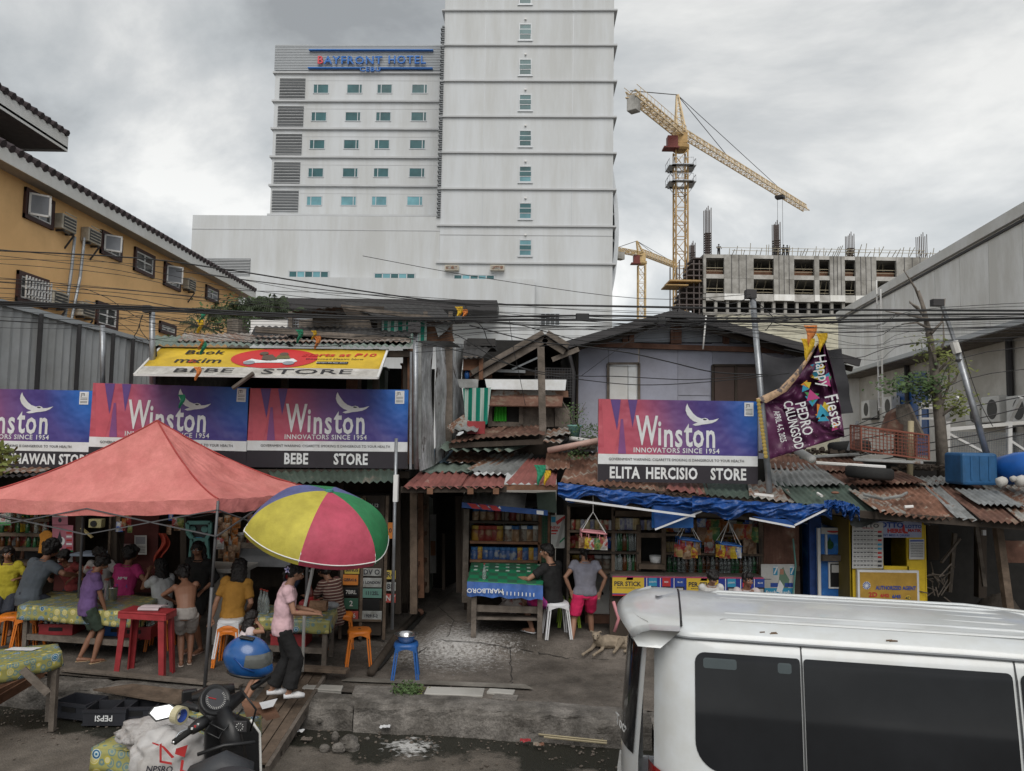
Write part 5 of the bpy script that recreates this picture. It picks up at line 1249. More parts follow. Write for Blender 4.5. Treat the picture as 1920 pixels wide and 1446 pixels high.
#GREEN SHOP AND ALLEY
def shops():
 Y=11.35
 r=thing('green_snack_stall','small green-framed snack stall with shelves of candy jars under red tin roof','stall',(V(950,1100,Y).x,Y,.35))
 gr=mat('green_paint_wood',(.03,.11,.055),.7,grime=.4,gscale=4)
 block(r,870,1040,925,1150,Y+.75,.05,'darkwood','back_wall')
 block(r,866,880,955,1130,Y,.06,'woodgrey','post')
 for x in(1012,1030):a=V(x-4,1085,Y-.02);b=V(x+4,950,Y-.02);B(MB().bx(a.x,b.x,Y-.02,Y+.04,a.z,b.z),'post',M_.woodred,r)
 k=MB();a,b=V(1014,1075,Y),V(1028,965,Y)
 for i in range(4):x=a.x+(b.x-a.x)*i/3;k.bx(x-.006,x+.006,Y-.01,Y,a.z,b.z)
 for i in range(20):z=a.z+(b.z-a.z)*i/19;k.bx(a.x,b.x,Y-.015,Y-.005,z-.004,z+.004)
 B(k,'green_mesh',gr,r);block(r,1014,1030,960,1075,Y+.03,.02,'greensheet','green_board')
 for y,m in((981,'darkwood'),(1019,'woodred'),(1054,'woodred')):
  a,b=V(881,y+2.5,Y),V(1012,y-2.5,Y);B(MB().bx(a.x,b.x,Y-.02,Y+.7,b.z-.035,b.z),'shelf',M_[m],r)
 block(r,884,1012,1056,1066,Y-.02,.04,'woodred','apron')
 for x in(945,975):block(r,x-1.5,x+1.5,960,1019,Y+.02,.4,'darkwood','divider')
 row('jar',886,944,1016.5,Y+.12,5,'on the middle shelf of the green stall',1,1.35,only=[0,1,2]);row('jar',946,972,1016.5,Y+.12,3,'on the middle shelf of the green stall',2,1.35,only=[2,4]);row('jar',976,1010,1016.5,Y+.15,3,'on the middle shelf of the green stall',12,1.35,only=[2,4,0])
 row('jar',884,1011,1051.5,Y+.1,12,'on the bottom shelf of the green stall',3,1.1,only=[3,4,1,3])
 row('jar',886,1010,978.5,Y+.15,9,'on the top shelf of the green stall',4,1.05,only=[4,0,2]);row('pack',886,1010,1016,Y+.5,8,'at the back of the green stall',5,1.7)
 row('pack',884,1010,978.5,Y+.45,9,'at the back of the green stall',6,1.2)
 B(MB().bx(V(866,1000,Y).x,V(1042,1000,Y).x,Y-.3,Y+.8,V(950,948,Y).z,V(950,948,Y).z+.02),'ceiling',M_.dark,r);block(r,866,872,940,1120,Y+.05,.7,'darkwood','side_wall')  # ceiling and side wall added to keep light off the shelves
 k=MB();c=[V(866,940,Y-.75),V(984,953,Y-.7),V(988,925,Y-.1),V(872,921,Y-.1)];B(MB().corr(c[0],c[1],c[2],c[3],pitch=.1,amp=.006),'tin_awning',M_.galv,r,smooth=True)
 t,P=poster(866,1027,942,952,Y-.76,M_.bluetarp,'blue and red plastic banner strip under the tin awning of the green stall','banner_strip','banner',skew=15)
 for i in range(3):ppoly(t,P,[(.06+.12*i,.95),(.16+.12*i,.95),(.22+.12*i,.05),(.12+.12*i,.05)],INKR);ppoly(t,P,[(.18+.12*i,.6),(.20+.12*i,.95),(.22+.12*i,.4)],M_.signwhite)
 pquad(t,P,.87,.95,.1,.8,M_.signwhite);
 board(r,((1006,924),(1042,922),(1044,962),(1008,958)),Y-.4,'greensheet',.03,'green_panel');block(r,1030,1042,950,1120,Y-.02,.06,'darkwood','post')
 t,P=poster(1033,1062,966,1028,Y-.05,PAPER,'white cigarette poster with red and green bars beside the green stall')
 ptext(t,P,'NEW',.28,.62,.06,INKR,bold=.004);pquad(t,P,.02,.45,.50,.56,INKR);pquad(t,P,.02,.35,.42,.46,INKR);ppoly(t,P,[(.3,.05),(.5,.05),(.95,.85),(.75,.9)],mat('poster_grey',(.30,.29,.28),.6));ppoly(t,P,[(.55,.2),(.98,.38),(.98,.32),(.55,.14)],INKG);pquad(t,P,.02,.3,.78,.95,INKC);ppoly(t,P,[(.3,.8),(.9,.99),(.9,.9),(.4,.7)],INKR)
 tb=thing('stall_table','wooden stall table covered by green checked plastic cloth with a blue fringe','table',G(950,1180,.3))
 a,b,c,d=V(876,1090,Y-.9),V(1018,1098,Y-.95),V(1022,1057,Y-.05),V(884,1054,Y-.05)
 gm=mat('gingham_cloth',(.02,.16,.08),.45);nt=gm.node_tree;N,L=nt.nodes,nt.links;bs=N['Principled BSDF'];tc=N.new('ShaderNodeTexCoord');ck=N.new('ShaderNodeTexChecker');ck.inputs['Scale'].default_value=7.5;ck.inputs[1].default_value=(.015,.17,.08,1);ck.inputs[2].default_value=(.03,.10,.06,1)
 vo=N.new('ShaderNodeTexVoronoi');vo.inputs['Scale'].default_value=6.5;vo.inputs['Randomness'].default_value=0;vo.distance='CHEBYCHEV';L.new(tc.outputs['Object'],vo.inputs['Vector']);L.new(tc.outputs['Object'],ck.inputs[0]);mr=N.new('ShaderNodeMapRange');mr.inputs[1].default_value=.18;mr.inputs[2].default_value=.16;L.new(vo.outputs['Distance'],mr.inputs[0])
 x=N.new('ShaderNodeMix');x.data_type='RGBA';L.new(mr.outputs[0],x.inputs[0]);L.new(ck.outputs[0],x.inputs[6]);x.inputs[7].default_value=(.42,.50,.46,1);L.new(x.outputs[2],bs.inputs['Base Color'])
 def f(u,v):
  q=a.lerp(b,u).lerp(d.lerp(c,u),v);return q+Vector((0,0,.006*noise.noise(q*7)))
 B(MB().grid(f,30,14),'gingham_cloth',gm,tb,smooth=True,sol=.006)
 def g(u,v):
  q=a.lerp(b,u);return q+Vector((0,-.01-.03*v*math.sin(u*40)*.5-.02*v,-.19*v-.01*math.sin(u*25)*v))
 o=B(MB().grid(g,60,6),'blue_fringe_sheet',mat('fringe_blue',(.05,.13,.40),.45,grime=.3,gscale=5),tb,smooth=True)
 q=a.lerp(b,.24)+Vector((0,-.065,-.10));text('MARLBORO',q,.085,M_.signwhite,tb,sx=1.1,bold=.004,rot=Matrix.Rotation(RAD(180),4,'Y'))
 for i in range(9):q=a.lerp(b,.48+.05*i)+Vector((0,-.066,-.12));B(MB().box(q,(.012,.002,.05)),'printed_bar',M_.signwhite,tb)
 zt=a.z
 for px,py,YY in((888,1176,Y-.85),(1012,1176,Y-.85),(880,1160,Y-.1),(1018,1160,Y-.1)):
  p=V(px,py,YY);z=pave_z(p.x,YY);B(MB().bx(p.x-.035,p.x+.035,YY-.03,YY+.03,z,zt-.02),'leg',M_.woodgrey,tb)
 pa,pb=V(885,1140,Y-.8),V(1010,1144,Y-.8);B(MB().beam(pa,pb,.03,.09),'rail',M_.woodgrey,tb);B(MB().bx(pa.x,pb.x,Y-.8,Y-.15,pa.z-.16,pa.z-.13),'low_shelf',M_.woodgrey,tb);B(MB().bx(a.x+.02,b.x-.02,Y-.88,Y-.1,zt-.07,zt-.025),'table_board',M_.wood,tb)
 k=MB();c0=V(962,1135,Y-.5)
 def bag(u,v):
  th,ph=u*2*math.pi,v*math.pi;n_=noise.noise(Vector((math.cos(th)*2,math.sin(th)*2,ph*2)))
  rr=.17*(1+.35*n_);return c0+Vector((rr*1.1*math.sin(ph)*math.cos(th),rr*.8*math.sin(ph)*math.sin(th),rr*.75*-math.cos(ph)+.03))
 TH(k.grid(bag,20,12),'plastic_bag',mat('stained_bag',(.34,.30,.28),.4,col2=(.25,.06,.05),thr=.62,var=.2,scale=9,bump=.4),'knotted translucent rubbish bag on the low shelf of the green table','bag')
 put(BT[0],a.lerp(b,.22)+Vector((0,.12,.01)),'small clear bottle alone on the green checked table',None,'bottle',0,.9)
#alley left of the stall
 t=thing('alley_frame','rough timber frame and dark passage left of the green stall','shack',G(800,1150,.3))
 for x0,y0,x1,y1,YY,w,m in((776,922,776,1150,10.9,.10,'wood'),(788,925,790,1120,11.3,.09,'woodred'),(800,925,800,1110,11.9,.08,'wood'),(860,930,862,1110,11.7,.10,'darkwood'),(832,1000,832,1105,12.6,.05,'darkwood')):
  pbeam(t,(x0,y0,YY),(x1,y1,YY),w,m,'post')
 for y in(960,1010,1060,1105):pbeam(t,(776,y,10.95),(800,y-12,12.0),.06,'woodred','girt')
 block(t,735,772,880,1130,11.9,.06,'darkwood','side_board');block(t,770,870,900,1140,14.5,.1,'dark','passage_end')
 B(MB().prism([V(803,930,12.0),V(803,1112,12.0),V(812,1100,13.6),V(812,935,13.6)],(-.04,0,0)),'green_side_wall',M_.greensheet,t);B(MB().prism([V(866,930,11.4),V(866,1100,11.4),V(862,1088,14),V(862,935,14)],(.04,0,0)),'side_wall',M_.darkwood,t)
 B(MB().bx(V(772,900,11).x,V(868,900,11).x,10.6,14.6,V(800,905,11).z,V(800,905,11).z+.05),'ceiling',M_.dark,t)
 tt,P=poster(806,818,965,1075,12.3,PAPER,'long tattered white poster on the green passage wall',Y2=12.9);pquad(tt,P,.1,.9,.3,.55,mat('poster_orange',(.35,.14,.05),.6))
#ELITA shop
 Y=10.75;r=thing('sari_sari_store','timber convenience stall with bottle shelves, small wicket and blue tarpaulin edge','stall',(V(1250,1100,Y).x,Y,.35))
 block(r,1062,1500,925,1160,Y+.8,.05,'darkwood','back_wall')
 for x in(1066,1150,1427):block(r,x-3.5,x+3.5,935,1080,Y,.06,'wood','post')
 for x in(1198,1245):block(r,x-4,x+4,985,1070,Y-.02,.06,'wood','wicket_post')
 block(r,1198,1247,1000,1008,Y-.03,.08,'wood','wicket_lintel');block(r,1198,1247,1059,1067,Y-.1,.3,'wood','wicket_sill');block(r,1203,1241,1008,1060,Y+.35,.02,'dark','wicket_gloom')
 def shelf(x0,x1,y,d=.5,m='wood'):a,b=V(x0,y,Y),V(x1,y,Y);B(MB().bx(a.x,b.x,Y-.03,Y+d,(a.z+b.z)/2-.03,(a.z+b.z)/2),'shelf',M_[m],r)
 shelf(1066,1197,995);shelf(1247,1430,1002);shelf(1066,1197,1034,.5,'darkwood');shelf(1247,1430,1037,.5);shelf(1066,1197,1071);shelf(1247,1430,1076)
 block(r,1150,1430,962,968,Y,.06,'wood','header')
 W_='of ELITA stall'
 row('can',1153,1196,993.5,Y+.08,8,'on the top left shelf '+W_,21,1.5,.01,only=[0,0,2]);row('can',1070,1150,993.5,Y+.1,9,'on the far left top shelf '+W_,22,1.3,.01);row('can',1196,1225,993.5,Y+.12,5,'above the wicket '+W_,23,1.3)
 row('bottle',1150,1196,1032.5,Y+.08,8,'on the middle left shelf '+W_,24,1.15);row('bottle',1150,1196,1069.5,Y+.08,8,'on the lower left shelf '+W_,25,1.05);row('bottle',1152,1196,1069.5,Y+.25,6,'on the lower left shelf '+W_,26,1.2)
 row('pack',1250,1425,1000,Y+.2,15,'on the top right shelf '+W_,27,1.1);row('can',1250,1290,1035.5,Y+.08,5,'on the middle right shelf '+W_,28,1.3);row('bottle',1290,1425,1035.5,Y+.15,14,'on the middle right shelf '+W_,29,.8);row('pack',1330,1425,1035.5,Y+.35,7,'on the middle right shelf '+W_,30,1.3)
 row('bottle',1252,1425,1074.5,Y+.06,22,'along the front of the lower right shelf '+W_,31,1.08);row('bottle',1255,1425,1074.5,Y+.2,16,'behind the front bottles of ELITA stall',32,1.2,only=[0,0,1]);row('jar',1258,1400,1074.5,Y+.36,8,'at the back of the lower right shelf '+W_,33,1.3)
 row('pack',1070,1145,1032.5,Y+.3,6,'on the middle left shelf '+W_,34,1.3);row('jar',1070,1145,1069,Y+.3,5,'on the lower left shelf '+W_,35,1.2)
 k=MB()
 for i in range(24):a=V(1247+(1427-1247)*i/23,1072,Y-.01);b=V(1247+(1427-1247)*i/23,1004,Y-.01);k.beam(a,b,.006)
 for y in(1012,1020,1028,1044,1052,1060,1068):k.beam(V(1247,y,Y-.01),V(1427,y,Y-.01),.005)
 B(k,'wire_mesh',M_.steeldk,r)['kind']='stuff'
 a=V(1229,1058,Y+.1);TH(MB().lathe([(.07,0),(.09,.12),(.085,.12),(.07,.02)],a,12),'ice_cream_tub',M_.white,'white plastic tub standing inside the dark wicket','tub',smooth=True)
 block(r,1062,1068,925,1160,Y+.02,.8,'darkwood','side_wall');B(MB().bx(V(1062,1000,Y).x,V(1500,1000,Y).x,Y-.35,Y+.85,V(1200,948,Y).z,V(1200,948,Y).z+.02),'ceiling',M_.dark,r)  # side wall and ceiling added to block light and darken the stall
 a,b=V(1145,1078,Y-.25),V(1430,1082,Y-.25);B(MB().bx(a.x,b.x,Y-.25,Y+.3,b.z-.04,b.z),'counter',M_.woodgrey,r)
 B(MB().bx(a.x,b.x,Y-.18,Y-.14,.3,b.z-.04),'counter_front',M_.darkwood,r)
 t,P=poster(1148,1432,1080,1117,Y-.27,mat('banner_blue',(.02,.04,.25),.45),'counter banner with yellow PER STICK panels and cigarette packs','counter_banner','banner',skew=3)
 for u in(.0,.49):
  pquad(t,P,u,u+.21,.12,.96,INKY);ptext(t,P,'PER STICK',u+.10,.60,.085,INK,bold=.006,sx=.95);prow(t,P,u+.03,u+.15,.38,6,INK,.04);ppoly(t,P,[(u+.10,.96),(u+.14,.96),(u+.135,.80),(u+.09,.80)],INK)
 for i,u in enumerate((.24,.33,.42,.76,.86,.95)):
  pquad(t,P,u-.015,u-.010,.0,1,M_.signwhite);pquad(t,P,u,u+.055,.10,.95,[INKC,INKR,INKB][i%3]);pquad(t,P,u,u+.055,.10,.50,M_.signblack,o=.004);pquad(t,P,u+.008,u+.047,.22,.42,PAPER,o=.005);ptext(t,P,['LIGHTS','RED','BLUE'][i%3],u+.027,.72,.03,M_.signwhite,bold=.001)
 pquad(t,P,.0,1,.93,1.0,flat('ink_pink',(.40,.06,.12)),o=.0045);pquad(t,P,.0,1,.0,.07,INKR,o=.0045)
 c=[V(1432,1066,Y),V(1498,1068,Y),V(1498,975,Y),V(1432,975,Y)];B(MB().corr(c[0],c[1],c[2],c[3],pitch=.075,amp=.012),'corrugated_wall',M_.rust,r,smooth=True)
 block(r,1432,1500,1062,1070,Y-.05,.1,'wood','rail');block(r,1432,1500,1068,1170,Y+.02,.04,'darkwood','lower_wall')
 t,P=poster(1427,1490,1058,1122,Y-.12,PAPER,'poster with a 7 in each top corner and mint packs, below the rusty wall')
 for u in(.36,.86):pquad(t,P,u,u+.13,.68,.95,INKC);ptext(t,P,'7',u+.065,.81,.15,M_.signwhite,bold=.006)
 ppoly(t,P,[(.50,.30),(.56,.80),(.66,.92),(.72,.75),(.84,.55),(.80,.25)],mat('poster_green',(.12,.20,.14),.6));pquad(t,P,.56,.67,.70,.86,flat('poster_skin',(.35,.18,.12)),o=.004);ppoly(t,P,[(.45,.2),(.55,.55),(.68,.35),(.6,.15)],M_.signwhite,o=.0045)
 pquad(t,P,.05,.95,.05,.30,INKC);ptext(t,P,'fresh',.30,.17,.075,M_.signwhite,bold=.003);ptext(t,P,'fresh',.72,.17,.075,M_.signwhite,bold=.003);prow(t,P,.1,.3,.55,5,INK,.02);pquad(t,P,.28,.5,.33,.45,INKB);pquad(t,P,.70,.95,.33,.45,INKB)
 TH(MB().tube([V(1487,1010,Y-.1),V(1492,1060,Y-.15),V(1484,1150,Y-.2)],.012,6),'garden_hose',mat('hose_green',(.10,.25,.22),.5),'thin green hose hanging beside the poster with sevens','hose')
 r=thing('water_booth','blue water vending booth with drop logo and small dark screen','vending machine',(V(1550,1100,Y).x,Y,.3))
 bl=mat('blue_worn_paint',(.02,.055,.20),.7,var=.3,scale=6,grime=.35,gscale=5);bb=mat('blue_swirl_print',(.02,.12,.38),.5,var=.3,scale=5,col2=(.10,.32,.55),thr=.62)
 B(MB().bx(V(1512,975,Y).x,V(1534,975,Y).x,Y-.1,Y-.04,.3,V(1520,968,Y).z),'blue_side_board',bl,r)
 a,b=V(1534,1165,Y-.15),V(1586,990,Y-.15);B(MB().bx(a.x,b.x,Y-.15,Y+.4,.3,b.z),'cabinet',bb,r,bev=.01)
 def q(x0,x1,y0,y1,m,o,nm):A,C=V(x0,y1,Y-.15),V(x1,y0,Y-.15);return B(MB().bx(A.x,C.x,Y-.15-o,Y-.151,A.z,C.z),nm,m,r)
 q(1539,1584,990,1001,PAPER,.02,'header_panel');ppp=V(1562,995,Y-.18);
 q(1547,1577,1002,1036,bb,.015,'dispensing_recess');
 for x in(1548,1575):q(x-1.5,x+1.5,1002,1042,M_.whiteplastic,.03,'grab_rail')
 dc=V(1556,1022,Y-.175);B(MB().poly([dc+Vector((.055*math.sin(t_)*(1 if abs(t_)>0 else 0)*(1-abs(math.cos(t_/2))*.0),0,-.06*math.cos(t_)+(.06 if abs(t_-math.pi)<.3 else 0)))for t_ in[i*math.pi/8 for i in range(16)]]),'drop_logo',M_.glassgreen,r)
 q(1537,1587,1040,1050,M_.woodgrey,.10,'drip_tray');f=q(1553,1583,1054,1103,M_.white,.02,'screen_frame');q(1556,1580,1057,1100,M_.black,.024,'screen');q(1558,1573,1059,1073,PAPER,.028,'notice')
 q(1533,1536,990,1165,M_.white,.04,'edge_pipe')
 red=V(1562,994,Y-.175);B(MB().poly([red+Vector((.09*math.cos(t_),0,.03*math.sin(t_)-.01))for t_ in[math.pi+i*math.pi/8 for i in range(9)]]),'red_emblem',INKR,r)
#lotto booth
 Y=10.2;r=thing('lotto_booth','yellow lottery booth with number boards and AUTHORIZED AGENT panel','kiosk',(V(1665,1150,Y).x,Y,.3))
 ye=mat('kiosk_yellow',(.62,.43,.02),.6,var=.06,grime=.2,gscale=3)
 def bl_(x0,x1,y0,y1,d=.03,m=ye,nm='wall_panel',o=0,dd=0):A,C=V(x0,y1,Y-o),V(x1,y0,Y-o);return B(MB().bx(A.x,C.x,Y-o,Y-o+d,A.z,C.z),nm,m,r)
 bl_(1597,1655,978,1190);bl_(1704,1733,975,1190);bl_(1655,1704,978,1005);bl_(1655,1704,1062,1190)
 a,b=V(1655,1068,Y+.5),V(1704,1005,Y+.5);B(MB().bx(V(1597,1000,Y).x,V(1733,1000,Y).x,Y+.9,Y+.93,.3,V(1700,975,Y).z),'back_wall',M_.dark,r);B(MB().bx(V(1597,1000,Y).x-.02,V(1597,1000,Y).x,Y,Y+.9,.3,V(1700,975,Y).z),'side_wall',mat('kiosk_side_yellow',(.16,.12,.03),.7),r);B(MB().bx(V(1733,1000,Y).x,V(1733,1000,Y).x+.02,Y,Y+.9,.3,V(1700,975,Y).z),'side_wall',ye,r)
 B(MB().bx(V(1597,1000,Y).x,V(1733,1000,Y).x,Y-.02,Y+.93,V(1665,970,Y).z,V(1665,970,Y).z+.02),'ceiling',M_.darkwood,r)
 def f(u,v):
  x=1594+150*u;y=968+(16*v)-10*math.exp(-((u-.62)/.18)**2)+5*v*math.sin(u*13);p=V(x,y,Y-.10-.25*v);return p
 TH(MB().grid(f,40,6),'canopy_tarp',mat('grey_tarp',(.30,.32,.32),.5,grime=.4,gscale=4),'crumpled grey plastic sheet draped over the lottery booth top','tarpaulin',smooth=True)
 t,P=poster(1598,1728,974,1008,Y-.02,mat('lotto_pale_blue',(.33,.36,.50),.6),'pale blue LOTTO HERE and LOTTO MATIK headboard on the booth','lotto_headboard','sign')
 ptext(t,P,'LOTTO',.54,.68,.095,INKB,sx=1.15,bold=.010);ptext(t,P,'HERE',.61,.36,.075,INKR,sx=1.15,bold=.010);ptext(t,P,'LOTTO',.88,.60,.06,INKB,sx=1.1,bold=.006);ptext(t,P,'MATIK',.895,.38,.055,INKR,sx=1.1,bold=.006);ppoly(t,P,[(.72,.72),(.75,.72),(.76,.35),(.80,.30),(.80,.22),(.74,.22),(.72,.35)],INKR);ptext(t,P,'DONT MISS A DRAW',.60,.12,.045,INKB,bold=.001)
 t,P=poster(1598,1656,980,1066,Y-.04,PAPER,'tall white LOTTO results board with rows of numbers, left of the hatch','results_board','sign')
 ptext(t,P,'LOTTO',.47,.93,.075,INK,sx=1.3,bold=.004);ptext(t,P,'RESULTS',.5,.875,.03,INKR,sx=1.3)
 R=random.Random(9)
 for i in range(9):
  v=.83-i*.092
  for j in range(6):prow(t,P,.04+.11*j,.04+.11*j+.08,v-.035,2,INK,.022,i*7+j)
  prow(t,P,.70,.80,v-.03,3,INK,.014,i);pquad(t,P,.82,.95,v-.055,v-.01,[INKR,INK,INKR,INKC,INKC,INKR,INKR,INK,INK][i]);pquad(t,P,.04,.68,v-.065,v-.061,INK);pquad(t,P,.04,.68,v-.003,v+.001,INK)
 t,P=poster(1705,1733,1011,1049,Y-.04,PAPER,'small white numbers table right of the booth hatch','notice')
 for i in range(9):prow(t,P,.08,.92,.12+.08*i,8,INK,.03,i)
 pquad(t,P,.05,.95,.88,.95,INKB)
 t=thing('agent_panel','framed mustard AUTHORIZED AGENT panel on the lottery booth front','sign',V(1610,1165,Y-.05));A,C=V(1609,1185,Y-.05),V(1722,1070,Y-.05)
 B(MB().bx(A.x,C.x,Y-.06,Y-.01,A.z,C.z),'frame',M_.whiteplastic,t);B(MB().bx(A.x+.03,C.x-.03,Y-.065,Y-.06,A.z+.03,C.z-.03),'panel',mat('agent_mustard',(.40,.24,.04),.5,grime=.15,gscale=3),t)
 Q=lambda x,y,o=.07:V(x,y,Y-o)
 def tq(s,x,y,size,m,sx=1,bold=0):text(s,Q(x,y),size,m,t,sx=sx,bold=bold,ext=.0006)
 tq('AUTHORIZED AGENT',1680,1103,.070,INKB,.78,.006)
 for x,y,s,m in((1637,1116.5,'2D',INKR),(1659,1118,'6/42',INKR),(1681,1120,'6/45',INKB),(1637,1132.5,'3D',INKB),(1659,1134.5,'6/49',INKB),(1681,1134,'SUPER',INKR)):tq(s,x,y-1,.085 if len(s)<3 else.06,m,1.1,.006)
 for x,y,s in((1703,1122,'4D'),(1703,1137,'6D')):B(MB().poly([Q(x+5.5*math.cos(i*.52),y+5.5*math.sin(i*.52),.066)for i in range(12)]),'printed_disc',INKY,t);tq(s,x,y,.06,INK,1,.003)
 k=MB()
 for i in range(12):a0=i*math.pi/6;k.poly([Q(1625+2*math.cos(a0),1098+2*math.sin(a0)),Q(1625+7*math.cos(a0+.1),1098+7*math.sin(a0+.1)),Q(1625+7*math.cos(a0+.42),1098+7*math.sin(a0+.42))])
 B(k,'wheel_emblem',INKB,t);B(MB().poly([Q(1625+7.5*math.cos(i*.52),1098+7.5*math.sin(i*.52),.067)for i in range(12)]),'printed_disc',M_.signwhite,t)
#dark yard to the right
 r=thing('right_end_shack','dark open shack with leaning poles and heap under the rightmost rusty roof','shack',(V(1830,1150,10.5).x,10.5,.3))
 x0,x1=V(1740,1000,10.2).x,V(1990,1000,10.2).x
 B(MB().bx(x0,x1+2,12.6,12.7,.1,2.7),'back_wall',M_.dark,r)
 for a,b,w,m in(((1870,985,9.8),(1892,1150,9.6),.09,'wood'),((1790,1000,11),(1780,1110,11),.05,'woodgrey'),((1838,990,11.4),(1838,1120,11.4),.12,'darkwood'),((1800,1010,10.6),(1765,1055,10.5),.03,'woodgrey'),((1830,985,11),(1846,1100,10.8),.05,'woodgrey'),((1905,1155,9.4),(1860,1200,9.3),.03,'woodgrey')):pbeam(r,a,b,w,m,'pole')
 block(r,1880,1935,1015,1055,10.4,.04,'rust','rusty_panel');block(r,1843,1849,994,1004,10.5,.03,'whiteplastic','switch_box');block(r,1740,1760,985,1050,11.6,.04,'darkwood','board')
 c=G(1800,1150,.35);R=random.Random(3);k=MB()
 def f(u,v):
  x=V(1745,1100,10).x+(2.0)*u;y=9.3+1.6*v;z=.0+1.05*math.exp(-((u-.6)/.35)**2-((v-.75)/.4)**2)+.06*noise.noise(Vector((u*7,v*7,1)))+.05*noise.noise(Vector((u*20,v*20,1)));return(x,y,z)
 TH(MB().grid(f,40,26),'earth_heap',mat('dark_earth',(.045,.037,.03),.95,var=.3,bump=.6),'heap of dark earth and litter inside the dark yard at right','heap',kind='stuff',smooth=True)
 k=MB()
 for i in range(26):p=V(R.uniform(1740,1775),R.uniform(1075,1120),10.0+R.random()*.5);k.tube([p,p+Vector((R.uniform(-.2,.2),R.uniform(-.1,.1),R.uniform(-.15,.2)))],.008,4)
 TH(k,'brushwood',M_.woodgrey,'tangle of pale twigs right of the yellow lottery booth','brushwood',kind='stuff')
def pave_z(x,y):
 y0=kerbY(x)+.34;z=PZ+.02*noise.noise(Vector((x*1.2,y*1.2,5)))+.008*noise.noise(Vector((x*5,y*5,1)))
 z+=.05*max(0,min(1,(y-y0-1.2)/1.5))
 if y>10.2 and-1.2<x<6:z+=.13*max(0,min(1,(y-10.2)/.12))
 return z
shops()
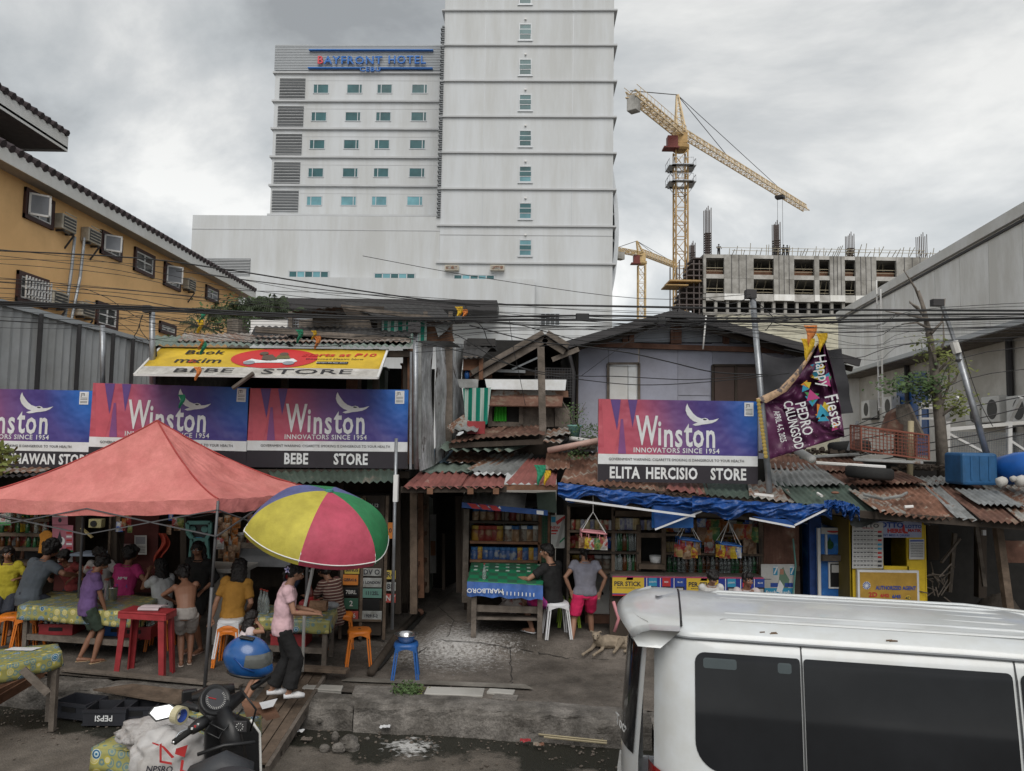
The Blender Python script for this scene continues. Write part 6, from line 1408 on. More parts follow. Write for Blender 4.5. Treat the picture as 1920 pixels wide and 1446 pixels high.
#RUSTY ROOFS OVER THE RIGHT-HAND ROW
def right_roofs():
 r=thing('row_roof','long rusty patchwork roof of corrugated sheets over the right row of stalls','roof',(V(1400,930,10).x,10.5,2.2))
 e=9.85
 sheet(r,((1050,906),(1140,912),(1135,848),(1072,848)),'rustor',e,e+2.0,pitch=.085,amp=.018)
 sheet(r,((1135,911),(1235,922),(1232,885),(1135,872)),'rustor',e-.02,e+1.3,pitch=.085,amp=.018);sheet(r,((1230,922),(1330,931),(1320,888),(1226,885)),'rust',e-.04,e+1.4,pitch=.085,amp=.018)
 sheet(r,((1248,920),(1330,930),(1312,905),(1256,903)),'redsheet',e-.07,e+.7,pitch=.085,amp=.018)
 sheet(r,((1325,928),(1432,938),(1405,893),(1308,890)),'greensheet',e-.1,e+1.3,pitch=.085,amp=.018);sheet(r,((1405,930),(1500,947),(1478,905),(1400,898)),'rustgrey',e-.12,e+1.0,pitch=.085,amp=.018)
 sheet(r,((1495,945),(1650,965),(1585,905),(1452,903)),'greensheet',e-.25,e+1.0,pitch=.085,amp=.018);sheet(r,((1450,910),(1585,908),(1530,872),(1440,868)),'galv',e+.7,e+2.0,pitch=.085,amp=.018)
 sheet(r,((1640,956),(1720,972),(1640,925),(1590,918)),'rustgrey',e-.5,e+.6,pitch=.085,amp=.018);sheet(r,((1650,962),(1825,978),(1735,903),(1600,908)),'rustor',e-.55,e+1.3,pitch=.085,amp=.018)
 sheet(r,((1585,910),(1740,905),(1680,880),(1535,878)),'rust',e+.9,e+2.0,pitch=.085,amp=.018);sheet(r,((1795,972),(1845,978),(1760,905),(1725,905)),'galv',e-.6,e+1.3,pitch=.085,amp=.018)
 sheet(r,((1840,978),(1935,984),(1830,905),(1752,903)),'rust',e-.7,e+1.3,pitch=.085,amp=.018);sheet(r,((1915,978),(2010,984),(1925,912),(1835,905)),'rustgrey',e-.75,e+1.2,pitch=.085,amp=.018)
 sheet(r,((1835,945),(1925,950),(1870,920),(1790,918)),'galv',e-.2,e+.6,pitch=.085,amp=.018);sheet(r,((1720,912),(1820,902),(1808,893),(1690,893)),'galv',e+1.0,e+1.9,pitch=.085,amp=.018)
 sheet(r,((1435,880),(1640,885),(1600,855),(1440,850)),'rust',e+1.6,e+2.6,pitch=.085,amp=.018);sheet(r,((1800,905),(1990,918),(1940,895),(1790,890)),'darksheet',e+1.2,e+2.2,pitch=.085,amp=.018)
 for a,b in(((1055,912,e+.05),(1480,948,e-.05)),((1480,948,e-.05),(1650,968,e-.35)),((1640,966,e-.4),(1930,988,e-.6))):pbeam(r,a,b,.06,'darkwood','eave_beam',h=.09)
 for x,y in((1100,925),(1160,928),(1290,936),(1420,948),(1500,955),(1590,968),(1740,980),(1860,984)):pbeam(r,(x,y,e+.05),(x-10,y-12,e+2.2),.08,'darkwood','rafter')
 k=MB().bx(V(1050,860,12).x,V(1990,860,12.6).x+.5,12.75,12.85,0,V(1400,860,12.8).z);B(k,'rear_wall',M_.dark,r)
 pbeam(r,(1065,938,Y_:=10.2),(1200,952,10.2),.06,'woodgrey','batten');pbeam(r,(1290,962,10.3),(1500,980,10.3),.05,'woodgrey','batten')
 pbeam(r,(1450,930,9.5),(1414,926,9.5),.03,'white','loose_strip')
 TH(MB().tube([V(1533,925,9.9),V(1541,930,9.8)],.02,6),'stick',M_.white,'short white stick lying on the green roof sheet','stick');TH(MB().ell(V(1566,924,10.1),(.06,.04,.02),8),'scrap',M_.rustor,'pale round scrap on the green roof sheet','scrap',smooth=True)
 TH(MB().tube([V(1696,951,9.6),V(1712,950,9.6)],.02,6),'stick',M_.white,'pale stick lying on the rusty roof right of the green sheet','stick')
 TH(MB().tube([V(1620,928,10.0),V(1655,936,9.7),V(1690,930,9.8),V(1700,924,10.2)],.02,6),'cable_loop',M_.galv,'loose grey cable looped on the rusty roof below the tyre','cable')
 def tarp(x0,y0,x1,y1,hgt,Yc,seed,d=0):
  def f(u,v):
   x=x0+(x1-x0)*u;y=y0+(y1-y0)*u+d*math.sin(u*math.pi)
   hh=hgt*(.72+.55*noise.noise(Vector((u*6,seed,0))))
   a=v*math.pi*1.25-.3;yy=Yc-.05-.05*math.sin(a)*(1+.6*noise.noise(Vector((u*9,v*2,seed))))+.10*noise.noise(Vector((u*14+v*5,v*3,seed)))+.05*noise.noise(Vector((u*40+v*9,v*6,seed)))
   return V(x,y+hh*(v)+3*noise.noise(Vector((u*14,v*5,seed))),yy)
  return MB().grid(f,110,16)
 t=thing('blue_tarpaulin','long creased blue tarpaulin bundled under the eave of the right row','tarpaulin',V(1300,950,9.6));mt=M_.bluetarp
 B(tarp(1046,905,1310,936,34,9.8,1),'bundle',mt,t,smooth=True);B(tarp(1298,930,1560,945,42,9.65,2,4),'bundle',mt,t,smooth=True);B(tarp(1545,938,1612,952,34,9.5,3,-6),'bundle',mt,t,smooth=True)
 for pts,YY in((((1225,948),(1303,952),(1300,970),(1228,992)),9.75),(((1410,968),(1482,975),(1490,985),(1480,990)),9.6)):
  B(MB().prism([V(x,y,YY)for x,y in pts],(0,.01,0)),'loose_flap',mt,t)
 B(MB().beam(V(1060,936,9.7),V(1303,968,9.65),.05,.025),'white_hem',M_.whiteplastic,t);B(MB().beam(V(1228,993,9.7),V(1325,955,9.65),.03,.02),'white_hem',M_.whiteplastic,t);B(MB().beam(V(1405,972,9.6),V(1490,988,9.5),.04,.022),'white_hem',M_.whiteplastic,t);B(MB().beam(V(1490,985,9.5),V(1550,955,9.4),.03,.02),'white_hem',M_.whiteplastic,t)
 tt,P=poster(1222,1300,950,990,9.9,mat('banner_skyblue',(.02,.13,.42),.5),'blue advertising banner sagging from the eave over the wicket','hanging_banner','banner');ptext(tt,P,'LIKELY',.35,.70,.11,INKY,bold=.004);ptext(tt,P,'AFFORDABLE',.55,.5,.06,M_.signwhite);pquad(tt,P,.1,.4,.1,.35,INKC)
 for(cx,ty,ry,w,m,lab,YY)in((1290,975,1011,23,'blue','left blue hanging peg rack with snack packets before the shelves',10.3),(1366,978,1020,23,'blue','right blue hanging peg rack with yellow snack packets before the shelves',10.3),(1112,960,997,27,'pinkp','pink hanging peg rack with snack packets above the woman in pink shorts',10.0)):
  if m=='pinkp':M_.pinkp=mat('pink_plastic',(.48,.20,.22),.5)
  rk=thing('hanging_rack',lab,'rack',V(cx,ry,YY),group='hanging snack racks')
  c=V(cx,ry,YY);ww=V(cx+w,ry,YY).x-c.x;k=MB()
  pts=[c+Vector((ww*max(-.85,min(.85,1.2*math.cos(a))),.16*max(-.8,min(.8,1.2*math.sin(a))),-.02*math.cos(a)))for a in[i*math.pi/10 for i in range(21)]]
  k.tube(pts,(.013),6,cap=False);k.beam(pts[0],pts[10],.02);B(k,'rack_ring',M_[m],rk,smooth=True)
  k=MB();top=V(cx,ty,YY)
  for i in(2,8,12,18):k.tube([pts[i],top],.004,4)
  k.tube([top,top+Vector((0,0,.25))],.006,4);B(k,'strings',M_.white,rk)
  k=MB()
  for i in range(0,20,2):k.box(pts[i]-Vector((0,0,.05)),(.008,.01,.06))
  B(k,'pegs',M_[m],rk)
 for x,y,q in((1279,1014,0),(1285,1018,2),(1291,1016,0),(1272,1022,0),(1307,1018,4),(1300,1024,1),(1350,1022,1),(1356,1024,1),(1364,1025,0),(1374,1025,1),(1382,1024,3),(1288,1026,4)):hang(x,y,10.28,q,.95,'clipped to the blue hanging racks')
 for x,y,q in((1092,1007,4),(1101,1008,1),(1107,1010,6),(1118,1010,5),(1129,1008,0),(1132,1011,6)):hang(x,y,9.98,q,.85,'clipped to the pink hanging rack')
 for x,y,q in((1385,984,2),(1393,985,0),(1400,984,2),(1316,990,4),(1326,995,2),(1340,990,5),(1412,990,5),(1400,1010,4),(1410,1012,4),(1330,1010,6)):hang(x,y,10.7,q,1.2,'hung in a strip before the top right shelf')
right_roofs()
#LEFT STALLS, UNDER TENT AND UMBRELLA
def left_stalls():
 Y=11.3;r=thing('left_stall_row','dark cluttered open stalls under the cigarette signs on the left','stall',(V(300,1100,Y).x,Y,.25))
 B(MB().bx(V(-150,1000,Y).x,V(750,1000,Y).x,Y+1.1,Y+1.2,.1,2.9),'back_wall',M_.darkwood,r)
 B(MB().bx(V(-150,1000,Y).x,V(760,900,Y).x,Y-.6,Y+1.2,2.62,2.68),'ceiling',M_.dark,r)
 sheet(r,((516,905),(738,904),(740,880),(500,880)),'greensheet',9.95,10.6,pitch=.10,amp=.018);sheet(r,((-60,896),(90,893),(120,880),(-60,880)),'darksheet',9.9,10.6,pitch=.1)
 sheet(r,((-60,888),(70,885),(110,874),(-60,874)),'rustgrey',10.1,10.7,pitch=.1)
 pbeam(r,(-60,884,10.55),(745,886,10.55),.08,'darkwood','sign_rail')
 red=mat('dark_red_wall',(.10,.025,.022),.8,grime=.3)
 def blk(x0,x1,y0,y1,Yq,d,m,nm):A,C=V(x0,y1,Yq),V(x1,y0,Yq);return B(MB().bx(A.x,C.x,Yq,Yq+d,A.z,C.z),nm,m,r)
 blk(228,300,940,1110,Y+.3,.05,red,'red_wall_panel');blk(100,155,965,1110,Y+.4,.05,red,'red_wall_panel')
 blk(-60,60,950,1090,Y+.5,.05,M_.darkwood,'shelf_back')
 for x in(150,215,345,425,640,745):pbeam(r,(x,900,Y-.1),(x+2,1150,Y-.1),.09,'darkwood','post')
 for y in(975,1003,1030,1058):blk(-60,92,y-2,y+1.5,Y+.0,.45,M_.wood,'shelf')
 for i,y in enumerate((972,1000,1027)):row('pack',-20,90,y,Y+.2,9,'on the crowded shelves at far left',40+i,1.35);row('bottle',-20,90,y,Y+.08,7,'on the crowded shelves at far left',50+i,.9)
 blk(437,545,1027,1062,Y-.2,.05,mat('zinc_counter',(.30,.31,.33),.5,var=.1,grime=.3),'counter_front');blk(437,548,1022,1028,Y-.3,.5,M_.woodgrey,'counter_top')
 blk(452,560,1062,1100,Y+.1,.05,M_.darkwood,'counter_base')
 row('bottle',560,640,1062,Y+.2,7,'behind the umbrella table',60,1.1);row('jar',440,540,1021,Y-.1,5,'on the zinc counter',61,.9)
 pbeam(r,(208,965,Y-.2),(204,1050,Y-.2),.03,'wood','painted_post')
 t=thing('stone_table','pale grey table with thick leg behind the girl in the mustard top','table',V(420,1120,10.7));A,C=V(372,1072,10.5),V(462,1064,10.5)
 B(MB().bx(A.x,C.x,10.4,11.0,A.z,A.z+.06),'table_top',M_.conc_lt,t,bev=.01)
 for px in(415,456):p=V(px,1090,10.6);B(MB().bx(p.x-.06,p.x+.06,10.5,10.7,pave_z(p.x,10.6),A.z),'leg',M_.conc_lt,t)
 t=thing('game_cabinet','teal framed game cabinet with round lamps standing in the dark stall','game machine',V(372,1060,Y-.2));tl=mat('teal_paint',(.07,.18,.165),.6,grime=.3)
 k=MB()
 for a,b in(((352,980),(395,980)),((352,980),(353,1000)),((395,980),(394,1000)),((353,1000),(361,1010)),((394,1000),(388,1010)),((361,1010),(357,1050)),((388,1010),(391,1050)),((361,1012),(388,1012)),((358,1030),(390,1030))):k.beam(V(*a,Y-.25),V(*b,Y-.25),.05)
 B(k,'cabinet_frame',tl,t);A,C=V(354,1048,Y-.2),V(393,982,Y-.2);B(MB().bx(A.x,C.x,Y-.2,Y+.1,A.z,C.z),'cabinet_body',M_.black,t)
 for x in(362,385):B(MB().lathe([(.05,0),(.05,.03)],V(x,992,Y-.2),14,Matrix.Rotation(RAD(90),3,'X')),'round_lamp',tl,t)
 A,C=V(366,1024,Y-.23),V(378,1008,Y-.23);B(MB().bx(A.x,C.x,Y-.23,Y-.21,A.z,C.z),'small_picture',INKC,t)
 t,P=poster(98,137,985,1035,Y-.1,mat('poster_pink',(.42,.15,.20),.6),'pink poster with a big black drop beside the orange shirt')
 ppoly(t,P,[(.42+.2*math.cos(i*.52),.40+.17*math.sin(i*.52))for i in range(12)],M_.signwhite);ppoly(t,P,[(.22,.42),(.28,.32),(.38,.30),(.48,.36),(.50,.46),(.42,.62),(.38,.80),(.30,.60)],INK,o=.005);ppoly(t,P,[(.30+.1*math.cos(i*.52),.14+.08*math.sin(i*.52))for i in range(12)],M_.signwhite,o=.004)
 for i in range(5):pquad(t,P,.68,.95,.12+.14*i,.19+.14*i,[INKR,M_.signwhite][i%2])
 pquad(t,P,0,1,0,.06,INKG)
 t,P=poster(98,127,967,984,Y-.1,mat('poster_pink',(.42,.15,.20),.6),'small pink card above the black drop poster');ppoly(t,P,[(.5+.12*math.cos(i*.52),.5+.25*math.sin(i*.52))for i in range(12)],INK);pquad(t,P,0,1,.85,1,PAPER)
 t,P=poster(252,275,1004,1040,Y+.2,PAPER,'grey printed wall calendar on the dark red wall');pquad(t,P,.1,.9,.55,.92,flat('cal_grey',(.22,.22,.24)))
 for i in range(5):prow(t,P,.1,.9,.1+.08*i,6,INK,.03,i)
 t,P=poster(0,20,957,985,Y-.3,mat('sign_lime',(.05,.30,.08),.5),'green and white hanging sign at the left frame edge','hanging_sign','sign');pquad(t,P,0,1,.2,1,PAPER);ptext(t,P,'5.00',.3,.6,.08,INKR,rot=Matrix.Rotation(RAD(90),4,'Y'));ptext(t,P,'SOLO',.75,.6,.08,INKG,rot=Matrix.Rotation(RAD(90),4,'Y'))
 c=V(85,1018,Y-.05);pts=[(-.03,.18),(.03,.18),(.10,.14),(.08,.05),(.07,-.15),(-.10,-.15),(-.08,.05),(-.10,.12)]
 TH(MB().prism([c+Vector((a,0,b))for a,b in pts],(0,.03,0)),'hanging_shirt',mat('orange_cloth',(.50,.21,.03),.8),'orange shirt hung beside the pink drop poster','shirt')
 t=thing('radio','pale yellow radio with round speaker hung high in the stall','radio',V(176,990,Y-.3));A,C=V(165,990,Y-.3),V(190,974,Y-.3);B(MB().bx(A.x,C.x,Y-.3,Y-.18,A.z,C.z),'casing',mat('radio_cream',(.42,.38,.20),.5),t,bev=.01);B(MB().lathe([(.045,0),(.045,.02)],V(176,982,Y-.3),14,Matrix.Rotation(RAD(90),3,'X')),'speaker',M_.black,t)
 TH(MB().beam(V(153,990,Y-.35),V(173,1008,Y-.35),.05,.02),'wooden_ruler',mat('pale_yellow_wood',(.42,.34,.16),.7),'slanting pale yellow wooden strip below the radio','strip')
 TH(MB().bx(V(142,1040,Y-.2).x,V(200,1030,Y-.2).x,Y-.35,Y,V(150,1040,Y-.2).z,V(150,1036,Y-.2).z),'wall_shelf',mat('shelf_blue_grey',(.25,.30,.38),.6),'small blue-grey shelf behind the boy in purple','shelf')
 def f(u,v):p=V(300+6*u+8*math.sin(v*7),1000+75*v,Y-.1+.1*math.sin(u*9+v*5));return p+Vector((.06*(u-.5)*(1.5-abs(v-.4)),0,0))
 TH(MB().grid(f,12,20),'red_cloth',mat('red_orange_cloth',(.38,.06,.035),.8),'twisted red-orange cloth hanging in the dark stall','cloth',smooth=True)
 for i,(x,y,q)in enumerate([(x,y,[2,4,2,4,4,6][(x+y)%6])for y in(968,980,992,1006,1020,1034)for x in(415,424,433,442)]):hang(x+3*math.sin(x*y),y+4*math.sin(x+y),Y-.3-.06*math.sin(x*3+y),q,.6+.35*abs(math.sin(x*y*2)),'hanging in strips beside the tent pole')
 for i in range(34):
  x=[222,232,241,320,330,338,470,482,494,506,518,566,578,590,602,614,626][i%17];hang(x+4*math.sin(i*3.1),968+14*(i//17)+5*math.sin(i*1.7),Y-.15,[4,2,0,3,6,5,4][i%7],.55+.3*abs(math.sin(i)),'hung along the dark left stalls')
 for x0,x1,y0,y1,c,lab in((108,136,1042,1054,(.30,.30,.32),'grey round-cornered card below the pink drop poster'),(232,246,1020,1040,(.32,.22,.22),'tilted pinkish leaflet left of the calendar'),(470,500,1000,1018,(.22,.20,.12),'dull yellow carton on the back shelf'),(512,540,985,1016,(.10,.12,.16),'dark blue carton on the back shelf')):poster(x0,x1,y0,y1,Y+.15,flat('card_'+lab.split()[0],c),lab,'card','card')
 t=thing('plate_cabinet','dark cabinet covered in old car number plates behind the umbrella','cabinet',V(690,1165,10.9));YY=10.7
 A,C=V(636,1168,YY),V(722,930,YY);B(MB().bx(A.x,C.x,YY,YY+.6,pave_z(A.x,YY)+.1,C.z),'cabinet_body',M_.darkwood,t);A2,C2=V(722,1160,YY),V(745,930,YY+.6)
 for x in(638,676,720):k=V(x,1165,YY-.03);B(MB().bx(k.x-.02,k.x+.02,YY-.04,YY,pave_z(A.x,YY)+.05,C.z),'stile',M_.wood,t)
 k=V(680,1160,YY);B(MB().bx(A.x,C.x,YY-.05,YY,k.z-.03,k.z),'bottom_rail',M_.wood,t)
 plates=[(641,672,1078,1097,'orange','GBR416'),(646,674,1062,1076,'yel','B0NU5'),(679,715,1066,1080,'wht','DV O'),(679,716,1084,1101,'wht','I LONDON'),(645,672,1103,1118,'blk','7BRL'),(679,716,1104,1121,'grn','1112SL'),(645,672,1122,1142,'dgn','2'),(679,712,1124,1144,'blk',''),(640,672,1146,1163,'red','JC66'),(675,716,1146,1164,'wht','1929 5-2'),(664,686,934,942,'yel','THIRD 600'),(688,712,944,952,'blk','W 12'),(722,742,1070,1086,'yel','R4'),(722,742,1092,1108,'wht','88'),(722,742,1114,1130,'red','NY'),(724,740,980,1010,'orange','0')]
 pm={'orange':flat('plate_orange',(.50,.17,.03)),'yel':flat('plate_yellow',(.42,.32,.06)),'wht':mat('plate_white',(.36,.37,.36),.5,grime=.4,gscale=8),'blk':M_.black,'grn':flat('plate_green',(.12,.24,.20)),'dgn':flat('plate_dark_green',(.03,.09,.06)),'red':flat('plate_red',(.33,.06,.05))}
 for x0,x1,y0,y1,m,s in plates:
  A,C=V(x0,y1,YY-.03),V(x1,y0,YY-.03);o=B(MB().bx(A.x,C.x,YY-.035,YY-.028 if x0<720 else YY-.02,A.z,C.z),'number_plate',pm[m],t,bev=.004)
  k=MB();e=.008
  if s:text(s,((A.x+C.x)/2,YY-.038,(A.z+C.z)/2),min(.105,(C.x-A.x)*1.5/max(2,len(s))),INK if m in('orange','yel','wht','grn')else PAPER,o,sx=.95,bold=.004,ext=.0008)
left_stalls()
#PEOPLE
def ik(a,b,l1,l2,hint):
 a,b=Vector(a),Vector(b);d=b-a;L=min(d.length,(l1+l2)*.999)
 d.normalize();b=a+d*L
 x=(l1*l1-l2*l2+L*L)/(2*L);hh=math.sqrt(max(0,l1*l1-x*x));h=Vector(hint);h=h-d*h.dot(d)
 if h.length<1e-5:h=d.orthogonal()
 return a+d*x+h.normalized()*hh,b
DT={}
def wrinkle(o,st,sz):
 if sz not in DT:DT[sz]=bpy.data.textures.new('wrinkles','CLOUDS');DT[sz].noise_scale=sz;DT[sz].noise_depth=2
 d=o.modifiers.new('wrinkle','DISPLACE');d.texture=DT[sz];d.strength=st;d.mid_level=.32;d.texture_coords='LOCAL'
def rem(o,vox,smooth=3):
 m=o.modifiers.new('skin','REMESH');m.mode='VOXEL';m.voxel_size=vox;m.use_smooth_shade=True
 s=o.modifiers.new('smooth','SMOOTH');s.iterations=smooth;s.factor=.5
CLOTH={}
def cloth(name,col,**k):
 if name not in CLOTH:CLOTH[name]=mat('cloth_'+name,col,.85,var=.12,scale=5,bump=.6,bscale=1.6,grime=.12,gscale=4,**k)
 return CLOTH[name]
def person(label,base,face,h=1.6,pel=None,lean=0,side=0,twist=0,head=(0,0),hl=None,hr=None,fl=None,fr=None,el=(-.6,-1,-.3),er=(.6,-1,-.3),kl=(0,1,0),kr=(0,1,0),shirt=None,sleeve=.55,lower=None,llen=.5,hair='short',skin='skin',wd=1.0,shoes=None,flare=0,tail=None,crop=0,eyes=True,vox=.0095,hem=.1,fyaw=0,toe=(0,0)):
 s=h/1.65
 root=thing('person',label,'person',base,RAD(face))
 P=Vector(pel or(0,0,.88));A=Matrix.Rotation(RAD(twist),3,'Z')@Matrix.Rotation(RAD(side),3,'Y')@Matrix.Rotation(RAD(-lean),3,'X')
 A2=Matrix.Rotation(RAD(side*.5),3,'Y')@Matrix.Rotation(RAD(-lean*.35),3,'X')
 up=A@Vector((0,0,1));mid=P+(A2@Vector((0,0,.20)));N=mid+up*.30;ax=A@Vector((1,0,0))
 SL,SR=N-ax*.150*wd-up*.05,N+ax*.150*wd-up*.05
 H=Matrix.Rotation(RAD(twist+head[0]),3,'Z')@Matrix.Rotation(RAD(side*.4),3,'Y')@Matrix.Rotation(RAD(-lean*.4-head[1]),3,'X')
 hc=N+(A@Vector((0,.02,.06)))+H@Vector((0,.025,.105))
 hl=Vector(hl or(-.22,.05,.80));hr=Vector(hr or(.22,.05,.80));fl=Vector(fl or(-.09,0,.07));fr=Vector(fr or(.09,0,.07))
 EL,hl=ik(SL,hl,.27,.25,el);ER,hr=ik(SR,hr,.27,.25,er)
 hpL,hpR=P+Vector((-.085*wd,0,-.03)),P+Vector((.085*wd,0,-.03))
 KL,fl=ik(hpL,fl,.41,.41,kl);KR,fr=ik(hpR,fr,.41,.41,kr)
 S=Matrix.Scale(s,4)
 def torso(k,e,z0=-.09,top=True):
  pts=[P+Vector((0,0,z0)),P+(A2@Vector((0,0,.0))),P+(A2@Vector((0,0,.12))),mid+up*.06,mid+up*.19,N-up*.03]
  rr=[(.140*wd+e,.100+e),(.155*wd+e,.110+e),(.128*wd+e,.092+e),(.148*wd+e,.100+e),(.165*wd+e,.098+e),(.105*wd+e,.065+e)]
  if top:pts.append(N+up*.02);rr.append((.06+e*.6,.055+e*.6))
  k.tube(pts,rr,14,side=tuple(ax))
  for q in(SL,SR):k.ell(q,.055+e,10)
 k=MB(S);torso(k,0)
 k.tube([N-up*.04,hc-H@Vector((0,.02,.05))],[.056,.050],10)
 k.ell(hc+H@Vector((0,-.008,.022)),(.072,.090,.088),14,H);k.tube([hc+H@Vector((0,.02,-.02)),hc+H@Vector((0,.048,-.078))],[(.060,.058),(.030,.026)],10,side=tuple(H@Vector((1,0,0))))
 k.tube([hc+H@Vector((0,.080,.012)),hc+H@Vector((0,.104,-.026)),hc+H@Vector((0,.082,-.034))],[.010,.016,.012],6)
 for sg in(-1,1):k.ell(hc+H@Vector((sg*.073,-.002,-.004)),(.012,.019,.030),6,H);k.ell(hc+H@Vector((sg*.034,.066,-.022)),(.024,.022,.02),6,H)
 k.ell(hc+H@Vector((0,.086,-.052)),(.022,.012,.010),6,H)
 for Sx,E_,W_,sg in((SL,EL,hl,-1),(SR,ER,hr,1)):
  k.tube([Sx,Sx.lerp(E_,.5),E_,E_.lerp(W_,.35),W_],[.047,.043,.036,.037,.024],9)
  d=(W_-E_).normalized();u=Vector((0,0,1))if abs(d.z)<.8 else Vector((0,1,0));v=d.cross(u).normalized();n_=v.cross(d)
  k.tube([W_,W_+d*.04,W_+d*.085],[(.026,.017),(.038,.017),(.036,.014)],8,side=tuple(v))
  for q in range(4):
   o_=v*(-.030+.020*q);a=W_+d*.078+o_;L_=(.058,.068,.064,.050)[q];k.tube([a,a+d*L_*.5+n_*-.006,a+d*L_*.85-n_*.024],[.0105,.0095,.008],6)
  k.tube([W_+d*.025-v*.026*sg,W_+d*.055-v*.052*sg,W_+d*.085-v*.056*sg-n_*.01],[.013,.011,.009],6)
 for hp,K,F,yw,tp in((hpL,KL,fl,-fyaw,toe[0]),(hpR,KR,fr,fyaw,toe[1])):
  k.tube([hp,hp.lerp(K,.5),K,K.lerp(F,.35),F.lerp(K,.12),F],[.082*wd,.070*wd,.052,.054,.034,.034],10)
  fd=Matrix.Rotation(RAD(yw),3,'Z')@(Matrix.Rotation(RAD(tp),3,'X')@Vector((0,1,0)))
  k.tube([F-fd*.045+Vector((0,0,-.035)),F+Vector((0,0,-.035)),F+fd*.09+Vector((0,0,-.045)),F+fd*.165+Vector((0,0,-.052))],[(.028,.030),(.034,.036),(.043,.026),(.034,.014)],8,side=(1,0,0))
 body=B(k,'body',M_[skin],root,local=True,smooth=True);rem(body,vox*s)
 for sg in(-1,1):
  e=MB(S).ell(hc+H@Vector((sg*.029,.076,.012)),(.0145,.010,.009),8,H);eo=B(e,'eye',M_.eyew,root,local=True,smooth=True);B(MB(S).ell(hc+H@Vector((sg*.029,.084,.012)),(.0072,.005,.0072),6,H),'iris',M_.eyeb,eo,local=True)
  B(MB(S).tube([hc+H@Vector((sg*.014,.087,.030)),hc+H@Vector((sg*.030,.086,.035)),hc+H@Vector((sg*.046,.076,.030))],[.0035,.0045,.003],5),'eyebrow',M_.hair,root,local=True)
 B(MB(S).tube([hc+H@Vector((-.022,.086,-.052)),hc+H@Vector((0,.096,-.051)),hc+H@Vector((.022,.086,-.052))],[.003,.006,.003],5),'mouth',M_.lip,root,local=True)
 k=MB(S);R=random.Random(len(label)*13+int(abs(base[0])*10))
 big={'short':1.0,'curly':1.22,'long':1.05,'bun':1.0,'bob':1.12,'mop':1.15}[hair]
 k.ell(hc+H@Vector((0,-.020,.042)),(.081*big,.092*big,.080*big),14,H);k.ell(hc+H@Vector((0,.035,.078)),(.062,.048,.032),10,H)
 k.ell(hc+H@Vector((0,-.055,.0)),(.070*big,.052*big,.07*big),12,H)
 if hair in('curly','mop'):
  for i in range(26 if hair=='curly' else 14):a,b=R.uniform(0,6.28),R.uniform(.1,1.5);k.ell(hc+H@Vector((math.cos(a)*math.sin(b)*.088*big,math.sin(a)*math.sin(b)*.088*big-.02,.035+math.cos(b)*.08*big)),.030,6)
 if hair in('long','bob'):
  L_=.36 if hair=='long' else.14
  for i in range(15):
   a=math.pi*(1.0+i/14.0);p0=hc+H@Vector((math.cos(a)*.075,math.sin(a)*.075-.02,.0));p2=p0+Vector((math.cos(a)*.02,0,-L_*(1-.12*R.random())))+(A@Vector((0,-.035,0)));k.tube([p0+Vector((0,0,.04)),p0.lerp(p2,.5)+A@Vector((0,-.03,0)),p2],[.028,.026,.010],6)
 if hair=='bun':k.ell(hc+H@Vector((0,-.105,.03)),(.034,.034,.034),8,H);k.tube([hc+H@Vector((0,-.10,.02)),hc+H@Vector((0,-.135,-.04)),hc+H@Vector((0,-.12,-.13))],[.02,.024,.008],6)
 ho=B(k,'hair',M_.hair,root,local=True,smooth=True);rem(ho,.009*s,2);wrinkle(ho,.035,.03)
 if shirt is not None:
  k=MB(S);torso(k,.023,-hem,False)
  if sleeve>0:
   for Sx,E_,W_ in((SL,EL,hl),(SR,ER,hr)):
    if sleeve<=1:k.tube([Sx,Sx.lerp(E_,sleeve)],[.066,.060],9)
    else:k.tube([Sx,E_,E_.lerp(W_,sleeve-1)],[.064,.054,.045],9)
  so=B(k,'shirt',shirt,root,local=True,smooth=True);rem(so,.011*s,3);wrinkle(so,.028,.11)
  B(MB(S).tube([N+up*-.005+ax*math.cos(t)*.070+(A@Vector((0,1,0)))*math.sin(t)*.062 for t in[i*math.pi/8 for i in range(17)]],.010,5,cap=False),'collar',shirt,so,local=True,smooth=True)
 if lower is not None:
  k=MB(S);k.tube([P+Vector((0,0,.09)),P,P-Vector((0,0,.07))],[(.130*wd+.008,.098+.008),(.152*wd+.008,.108+.008),(.146*wd+.010,.106+.010)],14,side=(1,0,0))
  for hp,K,F in((hpL,KL,fl),(hpR,KR,fr)):
   if llen<=1:e=hp.lerp(K,llen);k.tube([hp,hp.lerp(e,.5),e],[.098*wd,.092*wd,(.082+flare)*wd],10)
   else:e=K.lerp(F,(llen-1));k.tube([hp,hp.lerp(K,.5),K,e],[.098*wd,.088*wd,.070+flare*.5,.060+flare],10)
  lo=B(k,'trousers' if llen>1.2 else 'shorts',lower,root,local=True,smooth=True);rem(lo,.011*s,3);wrinkle(lo,.028,.12)
